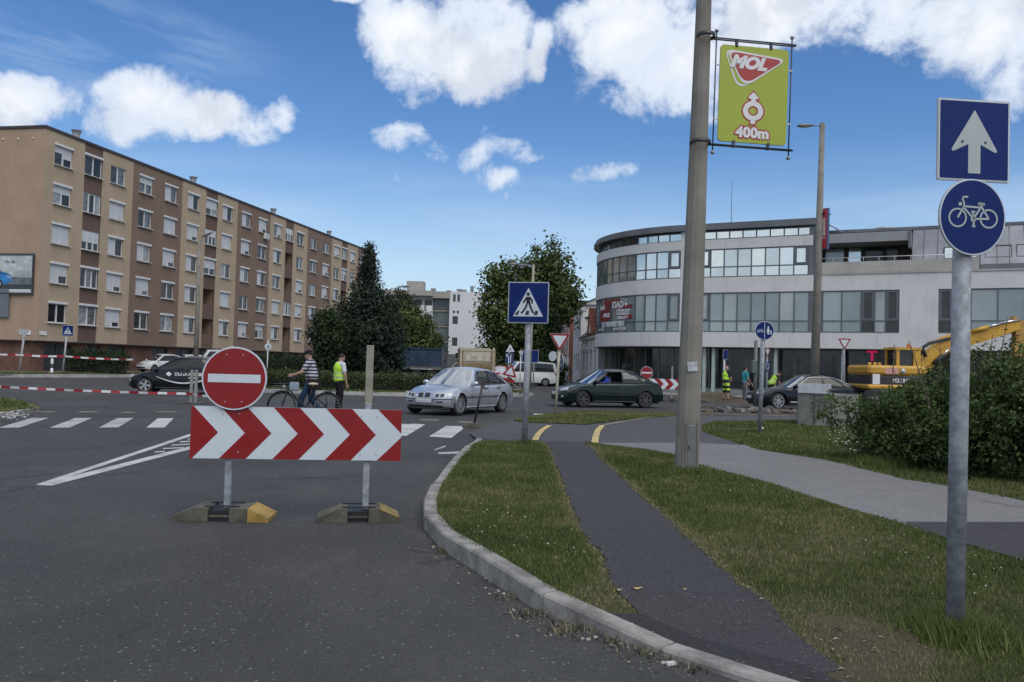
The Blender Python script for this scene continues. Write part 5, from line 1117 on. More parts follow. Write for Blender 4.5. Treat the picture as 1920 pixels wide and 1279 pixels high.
p = Vector((D(1437,735,43).x,43,.02)); g3 = post_thing('roundabout_sign_post', 'roundabout sign under a turned give way plate near the shopfront', 'traffic sign', p, D(1436,652,43).z, .05, 0); roundabout(g3, .27, face(.02,-.07,D(1437,688,43).z) @ Matrix.Rotation(R(50),4,'Y')); giveway(g3, .5, face(0,-.07,D(1436,660,43).z) @ Matrix.Rotation(R(40),4,'Y'))
p = Vector((D(1357,735,45).x,45,.03)); g4 = post_thing('blue_sign_post', 'small blue rectangular sign on a pale post before the shop window', 'traffic sign', p, D(1357,660,45).z, .05, 0, pm('pale_post', (.5,.5,.5), .6)); o_ = plate(g4, 'blue_sign', rrect(.32,.5,.03), 0, face(.05,-.06,D(1359,666,45).z) @ Matrix.Rotation(R(30),4,'Y'), SIGNB, .03)
p = Vector((D(36,697,56).x,56,.2)); g5 = post_thing('turned_give_way_post', 'pale turned-away triangular sign on a leaning post by the brick corner', 'traffic sign', p, D(41,618,56).z-.2, .06, 0, pm('dull_post', (.40,.40,.39), .7), (.25,0)); giveway(g5, .78, face(.22,-.08,D(41,624,56).z-.2), True)
p = Vector((D(117,697,56.5).x,56.5,.2)); g6 = post_thing('far_crossing_sign_post', 'blue zebra crossing sign on a leaning post in front of the flats', 'traffic sign', p, D(124,612,56.5).z-.2, .06, R(10), MATS['dull_post'], (.22,0)); ped_face(g6, .68, face(.25,-.08,D(124,620,56.5).z-.2))
p = Vector((D(118,697,56.3).x-.6,56.3,.2)); bol = thing('bollard', 'short black and white bollard before the dark garage doors', 'bollard', TR(D(97,697,56).x,56,.2)); mb = MB(); mb.lathe([(.09,0),(.09,.35),(.001,.35)], 12); mb.lathe([(.09,.36),(.09,.62),(.001,.62)], 12, None, 1); mb.lathe([(.09,.63),(.09,.9),(.05,.98),(.001,1.0)], 12); mb.obj('bollard_body', [WFRAME, BLACKP], bol)
p = Vector((D(501,689,61).x,61,.1)); g7 = post_thing('round_sign_post', 'round white sign with a dark walking figure near the clipped hedge', 'traffic sign', p, D(503,641,61).z, .05, 0, MATS['pale_post']); o_ = plate(g7, 'round_sign', circ(.25,24), 0, face(.03,-.06,D(503,650,61).z-.1), SIGNW, .02); mb = MB(); mb.prism([(-.03,-.15),(.03,-.15),(.05,.03),(.0,.12),(-.05,.03)], .004, .006, face(.03,-.06,D(503,650,61).z-.1)); mb.obj('walking_figure', BLACKP, o_)
# cluster on the far arm of the junction
p = Vector((D(953,720,52).x,52,0)); g8 = post_thing('lane_sign_post', 'white triangle above a blue lane arrow panel on one post', 'traffic sign', p, D(956,648,52).z, .05, 0); o_ = plate(g8, 'triangle_sign', tri(.55, True), 0, face(.06,-.07,D(956,655,52).z), SIGNW, .02); mb = MB(); mb.prism(tri(.2,True), .004,.006, face(.06,-.07,D(956,655,52).z)); mb.obj('symbol', FARG, o_)
o_ = plate(g8, 'lane_panel', rrect(.46,.62,.02), 0, face(.03,-.07,D(955,672,52).z), SIGNB, .02); mb = MB(); Mq = face(.03,-.07,D(955,672,52).z)
for q in (band([(-.05,-.28),(-.05,.05),(-.14,.17)],.06), [(-.2,.12),(-.08,.24),(-.2,.25)], band([(.07,-.28),(.07,.15)],.06), [(0,.12),(.14,.12),(.07,.26)]): mb.prism(q, .004, .006, Mq)
mb.obj('lane_arrows', SIGNW, o_)
p = Vector((D(975,720,54).x,54,0)); g9 = post_thing('slim_sign_post', 'slim post with a small pale inverted triangle beside the blue panels', 'traffic sign', p, D(976,657,54).z, .04, 0, MATS['pale_post']); giveway(g9, .38, face(.02,-.06,D(976,662,54).z), True)
p = Vector((D(1000,720,58).x,58,0)); g10 = post_thing('direction_sign', 'plain blue direction panel on two posts behind the crossing sign post', 'traffic sign', p, D(990,658,58).z, .05, 0); plate(g10, 'blue_panel', rrect(1.1,.85,.03), 0, face(-.25,-.07,D(990,668,58).z), SIGNB, .02); MB().tube([(-.55,0,0),(-.55,0,D(990,658,58).z)], .05, 8).obj('post', GALV, g10)
tr_ = thing('road_works_trestle', 'red and white road works sign tilted on a low trestle', 'traffic sign', TR(D(956,720,47).x,47,.12)); Mt = face(0,-.1,1.05) @ Matrix.Rotation(R(-12),4,'Z'); o_ = plate(tr_, 'warning_triangle', round_tri(.85,True,.04), 0, Mt, SIGNW, .01); mb = MB(); mb.prism(round_tri(.82,True,.04), .003,.0045, Mt); mb.obj('red_border', SIGNR, o_); mb = MB(); mb.prism(round_tri(.5,True,.02), .005,.0065, Mt); mb.obj('pale_field', SIGNW, o_)
mb = MB(); mb.tube([(-.35,0,.75),(.75,.1,.0)], .03, 6); mb.tube([(.0,0,1.2),(-.25,.2,0)], .025, 6); mb.obj('trestle_legs', pm('trestle_wood', (.35,.27,.15)), tr_); mb = MB(); mb.prism([(-.35,-.55),(.35,-.55),(.35,-.38),(-.35,-.38)], .0, .01, Mt); mb.obj('striped_board', SIGNR, tr_)
# --- leaning temporary post and the twin posts holding the tape
p = G(888,803,0); lp_ = thing('leaning_marker_post', 'black marker post leaning in a rubber foot at the zebra crossing', 'post', TR(p.x, p.y, 0)); mb = MB(); mb.prism([(-.27,0),(.27,0),(.25,.06),(.1,.13),(-.1,.13),(-.25,.06)], -.2, .2, Matrix.Rotation(R(8),4,'Z') @ Matrix.Rotation(math.pi/2,4,'X')); mb.obj('rubber_foot', RUBBER, lp_)
tpd = D(906,716,p.y); mb = MB(); mb.tube([(0,0,.05),(tpd.x-p.x,0,tpd.z)], .028, 10); mb.obj('pole', BLACKP, lp_); MB().cbox((tpd.x-p.x,0,tpd.z-.06),(.09,.05,.2),.01,Matrix.Rotation(R(12),3,'Y')).obj('pole_head', pm('dull_red_black', (.04,.025,.025)), lp_)
p = G(362,757,0); tw = thing('twin_posts', 'pair of grey posts on a flat base holding the barrier tape', 'post', TR(p.x, p.y, 0)); 
for dx_ in (-.075,.075): MB().cbox((dx_,0,.56),(.095,.06,1.1),.008).obj('post', pm('post_grey_wood', (.24,.24,.225), .85, 0, .2, 5), tw)
MB().cbox((-.05,0,.02),(.75,.4,.05),.012).obj('base_plate', RUBBER, tw)
TR_, TW_ = pm('tape_red', (.36,.02,.03), .45), pm('tape_white', (.64,.64,.65), .45)
def tape(name, label, pts, seg, hgt):
    root = thing(name, label, 'barrier tape', None, 'barrier tapes'); P_ = resample([Vector(q) for q in pts], seg)
    for k in range(len(P_)-1):
        a, b = P_[k], P_[k+1]; tw_ = .02*math.sin(k*.9); n = Vector((0,.004,0)); u = Vector((0,tw_,hgt)); mb = MB(); mb.add([a,b,b+u,a+u,a+n,b+n,b+n+u,a+n+u], [(0,1,2,3),(7,6,5,4),(3,2,6,7),(0,4,5,1)]); mb.obj('red_band' if k % 2 else 'white_band', TR_ if k % 2 else TW_, root, fixn=False)
cat_ = lambda a, b, sag, n=14: [(a[0]+(b[0]-a[0])*i/n, a[1]+(b[1]-a[1])*i/n, a[2]+(b[2]-a[2])*i/n-sag*4*(i/n)*(1-i/n)) for i in range(n+1)]
pA = D(-80,722,29.5); pB = D(357,740.5,p.y-.04); tape('barrier_tape', 'red and white tape hanging low across the junction to the twin posts', cat_(pA, pB, .05)+cat_(pB, D(420,748,26.5), .02, 4)[1:], .34, .075)
pA = D(-60,662,55.6); pB = D(37,667,55.8); pC = D(119,669.5,56.3); pD_ = D(262,676,60); tape('barrier_tape', 'red and white tape strung between the sign posts before the flats', cat_(pA,pB,.05)+cat_(pB,pC,.05)[1:]+cat_(pC,pD_,.06)[1:], .5, .12)
# --- street lamps
def lamp(name, label, base, topz, r0, r1, lean, arm, head, mat=PCONC, headlen=.7):
    root = thing(name, label, 'street lamp', TR(base.x, base.y, base.z)); T = Vector((lean,0,topz-base.z)); mb = MB(); mb.tube([(0,0,-.1), tuple(T*.5), tuple(T)], [r0,(r0+r1)/2,r1], 12); mb.obj('column', mat, root)
    e = Vector((arm[0],arm[1],arm[2])); s_ = T*(1-.4/T.z); mb = MB(); mb.tube([tuple(s_), tuple(s_+(T-s_)*.8+e*.25), tuple(T+e)], .035, 8); mb.obj('arm', GALV, root)
    d_ = Vector((arm[0],arm[1],arm[2]*.35)).normalized(); c = T+e+d_*headlen*.4; rot = d_.to_track_quat('X','Z').to_matrix(); mb = MB(); mb.ball((0,0,0),(headlen*.55,.16,.085),12,0,rot); hd = mb.obj('lamp_head', pm('lamp_grey', (.20,.205,.21), .5, .2), root, Matrix.Translation(c)); mb = MB(); mb.ball((0,0,-.05),(headlen*.36,.12,.06),10,0,rot); mb.obj('lamp_glass', pm('lamp_glass', (.5,.52,.5), .2), hd); return root
b_ = Vector((D(367,690,63).x,63,.3)); lamp('street_lamp', 'concrete street lamp with one short arm before the tan flats', b_, D(374,452,63).z, .19, .11, D(374,452,63).x-b_.x, (.32,-.1,.35), .5, PCONC, .9)
b_ = Vector((D(1526,735,38.5).x,38.5,.02)); rl = lamp('street_lamp', 'tall concrete lamp column carrying a narrow red banner', b_, D(1542,231,38.5).z, .215, .115, D(1542,231,38.5).x-b_.x, (-.55,-.1,-.15), .5, PCONC, .75)
q = D(1545,430,38.5); bn_ = thing('banner_sign', 'narrow upright red banner with white lettering on the lamp column', 'banner', TR(q.x+.0, 38.4, q.z, R(-62))); mb = MB(); mb.box((0,0,0),(.42,.12,1.85)); mb.obj('banner_box', pm('banner_blue', (.05,.09,.2), .5), bn_); mb = MB(); mb.box((0,-.065,0),(.36,.01,1.78)); bf = mb.obj('banner_face', pm('banner_face_red', (.42,.025,.03), .45), bn_); text('banner_lettering', 'Telekom', .27, WHT, bf, face(0,-.072,0) @ Matrix.Rotation(R(90),4,'Z'), .008, 0, .001)
MB().box((.0,.1,.7),(.06,.5,.05)).obj('bracket', DK, bn_)
b_ = Vector((D(719,715,74).x,74,.1)); lamp('street_lamp', 'grey street lamp with a long arm reaching over the road behind the firs', b_, D(721,543,74).z, .1, .07, D(721,543,74).x-b_.x, (1.5,0,.3), .5, GALV, .8)
b_ = Vector((D(993,720,58).x,58,.0)); lamp('street_lamp', 'pale street lamp with a level arm in front of the broad tree', b_, D(994,496,58).z, .12, .08, .05, (-1.1,0,.0), .5, pm('lamp_pole_tan', (.30,.28,.22)), .7)
# --- old cabinets on the corner
p = G(1496,797); cb = thing('utility_cabinet', 'weathered grey concrete cabinet with white panels on top beside the bush', 'cabinet', TR(p.x, p.y, p.z-.02, R(-38)) )
CABM = pm('cabinet_concrete', (.20,.205,.185), .9, 0, .25, 2.6, .4, 40, .2, stain=.5)
q1, q2 = .0, 1.0
for i, (x, w) in enumerate(((0,.46),(.47,.46))):
    MB().cbox((x+w/2,.0,.49),(w-.01,.06,.98),.008).obj('front_panel', CABM, cb)
for i in range(4): MB().cbox((.955,.35+i*.62,.47),(.06,.6,.94),.008).obj('side_panel', CABM, cb)
for i in range(4): MB().cbox((-.02,.35+i*.62,.47),(.06,.6,.94),.008).obj('side_panel', CABM, cb)
MB().box((.47,1.3,.9),(.9,2.5,.05)).obj('cabinet_roof', CABM, cb)
for i in range(4): MB().cbox((.02+.235*i+.11,-.06,1.10),(.23,.03,.28),.004,Matrix.Rotation(R(-6),3,'X')).obj('white_board', pm('cabinet_white', (.50,.51,.53), .7, 0, .12, 4), cb)
mb = MB(); mb.tube([(.2,-.05,0),(.15,-.12,.08),(.3,-.1,.02)], .012, 6); mb.obj('loose_cable', DFRAME, cb)
# ------------------------------------------------------------------ vehicles
TYRE = pm('tyre_rubber', (.018,.018,.019), .85, 0, .2, 8); RIMM = pm('alloy_rim', (.42,.43,.45), .35, .75, .06, 6); CHROME = pm('chrome_trim', (.62,.63,.65), .15, 1., .03); BLKPL = pm('black_plastic', (.022,.023,.025), .6); LAMPW = pm('headlamp', (.45,.48,.50), .28, .1, .35, 14); LAMPR = pm('tail_lamp', (.35,.012,.012), .2, 0, .2, 8); AMB = pm('indicator_amber', (.5,.2,.03), .25); PLATE = pm('blank_plate', (.55,.55,.57), .5, 0, .1, 20); CABIN = pm('cabin_dark', (.02,.021,.023), .8); SEAT = pm('seat_cloth', (.035,.036,.04), .9)
CARGL = glassy('car_glass', (.36,.40,.41), .42, .015, .62); CARGD = glassy('car_glass_dark', (.25,.28,.29), .25, .03, .5)
def cpaint(name, col, metal=.35, rough=.32): return pm(name, col, rough, metal, .015, .8, spec=.4 if col[0] > .1 else .25, coat=.5 if col[0] > .1 else .3)
def lerp_tab(tab, x):
    if x <= tab[0][0]: return tab[0][1]
    for (a, b), (c, d) in zip(tab[:-1], tab[1:]):
        if x <= c:
            t = (x-a)/(c-a) if c > a else 0; return b+(d-b)*t
    return tab[-1][1]
def smooth_tab(tab):
    def f(x, w=.12): return sum(lerp_tab(tab, x+w*k/3) for k in (-3,-2,-1,0,1,2,3))/7
    return f
def car(name, label, M, c, group=None):
    """c: L, W, H, wb, fo (front overhang), wr (wheel radius), top [(x,z)] lower-body top line, cowl, rf, rr, deck (x stations of the glasshouse), belt, paint ...; x runs from the nose to the tail"""
    L, Wd, H, wr = c['L'], c['W']/2, c['H'], c['wr']; xw = (c['fo'], c['fo']+c['wb']); ra = wr+.055; paint = c['paint']
    root = thing(name, label, 'car', M, group); topf = smooth_tab(c['top']); bf, br_ = c.get('bowf',.30), c.get('bowr',.2)
    sect = [(.15,.90),(.22,.945),(.32,.975),(.5,1.0),(.62,.995),(.75,.975),(.9,.94),(1.1,.9)]
    def hw(x): return Wd*(1-.07*sstep(1.0,0,x)-.06*sstep(L-.9,L,x))
    def ynose(z): return lerp_tab([(.15,.10),(.28,.02),(.45,0.),(.56,.015),(.7,.09),(.85,.2)], z)
    def bow(x, y, z):
        f = min(1, abs(y)/Wd); return x+(bf*f**2.6+ynose(z))*max(0,1-x/.75)**1.0-(br_*f**2.6+.6*ynose(z))*max(0,1-(L-x)/.6)
    def zbot(x):
        z = .2+.05*sstep(.5,0,x)+.07*sstep(L-.6,L,x)
        for w in xw:
            d_ = abs(x-w)
            if d_ < ra: z = max(z, wr*1.0+math.sqrt(ra*ra-d_*d_))
        return z
    crown = .07
    def ring(x):
        zt = topf(x); zs = zt-crown; zb = min(zbot(x), zs-.02); h = hw(x); pts = []
        for f in (0,.06,.2,.4,.58,.75,.9,1.0):
            z = zb+(zs-zb)*f; pts.append((h*lerp_tab(sect, z), z))
        e = pts[-1][0]
        for k, zz in ((.97,zs+crown*.38),(.86,zs+crown*.72),(.6,zt-.012),(.3,zt-.002),(0,zt)): pts.append((e*k, zz))
        return pts
    xs = {round(L*i/46, 3) for i in range(47)} | {0.03,.07,L-.03,L-.07}
    for w in xw:
        for k in range(-8, 9): xs.add(round(w+ra*math.sin(math.pi/2*k/8)*(1.0001 if abs(k) == 8 else 1), 3))
        xs |= {round(w-ra-.01,3), round(w+ra+.01,3)}
    xs = sorted(x for x in xs if 0 <= x <= L); R_ = [ring(x) for x in xs]; nr = len(R_[0]); mb = MB(); V = []
    for x, rg in zip(xs, R_):
        for y, z in rg: V.append((bow(x,y,z), -y, z))
        for y, z in rg[-2::-1]: V.append((bow(x,y,z), y, z))
    n2 = 2*nr-1; fs = [(i*n2+j, i*n2+j+1, (i+1)*n2+j+1, (i+1)*n2+j) for i in range(len(xs)-1) for j in range(n2-1)]
    mb.add(V, fs, 0, True)
    for xe, rg in ((0, R_[0]), (L, R_[-1])):      # nose and tail skins
        nc = 12; VV = []
        for y, z in rg[:-1]:
            for k in range(nc+1): yy = -y+2*y*k/nc; VV.append((bow(xe,yy,z), yy, z))
        m_ = nr-1; mb.add(VV, [(j*(nc+1)+k, j*(nc+1)+k+1, (j+1)*(nc+1)+k+1, (j+1)*(nc+1)+k) for j in range(m_-1) for k in range(nc)], 0, True)
    body = mb.obj('body', paint, root)
    mb = MB(); mb.box((L/2,0,.42),(L-.5,2*Wd-.52,.5)); mb.box((L/2,0,.24),(c['wb']-2*ra-.1,2*Wd-.25,.12)); mb.obj('underbody', BLKPL, body)
    # glasshouse
    belt = lambda x: topf(x)-.035; xc, xrf, xrr, xd = c['cowl'], c['rf'], c['rr'], c['deck']; rw = c.get('rw', Wd*.70); zr = H
    def S(u, v, s, inset=0.):
        xb = xc+(xd-xc)*u; yb = hw(xb)*.925; zb = belt(xb)-.01; xt = xrf+(xrr-xrf)*u; zt = zr-.055+.05*math.sin(math.pi*min(1,max(0,.12+.8*u)))-c.get('rdrop',.05)*max(0,u-.55)*2; yt = rw-.05*abs(2*u-1)**3
        x, y, z = xb+(xt-xb)*v, yb+(yt-yb)*v+.035*math.sin(math.pi*v), zb+(zt-zb)*v; return Vector((x, s*(y-inset), z))
    def fscreen(a, v, inset=0., front=True):
        u = 0. if front else 1.; p, q = S(u, v, -1), S(u, v, 1); m_ = p+(q-p)*a; k = 1-(2*a-1)**2; m_.x += (-.13 if front else .09)*k*(1-.45*v)+(inset if front else -inset); m_.z += .045*k*v+.012*k; return m_
    def patch(f, us, vs, sel, mi=0):
        b = MB(); idx = {}; 
        for i in range(len(us)-1):
            for j in range(len(vs)-1):
                if not sel(us[i], us[i+1], vs[j], vs[j+1]): continue
                q = []
                for (a, d_) in ((i,j),(i+1,j),(i+1,j+1),(i,j+1)):
                    if (a,d_) not in idx: idx[(a,d_)] = len(b.v); b.v.append(tuple(f(us[a], vs[d_])))
                    q.append(idx[(a,d_)])
                b.f.append(tuple(q)); b.m.append(mi); b.s.append(True)
        return b
    def dense(keys, n):
        out = []
        for a, b in zip(keys[:-1], keys[1:]):
            k = max(1, int(round((b-a)*n))); out += [a+(b-a)*i/k for i in range(k)]
        return out+[keys[-1]]
    wins = c['wins']; v0, v1 = .07, .90; us = dense(sorted({0,1,*[q for w in wins for q in w]}), 20); vs = dense([0,v0,v1,1], 8)
    inwin = lambda a, b, d_, e: any(w[0]-1e-6 <= a and b <= w[1]+1e-6 for w in wins) and d_ >= v0-1e-6 and e <= v1+1e-6
    pil = c.get('pillar', paint)
    for s in (-1, 1):
        f = lambda u, v: S(u, v, s); sd = patch(f, us, vs, lambda *q: not inwin(*q)).obj('side_frame', paint, body, fixn=False)
        for wi, w in enumerate(wins):
            if c.get('open') == (s, wi): continue
            g = patch(lambda u, v: S(u, v, s, .012), dense(list(w), 16), dense([v0,v1], 6), lambda *q: True); g.obj('side_window', c.get('glass', CARGL), body, fixn=False)
            if wi < len(wins)-1: patch(lambda u, v: S(u, v, s, -.003), [w[1]-.004, wins[wi+1][0]+.004], dense([v0,v1],6), lambda *q: True).obj('door_pillar', BLKPL, body, fixn=False)
        tr = MB(); tr.tube([S(u, v0-.02, s, -.004) for u in dense([wins[0][0], wins[-1][1]], 16)], .012, 5); tr.obj('window_trim', c.get('trim', BLKPL), body)
        if c.get('arch_trim'): tr = MB(); tr.tube([S(wins[0][0]-.005, v, s, -.004) for v in dense([v0,v1],6)]+[S(u, v1+.01, s, -.004) for u in dense([wins[0][0], wins[-1][1]], 16)]+[S(wins[-1][1]+.005, v, s, -.004) for v in dense([v1,v0][::-1],6)[::-1]], .012, 5); tr.obj('window_arch_trim', c['arch_trim'], body)
    a0, a1 = .045, .955; us2 = dense([0,a0,a1,1], 10); vs2 = dense([0,.05,.94,1], 7); isg = lambda a, b, d_, e: a >= a0-1e-6 and b <= a1+1e-6 and d_ >= .05-1e-6 and e <= .94+1e-6
    for fr_ in (True, False):
        patch(lambda a, v: fscreen(a, v, 0, fr_), us2, vs2, lambda *q: not isg(*q)).obj('screen_frame', c.get('screen_frame', paint), body, fixn=False)
        patch(lambda a, v: fscreen(a, v, .008, fr_), dense([a0,a1],12), dense([.05,.94],7), lambda *q: True).obj('windscreen' if fr_ else 'rear_window', c.get('wsg', CARGL) if fr_ else CARGD, body, fixn=False)
    def roofp(a, u):
        p, q = S(u,1,-1), S(u,1,1); m_ = p+(q-p)*a; k = 1-(2*a-1)**2; m_.x += -.0715*k*(1-u)+.0495*k*u; m_.z += .057*k; return m_
    patch(roofp, dense([0,1],12), dense([0,1],12), lambda *q: True).obj('roof', c.get('roofpaint', paint), body, fixn=False)
    if c.get('rails'):
        rl_ = MB()
        for s in (-1,1): rl_.tube([S(u,1,s)+Vector((0,-.05*s,.035 if .03 < u < .97 else .0)) for u in dense([0.02,.06,.94,.98],14)], .016, 6)
        rl_.obj('roof_rails', c['rails'], body)
    # cabin: floor, seats, dash
    cab = MB(); zb_ = belt((xc+xd)/2); cab.box(((xc+xd)/2+.1,0,zb_-.16),(xd-xc-.2,2*Wd*.8,.08)); cab.box((xc+.32,0,zb_-.06),(.5,2*Wd*.78,.14)); cab.obj('cabin_floor', CABIN, body)
    for sx_ in (c['fo']+1.25, c['fo']+2.1):
        for s in (-1,1):
            st = MB(); st.ball((sx_, s*.36, zb_-.02),(.1,.24,.28),10); st.ball((sx_+.05, s*.36, zb_+.30),(.05,.12,.09),8); st.obj('seat', SEAT, body)
    # overlays that hug the skin
    def side(x, z, s, o): return Vector((bow(x, hw(x)*lerp_tab(sect,z), z), s*(hw(x)*lerp_tab(sect, z)+o), z))
    def nose(y, z, o, front=True): xe = 0 if front else L; return Vector((bow(xe, y, z)+(-o if front else o), y, z))
    def quadp(c4, n, m_, o, front=True):
        b = MB(); (ya,za),(yb,zb__),(yc,zc_),(yd,zd_) = c4
        pts = []
        for i in range(n+1):
            for j in range(m_+1):
                u, v = i/n, j/m_; y = (ya*(1-u)+yb*u)*(1-v)+(yd*(1-u)+yc*u)*v; z = (za*(1-u)+zb__*u)*(1-v)+(zd_*(1-u)+zc_*u)*v; pts.append(nose(y, z, o, front))
        b.add(pts, [(i*(m_+1)+j, (i+1)*(m_+1)+j, (i+1)*(m_+1)+j+1, i*(m_+1)+j+1) for i in range(n) for j in range(m_)], 0, True); return b
    for nm, quad, o, mt, front, par in c['panels']:
        for s in ((-1,1) if quad[0] != 'c' else (0,)):
            q = [(y*(s if s else 1), z) for y, z in (quad if s else quad[1:])]; quadp(q, 10, 4, o, front).obj(nm, mt, body, fixn=False)
    for s in (-1,1):
        for x0_, z0_, z1_ in c.get('seams', ()):       # door gaps
            b = MB(); k = 8; P_ = [side(x0_+c.get('slant',.0)*(j/k), z0_+(z1_-z0_)*j/k, s, .0015) for j in range(k+1)]; b.add([p_+Vector((d_,0,0)) for p_ in P_ for d_ in (-.006,.006)], [(2*j,2*j+1,2*j+3,2*j+2) for j in range(k)]); b.obj('door_gap', BLKPL, body, fixn=False)
        for x0_ in c.get('handles', ()): p_ = side(x0_, c.get('hz',.78), s, .012); b = MB(); b.cbox(p_, (.2,.03,.035), .008); b.obj('door_handle', c.get('handle', paint), body)
        if c.get('mould'):
            z_, x0_, x1_, mt = c['mould']; b = MB(); k = 24; P_ = [side(x0_+(x1_-x0_)*j/k, z_, s, .012) for j in range(k+1)]; b.tube(P_, .016, 5); b.obj('side_moulding', mt, body)
        b = MB(); k = 20; P_ = [side(xw[0]+ra+.04+(c['wb']-2*ra-.08)*j/k, .235, s, -.005) for j in range(k+1)]; b.tube(P_, .03, 5); b.obj('sill', c.get('sill', BLKPL), body)
        p_ = S(.03,.1,s)+Vector((.05,s*.10,.03)); b = MB(); b.ball(p_, (.075,.11,.075), 12); b.tube([S(.05,.05,s), p_], .025, 6); b.obj('mirror', c.get('mirror', paint), body)
        for w in xw:
            b = MB(); k = 20
            P_ = [side(w+ra*1.005*math.cos(math.pi*j/k), max(.22, wr+ra*1.005*math.sin(math.pi*j/k)), s, .002) for j in range(k+1)]; b.tube(P_, .012, 5); b.obj('wheel_arch_lip', paint, body)
    # wheels
    for wi, w in enumerate(xw):
        for s in (-1,1):
            Mw = Matrix.Translation((w, s*(hw(w)-.105), wr)) @ Matrix.Rotation(R(c.get('steer',0)) if wi == 0 else 0,4,'Z') @ Matrix.Rotation(-s*math.pi/2,4,'X'); wo_ = bpy.data.objects.new('wheel', None); COL.objects.link(wo_); wo_.parent = root; wo_.matrix_local = Mw
            tb = MB(); rr_ = wr*c.get('rimr',.66); tb.lathe([(rr_,-.09),(wr-.03,-.1),(wr-.008,-.085),(wr,-.05),(wr,.05),(wr-.008,.085),(wr-.03,.1),(rr_,.09)], 28); tb.obj('tyre', TYRE, wo_)
            rb_ = MB(); rb_.lathe([(rr_*1.01,.092),(rr_*.94,.085),(rr_*.9,.02),(rr_*.3,.0),(.001,.0)], 24, None, 1); rb_.ring(rr_*.9, rr_*1.0, .07, .094, 28)
            ns = c.get('spokes', 7)
            for k in range(ns):
                a = 2*math.pi*k/ns; u = Vector((math.cos(a), math.sin(a))); v = Vector((-u.y, u.x)); w0, w1 = c.get('spw',(.035,.028))
                for off in ((0,) if not c.get('double') else (-.018,.018)): rb_.prism([tuple(u*.04+v*(off-w0/2)), tuple(u*.04+v*(off+w0/2)), tuple(u*rr_*.93+v*(off*1.8+w1/2)), tuple(u*rr_*.93+v*(off*1.8-w1/2))], .045, .08)
            rb_.prism(circ(.055,14), .05, .085); rb_.obj('rim', [c.get('rim', RIMM), BLKPL], wo_)
    root['k'] = 1; del root['k']; return root, body, side, S
def place(front_xy, head, fo):     # matrix so that the front axle lies at front_xy, nose towards head
    h = Vector(head).normalized(); ang_ = math.atan2(-h.y, -h.x); o = Vector(front_xy)+h*fo; return TR(o.x, o.y, .006, ang_)
# silver saloon coming round the junction
bl_ = dict(L=4.47,W=1.74,H=1.40,wb=2.725,fo=.74,wr=.315,top=[(0,.60),(.06,.66),(.3,.735),(.7,.82),(1.25,.905),(1.6,.93),(2.6,.945),(3.5,.965),(4.0,.97),(4.38,.945),(4.47,.80)],cowl=1.33,rf=2.02,rr=3.28,deck=3.98,paint=cpaint('silver_blue_paint',(.50,.53,.58),.7,.28),
 wins=[(.06,.475),(.505,.80),(.83,.93)],panels=[('headlamp',[(.34,.535),(.83,.575),(.83,.695),(.34,.655)],.008,LAMPW,True,0),('headlamp_lens',[(.38,.555),(.48,.56),(.48,.64),(.38,.635)],.012,BLKPL,True,0),('headlamp_lens',[(.52,.565),(.62,.57),(.62,.65),(.52,.645)],.012,BLKPL,True,0),('cowl_gap',['c',(-.01,.3),(.01,.3),(.01,.31),(-.01,.31)],.002,BLKPL,True,0),('kidney_surround',[(.012,.515),(.215,.52),(.205,.672),(.03,.685)],.012,CHROME,True,0),('kidney_grille',[(.024,.53),(.202,.532),(.194,.66),(.042,.672)],.016,BLKPL,True,0),('bumper_strip',[(.30,.46),(.83,.475),(.83,.505),(.30,.49)],.012,BLKPL,True,0),('number_plate',['c',(-.27,.38),(.27,.38),(.27,.495),(-.27,.495)],.016,PLATE,True,0),('plate_bracket',['c',(-.30,.34),(.30,.34),(.30,.51),(-.30,.51)],.010,pm('plate_surround_grey',(.2,.2,.21)),True,0),('lower_intake',['c',(-.62,.245),(.62,.245),(.58,.305),(-.58,.305)],.008,BLKPL,True,0),('fog_lamp',[(.42,.375),(.6,.385),(.6,.425),(.42,.42)],.010,BLKPL,True,0),('front_lip',['c',(-.78,.205),(.78,.205),(.78,.232),(-.78,.232)],.012,CHROME,True,0),  # plate bracket: flat grey panel round the number plate
 ('tail_lamp',[(.42,.66),(.82,.66),(.82,.8),(.42,.8)],.008,LAMPR,False,0),('rear_plate',['c',(-.26,.62),(.26,.62),(.26,.72),(-.26,.72)],.012,PLATE,False,0)],seams=((1.45,.26,.9),(2.50,.26,.93),(3.28,.5,.94)),handles=(2.3,3.15),hz=.80,handle=BLKPL,mould=(.545,1.1,3.35,BLKPL),sill=None,steer=-8,spokes=9,double=True,rimr=.68,spw=(.022,.018))
bl_['sill'] = bl_['paint']
M_ = place((-2.24,25.95), (-.45,-.893), .74); car('silver_saloon', 'silver saloon car turning at the junction with twin black grilles', M_, bl_, 'cars on the junction')
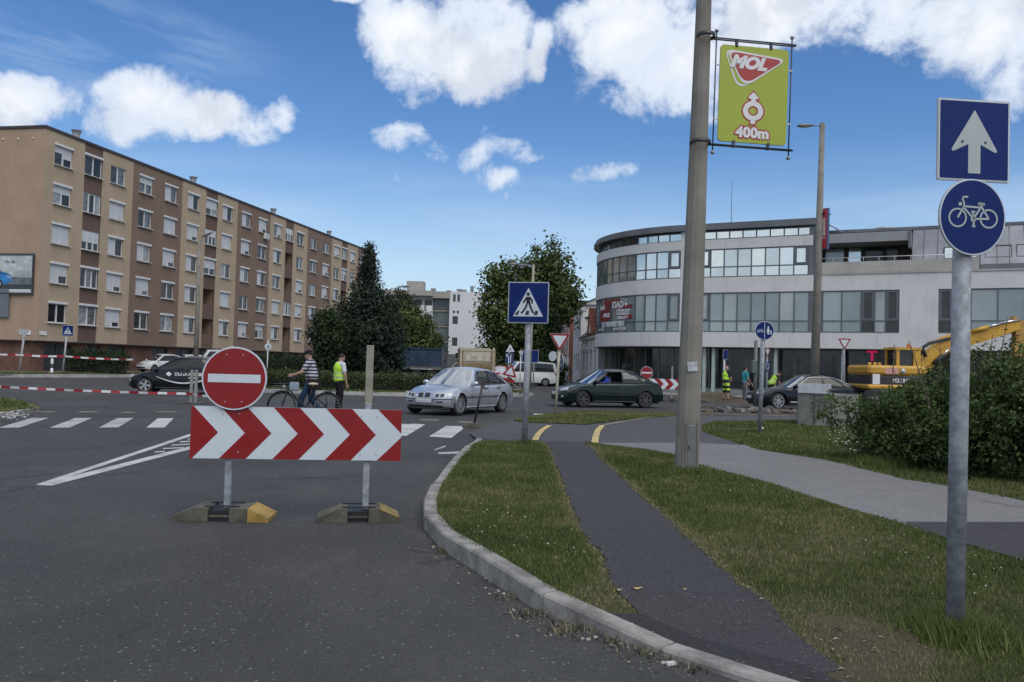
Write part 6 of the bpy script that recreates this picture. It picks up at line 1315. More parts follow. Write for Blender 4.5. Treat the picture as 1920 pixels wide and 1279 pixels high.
# dark green saloon
fo_ = dict(L=4.48,W=1.80,H=1.455,wb=2.64,fo=.89,wr=.315,top=[(0,.62),(.06,.69),(.3,.77),(.7,.86),(1.1,.935),(1.5,.975),(2.6,.985),(3.5,1.005),(4.0,1.02),(4.4,1.0),(4.48,.86)],cowl=1.18,rf=1.98,rr=3.2,deck=4.02,paint=cpaint('bottle_green_paint',(.006,.014,.013),.15,.25),mould=(.5,1.3,3.2,BLKPL),
 wins=[(.075,.475),(.505,.80),(.83,.92)],open=(-1,0),panels=[('headlamp',[(.42,.60),(.80,.66),(.76,.78),(.46,.70)],.008,LAMPW,True,0),('grille',['c',(-.36,.60),(.36,.60),(.34,.66),(-.34,.66)],.01,BLKPL,True,0),('chrome_bar',['c',(-.36,.665),(.36,.665),(.35,.685),(-.35,.685)],.014,CHROME,True,0),('number_plate',['c',(-.26,.47),(.26,.47),(.26,.58),(-.26,.58)],.014,PLATE,True,0),('lower_intake',['c',(-.5,.28),(.5,.28),(.46,.42),(-.46,.42)],.008,BLKPL,True,0),('fog_lamp',[(.56,.36),(.68,.38),(.68,.45),(.56,.44)],.010,LAMPW,True,0),('tail_lamp',[(.5,.72),(.84,.72),(.84,.86),(.5,.88)],.008,LAMPR,False,0)],seams=((1.42,.28,.93),(2.52,.28,.96),(3.3,.5,.96)),handles=(2.32,3.2),hz=.83,steer=14,spokes=6,rim=pm('dull_hubcap',(.07,.072,.075),.5,.3),rimr=.7,spw=(.06,.07))
M_ = place((2.55,33.75), (-.955,-.295), .89); fcar, fbody, fside, fS = car('dark_green_saloon', 'dark green saloon car with its driver window open', M_, fo_, 'cars on the junction')
drv = tag(link('person', None), 'driver in a blue top at the open window of the dark green saloon', 'person'); drv.matrix_local = M_
mb = MB(); mb.ball((2.02,-.40,.98),(.14,.22,.24),14); mb.tube([(2.0,-.58,1.02),(1.8,-.66,.95),(1.6,-.45,.98)], [.06,.05,.04], 10); me = remeshed(mb, .014); me.materials.clear(); me.materials.append(pm('royal_blue_cloth',(.02,.05,.30),.9)); link('blue_top', me, drv)
mb = MB(); mb.tube([(2.0,-.4,1.1),(1.99,-.4,1.24)], .055, 10); mb.ball((1.975,-.40,1.30),(.095,.078,.115),14); mb.ball((1.885,-.40,1.285),(.02,.016,.02),8); mb.ball((1.985,-.48,1.295),(.018,.012,.03),8); mb.ball((1.985,-.32,1.295),(.018,.012,.03),8); mb.ball((1.6,-.45,.985),(.05,.04,.03),8)
for k in range(4): mb.tube([(1.57,-.47+.018*k,.99),(1.53,-.47+.018*k,1.0),(1.52,-.47+.018*k,.97)], .009, 6)
mb.tube([(1.6,-.415,.99),(1.565,-.405,1.01)], .011, 6); me = remeshed(mb, .009, 1); me.materials.clear(); me.materials.append(pm('skin',(.40,.235,.165),.6)); link('body', me, drv)
mb = MB(); mb.ball((2.0,-.40,1.345),(.095,.083,.085),12); mb.obj('hair', pm('dark_hair',(.02,.015,.012),.8), drv)
mb = MB(); Msw = Matrix.Translation((1.62,-.38,.96)) @ Matrix.Rotation(R(65),4,'Y'); mb.lathe([(.17+.014*math.cos(a),.014*math.sin(a)) for a in [k*1.0472 for k in range(6)]], 20, Msw, closed=True); mb.obj('steering_wheel', BLKPL, fbody)
# black estate with advertising
du_ = dict(L=4.42,W=1.76,H=1.50,wb=2.71,fo=.80,wr=.315,top=[(0,.58),(.08,.68),(.35,.78),(.75,.87),(1.05,.935),(1.5,.975),(2.6,.985),(3.5,1.005),(4.1,1.02),(4.36,1.0),(4.42,.8)],cowl=.98,rf=1.95,rr=3.95,deck=4.34,rdrop=.06,paint=cpaint('black_paint',(.008,.010,.014),.1,.22),
 wins=[(.06,.39),(.42,.68),(.71,.95)],rails=RIMM,wsg=CARGD,glass=CARGD,panels=[('headlamp',[(.42,.60),(.82,.66),(.80,.79),(.50,.71)],.008,LAMPW,True,0),('grille',['c',(-.4,.5),(.4,.5),(.38,.58),(-.38,.58)],.01,BLKPL,True,0),('number_plate',['c',(-.26,.39),(.26,.39),(.26,.49),(-.26,.49)],.014,PLATE,True,0),('tail_lamp',[(.55,.7),(.84,.7),(.84,.98),(.6,.98)],.008,LAMPR,False,0)],seams=((1.42,.28,.93),(2.50,.28,.96),(3.4,.5,.96)),handles=(2.3,3.2),hz=.83,steer=6,spokes=5,spw=(.075,.10),rimr=.7)
M_ = place((D(281,735,35.9).x,35.9), (-.99,-.14), .80); dcar, dbody, dside, dS = car('black_estate_car', 'black estate car with white house agency lettering on its doors', M_, du_, 'cars on the junction')
DEC = pm('decal_white',(.66,.66,.66),.5)
def side_text(txt, size, xc_, zc_, sx_=1.):
    t = text('door_lettering', txt, size, DEC, dbody, Matrix.Identity(4), .004, 0, .001); t.matrix_local = Matrix.Identity(4)
    for v in t.data.vertices: v.co = dside(xc_+v.co.x*sx_, zc_+v.co.y, -1, .006+v.co.z)
side_text('DUNA HOUSE', .17, 2.52, .80); side_text('www.dh.hu', .085, 2.72, .66)
def side_poly(pts, nm='door_graphic'):
    b = MB(); b.add([dside(x, z, -1, .006) for x, z in pts], [tuple(range(len(pts)))]); b.obj(nm, DEC, dbody, fixn=False)
side_poly([(1.62,.80),(1.73,.90),(1.86,.80),(1.75,.71)]); 
sw_ = [(1.25+.1*k, .74-.30*math.sin(math.pi*(.06+.5*k/12))**1.1) for k in range(13)]+[(2.55+.12*k, .46+.34*(k/10)**1.5) for k in range(11)]
for k in range(len(sw_)-1): (x0_,z0_),(x1_,z1_) = sw_[k], sw_[k+1]; w_ = .032*(1-abs(2*k/len(sw_)-1)**2*.7); side_poly([(x0_,z0_-w_),(x1_,z1_-w_),(x1_,z1_+w_),(x0_,z0_+w_)], 'door_swoosh')
# black executive saloon by the trench
au_ = dict(L=4.92,W=1.86,H=1.44,wb=2.85,fo=.92,wr=.345,top=[(0,.60),(.06,.68),(.3,.76),(.7,.85),(1.3,.93),(1.7,.965),(2.8,.98),(3.8,1.0),(4.4,1.01),(4.84,.97),(4.92,.82)],cowl=1.45,rf=2.3,rr=3.55,deck=4.55,paint=cpaint('midnight_paint',(.008,.009,.013),.2,.2),arch_trim=CHROME,glass=CARGD,wsg=CARGD,
 wins=[(.06,.46),(.49,.80),(.83,.93)],panels=[('headlamp',[(.44,.60),(.84,.66),(.82,.77),(.46,.69)],.008,LAMPW,True,0),('grille',['c',(-.36,.34),(.36,.34),(.32,.68),(-.32,.68)],.01,BLKPL,True,0),('number_plate',['c',(-.26,.44),(.26,.44),(.26,.55),(-.26,.55)],.014,PLATE,True,0),('lower_intake',[(.46,.3),(.82,.3),(.82,.44),(.46,.42)],.008,BLKPL,True,0),('tail_lamp',[(.4,.74),(.86,.74),(.86,.88),(.4,.88)],.008,LAMPR,False,0)],seams=((1.6,.3,.92),(2.75,.3,.95),(3.7,.55,.97)),handles=(2.5,3.5),hz=.83,steer=12,spokes=7,double=True,spw=(.03,.03),rimr=.74,mould=(.33,1.4,3.5,CHROME))
M_ = place((D(1441,765,36.2).x+.1,36.4), (-.995,-.1), .92); car('black_executive_saloon', 'black saloon car with chrome window trim beside the dug-up road', M_, au_, 'cars on the junction')
# parked and distant cars
WH = cpaint('white_paint',(.62,.63,.64),.0,.35)
pk = dict(L=4.0,W=1.68,H=1.46,wb=2.47,fo=.82,wr=.3,top=[(0,.6),(.06,.68),(.3,.78),(.75,.9),(1.05,.96),(2.6,.98),(3.6,1.0),(3.92,.98),(4.0,.8)],cowl=.98,rf=1.8,rr=3.3,deck=3.85,paint=WH,wins=[(.06,.45),(.48,.78),(.81,.93)],panels=[('headlamp',[(.40,.60),(.80,.64),(.78,.75),(.44,.70)],.008,LAMPW,True,0),('grille',['c',(-.42,.60),(.42,.60),(.40,.68),(-.40,.68)],.01,BLKPL,True,0),('number_plate',['c',(-.26,.44),(.26,.44),(.26,.54),(-.26,.54)],.014,PLATE,True,0),('lower_intake',['c',(-.62,.29),(.62,.29),(.58,.41),(-.58,.41)],.008,BLKPL,True,0)],seams=((1.35,.28,.93),(2.45,.28,.96)),handles=(2.2,),hz=.82,glass=CARGD)
def fplace(px, Y, z, head, c): m = place((D(px,690,Y).x, Y), head, c['fo']); m.translation.z = z; return m
car('parked_white_hatchback', 'white hatchback parked nose out before the dark garages', fplace(278,70,.2,(-.55,-.83),pk), pk, 'cars parked by the flats')
pk2 = dict(pk, L=4.5, H=1.5, wb=2.65, rr=3.75, deck=4.35, top=pk['top'][:-3]+[(4.0,1.0),(4.42,.98),(4.5,.8)])
car('parked_white_estate', 'white estate car parked behind the white hatchback', fplace(325,78,.2,(-.7,-.7),pk2), pk2, 'cars parked by the flats')
pk3 = dict(pk, H=1.95, L=4.8, wb=2.9, top=[(0,.7),(.06,.85),(.5,1.0),(1.0,1.1),(3,1.12),(4.7,1.12),(4.8,.8)], cowl=.9, rf=1.5, rr=4.5, deck=4.7, rw=.74)
car('parked_white_van', 'white van with its roof showing above the black estate car', fplace(372,72,.2,(-.9,-.4),pk3), pk3, 'cars parked by the flats')
sv = dict(pk3, H=1.85, paint=WH); car('white_off_roader', 'white off-road car with dark side windows on the far side street', fplace(950,66,.0,(-.97,-.2),sv), sv, 'cars in the side street')
rd_ = dict(pk, paint=cpaint('red_paint',(.30,.012,.014),.0,.3)); car('red_car', 'small red car in the side street beside the beige dump truck', fplace(930,68,0,(-.3,-.95),rd_), rd_, 'cars in the side street')
# ------------------------------------------------------------------ trucks
def truck_wheel(root, x, y, r=.5, w=.3):
    o = bpy.data.objects.new('wheel', None); COL.objects.link(o); o.parent = root; o.matrix_local = Matrix.Translation((x,y,r)) @ Matrix.Rotation(math.pi/2,4,'X'); mb = MB(); mb.lathe([(.28,-w/2),(r-.03,-w/2),(r,-w/2+.04),(r,w/2-.04),(r-.03,w/2),(.28,w/2)], 20); mb.obj('tyre', TYRE, o); mb = MB(); mb.lathe([(.28,w/2),(.2,w/2-.08),(.1,w/2),(.001,w/2)], 14); mb.lathe([(.28,-w/2),(.2,-w/2+.08),(.1,-w/2),(.001,-w/2)], 14); mb.obj('rim', FARG, o)
def dumper(name, label, M, L, Wd, hb, bodym, lowm, ribs, cabm):
    root = thing(name, label, 'dump truck', M, 'dump trucks'); mb = MB()     # x back to front, y across; tail at x=0
    z0, z1 = 1.15, 1.15+hb; t = .06
    fl = MB(); fl.box((L/2,0,z0+.05),(L,Wd,.1)); bd = fl.obj('skip_floor', lowm, root)
    for s in (-1,1):
        MB().box((L/2,s*(Wd/2-t/2),(z0+z1)/2+.05),(L,t,hb)).obj('skip_side', bodym, bd)
        for k in range(ribs+1): MB().box((L*k/ribs,s*(Wd/2+.03),(z0+z1)/2+.05),(.1,.09,hb+.06)).obj('side_rib', bodym if k % 2 else lowm, bd)
        MB().box((L/2,s*(Wd/2+.025),z1+.03),(L+.05,.12,.1)).obj('top_rail', bodym, bd); MB().box((L/2,s*(Wd/2+.03),z0+.03),(L,.1,.14)).obj('bottom_rail', lowm, bd)
    MB().box((.03,0,(z0+z1)/2),(.07,Wd-.1,hb)).obj('tailgate', bodym, root); MB().box((L-.03,0,(z0+z1)/2+.1),(.07,Wd-.05,hb+.2)).obj('headboard', bodym, bd)
    for z in (z0+hb*.12, z0+hb*.45, z1-.05): MB().box((-.02,0,z),(.06,Wd-.15,.1)).obj('tailgate_beam', lowm if z < z0+.3 else bodym, root)
    MB().box((-.012,0,z0+hb*.17),(.05,Wd-.12,hb*.34)).obj('muddy_tailgate_foot', lowm, root)
    for yy in (-.42,.42): MB().box((-.03,yy*Wd,z0+hb*.66),(.05,.07,hb*.58)).obj('tailgate_rib', lowm, root)
    MB().box((-.008,0,z0+hb*.68),(.05,Wd*.74,hb*.4)).obj('tailgate_panel', pm('dusty_panel',(.44,.41,.33),.8,0,.25,2.5,stain=.5) if bodym is BGE else lowm, root)
    for s in (-1,1): MB().box((-.02,s*(Wd/2-.06),(z0+z1)/2),(.12,.12,hb+.35)).obj('tailgate_post', bodym, root); MB().box((.05,s*(Wd/2-.25),.95),(.08,.3,.16)).obj('tail_lamp', LAMPR, root)
    MB().box((L/2+.6,0,.85),(L+2.2,.9,.3)).obj('chassis', BLKPL, root); MB().box((-.1,0,.65),(.08,Wd*.9,.12)).obj('rear_bar', FARG, root)
    for x in (.9,2.1,L+1.2):
        for y in (-Wd/2+.18, Wd/2-.18): truck_wheel(root, x, y)
    cb_ = MB(); cb_.prism([(L+.25,.7),(L+2.1,.7),(L+2.2,1.6),(L+1.85,2.75),(L+.25,2.8)], -Wd/2+.05, Wd/2-.05, Matrix.Rotation(math.pi/2,4,'X')); co = cb_.obj('cab', cabm, root)
    for s in (-1,1): MB().box((L+1.35,s*(Wd/2-.04),2.15),(.9,.03,.75)).obj('cab_window', CARGD, co); MB().box((L+1.95,s*(Wd/2+.1),2.2),(.1,.2,.4)).obj('cab_mirror', BLKPL, co)
    return root
BGE = pm('dusty_beige_paint',(.40,.36,.27),.7,0,.2,1.5,stain=.4); BGL = pm('muddy_brown',(.22,.155,.085),.85,0,.3,2.); BLT = pm('truck_blue',(.028,.05,.095),.55,0,.3,1.2,stain=.4); BLS = pm('truck_dusty_grey',(.13,.125,.12),.8,0,.3,1.5)
dumper('beige_dump_truck', 'dusty beige dump truck seen from its tailgate behind the silver saloon', TR(D(897,690,61).x-.1, 61, 0, R(95)), 4.3, 2.45, 1.45, BGE, BGL, 5, BGE)
dumper('blue_dump_truck', 'blue dump truck with a dusty skip standing side-on behind the island', TR(D(832,690,70).x, 70.5, 0, R(178)), 4.05, 2.4, 1.55, BLT, BLS, 2, BLT)
# ------------------------------------------------------------------ excavator
YEL = pm('excavator_yellow',(.52,.29,.035),.5,0,.12,1.5,stain=.3); ROD = CHROME; eY = 36.5
e0 = D(1607,726,eY); ex = thing('excavator', 'yellow wheeled excavator with its boom raised behind the bush', 'excavator', TR(e0.x, eY, 0))
ep = lambda px, py, dy=0.: (D(px,py,eY).x-e0.x, dy, D(px,py,eY).z)
z_b, z_m, z_t = ep(1607,726)[2], ep(1607,702)[2], ep(1607,686)[2]; X1 = ep(1716,700)[0]
mb = MB(); mb.cbox((X1/2,0,(z_m+z_t)/2+.02),(X1,2.3,z_t-z_m+.04),.1); bd = mb.obj('engine_hood', YEL, ex); mb = MB(); mb.cbox((X1/2+.03,0,(z_b+z_m)/2+.03),(X1-.1,2.25,z_m-z_b-.1),.05); mb.obj('engine_bay', pm('machine_black',(.03,.03,.032),.6), bd)
mb = MB(); mb.cbox((X1*.36,0,z_b+.05),(X1*.72,2.35,.2),.06); mb.obj('counterweight', YEL, bd)
for q in (.2,.42,.62): mb = MB(); mb.lathe([(.001,.16),(.07,.16),(.07,.02),(.03,0)], 10, Matrix.Translation((q+.15,-.4,z_t))); mb.obj('exhaust_cap', YEL, bd)
text('model_lettering','M318C',.24,WHT,bd,face(1.35,-1.131,(z_b+z_m)/2+.05),.006,0,.002); mb = MB(); mb.box((.33,-1.135,(z_b+z_m)/2+.1),(.3,.01,.42)); mb.obj('maker_plate', WHT, bd); mb = MB(); mb.box((.95,-1.155,(z_m+z_t)/2),(.55,.01,.26)); mb.obj('faded_sticker', pm('sticker_pink',(.55,.30,.25)), bd)
mb = MB(); mb.lathe([(.001,0),(.11,0),(.1,.05),(.001,.06)], 14, Matrix.Translation((1.42,-1.15,(z_m+z_t)/2)) @ Matrix.Rotation(math.pi/2,4,'X')); mb.obj('work_lamp', LAMPW, bd)
cx0, cx1, cz1 = ep(1662,670)[0], ep(1702,656)[0], ep(1690,655)[2]
mb = MB()
for x in (cx0, cx1-.12): 
    for y in (-.95,.05): mb.box((x+.05,y,(z_t+cz1)/2),(.12 if x == cx0 else .3,.1,cz1-z_t))
mb.box(((cx0+cx1)/2,-.45,cz1),(cx1-cx0+.2,1.15,.1)); cbn = mb.obj('cab_frame', YEL, ex); mb = MB(); mb.box(((cx0+cx1)/2,-.45,(z_t+cz1)/2),(cx1-cx0-.1,.95,cz1-z_t-.08)); mb.obj('cab_glass', CARGD, cbn)
mb = MB(); mb.lathe([(.001,.2),(.07,.17),(.08,0)], 12, Matrix.Translation((cx1-.15,-.4,cz1+.05))); mb.obj('beacon', pm('beacon_orange',(.45,.10,.02),.3), cbn)
def beam(pts, ws, y0, y1, mat, nm, par):
    L_, R__ = [], []; k = len(pts)
    for i in range(k):
        a, b = Vector(pts[max(i-1,0)]), Vector(pts[min(i+1,k-1)]); t = (b-a).normalized(); n = Vector((-t.y,t.x)); L_.append(tuple(Vector(pts[i])+n*ws[i]/2)); R__.append(tuple(Vector(pts[i])-n*ws[i]/2))
    b = MB(); b.prism(L_+R__[::-1], -y1, -y0, Matrix.Rotation(math.pi/2,4,'X')); return b.obj(nm, mat, par)
E2 = lambda px, py: (ep(px,py)[0], ep(px,py)[2])
bm1 = beam([E2(1728,690),E2(1748,664),E2(1772,644),E2(1795,634)],[.5,.55,.62,.5],-.3,.15,YEL,'boom',ex)
bm2 = beam([E2(1785,640),E2(1830,630),E2(1880,616),E2(1905,610)],[.55,.6,.48,.35],-.27,.12,YEL,'upper_boom',ex)
stick = beam([E2(1893,603),E2(1912,612),E2(1908,640),E2(1900,700)],[.5,.62,.45,.3],-.22,.08,pm('rusty_yellow',(.38,.21,.05),.7,0,.25,3.),'stick',ex)
for a, b, nm in ((E2(1742,682),E2(1772,654),'boom_cylinder'),(E2(1815,622),E2(1868,607),'stick_cylinder')):
    m2 = MB(); va, vb = Vector((a[0],-.36,a[1])), Vector((b[0],-.36,b[1])); m2.tube([va, va+(vb-va)*.55], .085, 10); co = m2.obj(nm, YEL if nm[0] == 's' else BLKPL, ex); m3 = MB(); m3.tube([va+(vb-va)*.5, vb], .045, 8); m3.obj('piston_rod', ROD, co)
m2 = MB(); m2.tube([(*E2(1868,607)[:1],-.3,E2(1868,607)[1]), (E2(1905,600)[0],-.3,E2(1905,600)[1])], .05, 8); m2.obj('piston_rod', ROD, ex)
m2 = MB()
for k in range(3): m2.tube([(E2(1725,650)[0]+.05*k,-.36-.02*k,E2(1725,665)[1]-.1), (E2(1722,655)[0],-.38,E2(1722,655)[1]+.05*k), (E2(1735,646)[0],-.38,E2(1735,646)[1]+.04*k), (E2(1775,640)[0],-.36,E2(1775,636)[1]+.03*k)], .03, 6)
m2.obj('hydraulic_hoses', BLKPL, ex)
MB().cbox((X1/2+.6,0,.95),(3.4,2.3,.35),.05).obj('undercarriage', pm('machine_green_grey',(.10,.14,.11),.7), ex)
for x in (.3,3.2):
    for y in (-1.05,1.05): truck_wheel(ex, x, y, .5, .36)
MB().cbox((X1/2+.5,0,1.3),(1.3,1.3,.5),.1).obj('slew_ring', MATS['machine_black'], ex)
# hopper bucket at the stick
m2 = MB(); bx0, bz0 = E2(1898,706); m2.prism([(bx0-.4,bz0),(bx0+.25,bz0+.1),(bx0+.35,bz0-.5),(bx0-.1,bz0-.85),(bx0-.6,bz0-.6)], -.5, .5, Matrix.Rotation(math.pi/2,4,'X')); m2.obj('bucket', MATS['rusty_yellow'], ex)
# ------------------------------------------------------------------ people and bicycle
SKIN = MATS['skin']; 
def cloth(name, col): return pm(name, col, .92, 0, .12, 9, .25, 60, .2)
def cap(mb, a, b, ra, rb, n=10):
    a, b = Vector(a), Vector(b); mb.ball(a, ra, n); mb.ball(b, rb, n); mb.tube([a, b], [ra, rb], n)
BASE = dict(head=(.02,0,1.63),neck=(0,0,1.49),chest=(0,0,1.32),waist=(0,0,1.1),pelvis=(0,0,.96),shL=(0,.185,1.43),elL=(-.02,.235,1.14),haL=(.05,.235,.88),shR=(0,-.185,1.43),elR=(-.02,-.235,1.14),haR=(.05,-.235,.88),hipL=(0,.095,.93),knL=(.02,.10,.50),anL=(-.02,.10,.085),hipR=(0,-.095,.93),knR=(.02,-.10,.50),anR=(-.02,-.10,.085))
def person(label, M, pose, top, legs, shoes, hair=None, vest=None, short=False, cap_m=None, sleeve=True, belly=0., group='people at the road works', scale=1., tilt=0.):
    J = {k: Vector(v) for k, v in {**BASE, **pose}.items()}; root = thing('person', label, 'person', M @ Matrix.Scale(scale,4), group); mb = MB()
    hd, nk, ch, wa, pe = (J[k] for k in ('head','neck','chest','waist','pelvis'))
    up = (hd-nk).normalized(); fw = Vector((1,0,tilt)).normalized(); sd = up.cross(fw).normalized(); fw = sd.cross(up).normalized(); Rm = Matrix((fw, sd, up)).transposed()
    mb.ball(hd,(.092,.074,.115),14,0,Rm); mb.ball(hd+Rm @ Vector((.03,0,-.06)),(.062,.054,.06),12,0,Rm); mb.ball(hd+Rm @ Vector((.1,0,-.015)),(.02,.015,.026),8,0,Rm)
    for s in (-1,1): mb.ball(hd+Rm @ Vector((-.005,s*.076,-.012)),(.02,.011,.03),8,0,Rm)
    mb.ball(hd+Rm @ Vector((.092,0,-.065)),(.012,.024,.01),8,0,Rm); cap(mb, nk-up*.03, hd-up*.05, .055, .052)
    def torso(b, e):
        b.ball(ch,(.115+e,.165+e,.15),14); b.ball(ch-Vector((0,0,.12)),(.11+e+belly*.6,.155+e,.13),12); b.ball(wa,(.105+e+belly,.145+e+belly*.5,.14),14); b.ball(pe,(.115+e,.165+e,.12),14); b.tube([ch,wa,pe],[.12+e,.11+e+belly*.7,.12+e],14)
        for s in 'LR': cap(b, ch+(J['sh'+s]-ch)*.35+Vector((0,0,.06)), J['sh'+s], .09+e, .062+e)
    torso(mb, 0)
    for s, sg in (('L',1),('R',-1)):
        sh, el, ha = J['sh'+s], J['el'+s], J['ha'+s]; cap(mb, sh, el, .055, .041); cap(mb, el, ha, .041, .028)
        d_ = (ha-el).normalized(); a = d_.cross(Vector((0,0,1))) if abs(d_.z) < .9 else d_.cross(Vector((1,0,0))); a.normalize(); inw = Vector((0,-sg,0)); inw = (inw-d_*inw.dot(d_)); inw = inw.normalized() if inw.length > .2 else a; acr = d_.cross(inw).normalized()
        pc = ha+d_*.055; mb.ball(pc,(.016,.04,.05),10,0,Matrix((inw, acr, d_)).transposed())
        for k in range(4):
            f0 = pc+d_*.035+acr*(-.03+.02*k); ln = (.062,.075,.07,.052)[k]; mb.tube([f0, f0+d_*ln*.55+inw*.008, f0+d_*ln*.85+inw*.03], [.010,.0095,.008], 6)
        tb = pc-d_*.01+acr*.034*(1 if (acr.x > 0) else -1); ta = acr*(1 if acr.x > 0 else -1); mb.tube([tb, tb+ta*.02+d_*.03, tb+ta*.02+d_*.055+inw*.015], [.012,.011,.009], 6)
        hp, kn, an = J['hip'+s], J['kn'+s], J['an'+s]; cap(mb, hp, kn, .085, .055); cap(mb, kn, kn+(an-kn)*.3, .055, .056); cap(mb, kn+(an-kn)*.3, an, .056, .036); ft = Vector((1,0,-.12)).normalized(); cap(mb, an+Vector((-.03,0,-.04)), an+ft*.16+Vector((0,0,-.03)), .036, .03)
    me = remeshed(mb, .0125, 1); me.materials.clear(); me.materials.append(SKIN); link('body', me, root)
    b = MB(); torso(b, .018)
    for s in 'LR':
        sh, el = J['sh'+s], J['el'+s]
        if sleeve: cap(b, sh, sh+(el-sh)*.62, .074, .066)
    me = remeshed(b, .014); me.materials.clear(); me.materials.append(top); link('shirt', me, root)
    b = MB(); b.ball(pe,(.135,.185,.13),14)
    for s in 'LR':
        hp, kn, an = J['hip'+s], J['kn'+s], J['an'+s]; cap(b, hp, kn if not short else hp+(kn-hp)*.98, .108, .078 if not short else .095)
        if not short: cap(b, kn, an+(kn-an)*.06, .075, .062)
    me = remeshed(b, .014); me.materials.clear(); me.materials.append(legs); link('shorts' if short else 'trousers', me, root)
    for s in 'LR':
        an = J['an'+s]; b = MB(); cap(b, an+Vector((-.035,0,-.045)), an+Vector((.15,0,-.055)), .045, .036); cap(b, an, an+Vector((0,0,.03)), .05, .05); me = remeshed(b, .011); me.materials.clear(); me.materials.append(shoes); link('shoe', me, root)
    if hair: b = MB(); b.ball(hd+Rm @ Vector((-.02,0,.03)),(.09,.083,.098),14,0,Rm); me = remeshed(b, .012); me.materials.clear(); me.materials.append(hair); link('hair', me, root)
    if cap_m:
        b = MB(); b.ball(hd+Rm @ Vector((-.008,0,.055)),(.103,.09,.075),14,0,Rm); cap(b, hd+Rm @ Vector((.07,.03,.05)), hd+Rm @ Vector((.15,.0,.035)), .016, .012); cap(b, hd+Rm @ Vector((.07,-.03,.05)), hd+Rm @ Vector((.15,.0,.035)), .016, .012); me = remeshed(b, .009); me.materials.clear(); me.materials.append(cap_m); link('cap', me, root)
    for s in (-1,1): MB().ball(hd+Rm @ Vector((.088,s*.031,.008)),(.006,.011,.008),8,0,Rm).obj('eye', pm('eye_dark',(.02,.015,.012),.3), root)
    if vest:
        bk_ = Vector((-.015,0,0)); b = MB(); b.ball(ch+bk_,(.165,.205,.19),14); b.ball(wa+bk_,(.160+belly,.20,.18),14); b.ball(pe+bk_+Vector((0,0,.04)),(.165,.21,.12),14); b.tube([ch+bk_,wa+bk_,pe+bk_+Vector((0,0,.04))],[.165,.16,.165],14)
        for s in 'LR': cap(b, ch+(J['sh'+s]-ch)*.3+Vector((0,0,.07)), ch+(J['sh'+s]-ch)*.72+Vector((0,0,.05)), .085, .06)
        me = remeshed(b, .014); me.materials.clear(); me.materials.append(vest); link('safety_vest', me, root)
    return root
def banded(name, base, cols, freq=None, bands=None):
    """cloth with horizontal bands at given heights (object z)"""
    m = pm(name, base, .85, 0, .08, 9, .2, 60, .2).copy() if False else bpy.data.materials.new(name); m.use_nodes = True; t = m.node_tree; p = t.nodes['Principled BSDF']; p.inputs['Roughness'].default_value = .9
    sp_ = N(t,'ShaderNodeSeparateXYZ'); lk(t, N(t,'ShaderNodeTexCoord').outputs['Object'], sp_.inputs[0]); z = sp_.outputs[2]; cl = None
    if freq: f = mth(t,'GREATER_THAN', mth(t,'FRACT', mth(t,'MULTIPLY', z, freq)), .52); cl = mixc(t, f, base, cols)
    else:
        f = None
        for a, b in bands:
            q = mth(t,'MULTIPLY', mth(t,'GREATER_THAN', z, a), mth(t,'LESS_THAN', z, b)); f = q if f is None else mth(t,'MAXIMUM', f, q)
        cl = mixc(t, f, base, cols)
    lk(t, cl, p.inputs['Base Color']); return m
JEANS = cloth('blue_jeans',(.022,.05,.10)); BLKC = cloth('black_cloth',(.014,.014,.016)); HIVIS = banded('hi_vis_yellow',(.44,.72,.05),(.30,.33,.30),None,((1.02,1.06),(1.14,1.18))); HAIRD = MATS['dark_hair']
STRIPE = banded('striped_polo',(.46,.46,.52),(.015,.018,.045),12.)
ROADZ = .008
pc = D(585,700,22.0)
person('man in a striped polo and dark cap pushing a bicycle over the road', TR(pc.x, 22.0, ROADZ, R(180)), dict(head=(.10,0,1.61),neck=(.06,0,1.48),chest=(.03,0,1.31),shL=(.05,.19,1.42),shR=(.05,-.19,1.42),elL=(.20,.24,1.18),haL=(.44,.16,1.10),elR=(.22,-.24,1.19),haR=(.44,-.14,1.11),knL=(.22,.10,.53),anL=(.28,.10,.10),knR=(.02,-.10,.50),anR=(-.30,-.10,.14)), STRIPE, JEANS, cloth('grey_shoe',(.1,.1,.1)), HAIRD, None, False, BLKC, True, .04, None, 1.035)
bag = tag(link('shoulder_bag', None), 'dark brown shoulder bag hanging at the hip of the man with the bicycle', 'bag'); bag.matrix_local = TR(pc.x+.12, 21.78, .80); mb = MB(); mb.cbox((0,0,.12),(.34,.12,.28),.04); mb.obj('bag_body', cloth('bag_brown',(.028,.018,.02)), bag); mb = MB(); mb.cbox((0,-.064,.2),(.33,.014,.13),.008); mb.obj('flap', MATS['bag_brown'], bag); mb = MB(); mb.tube([(-.15,.02,.25),(-.20,.1,.5),(-.12,.22,.68)], .012, 6); mb.tube([(.15,.02,.25),(.10,.1,.5),(-.06,.22,.68)], .012, 6); mb.obj('strap', MATS['bag_brown'], bag)
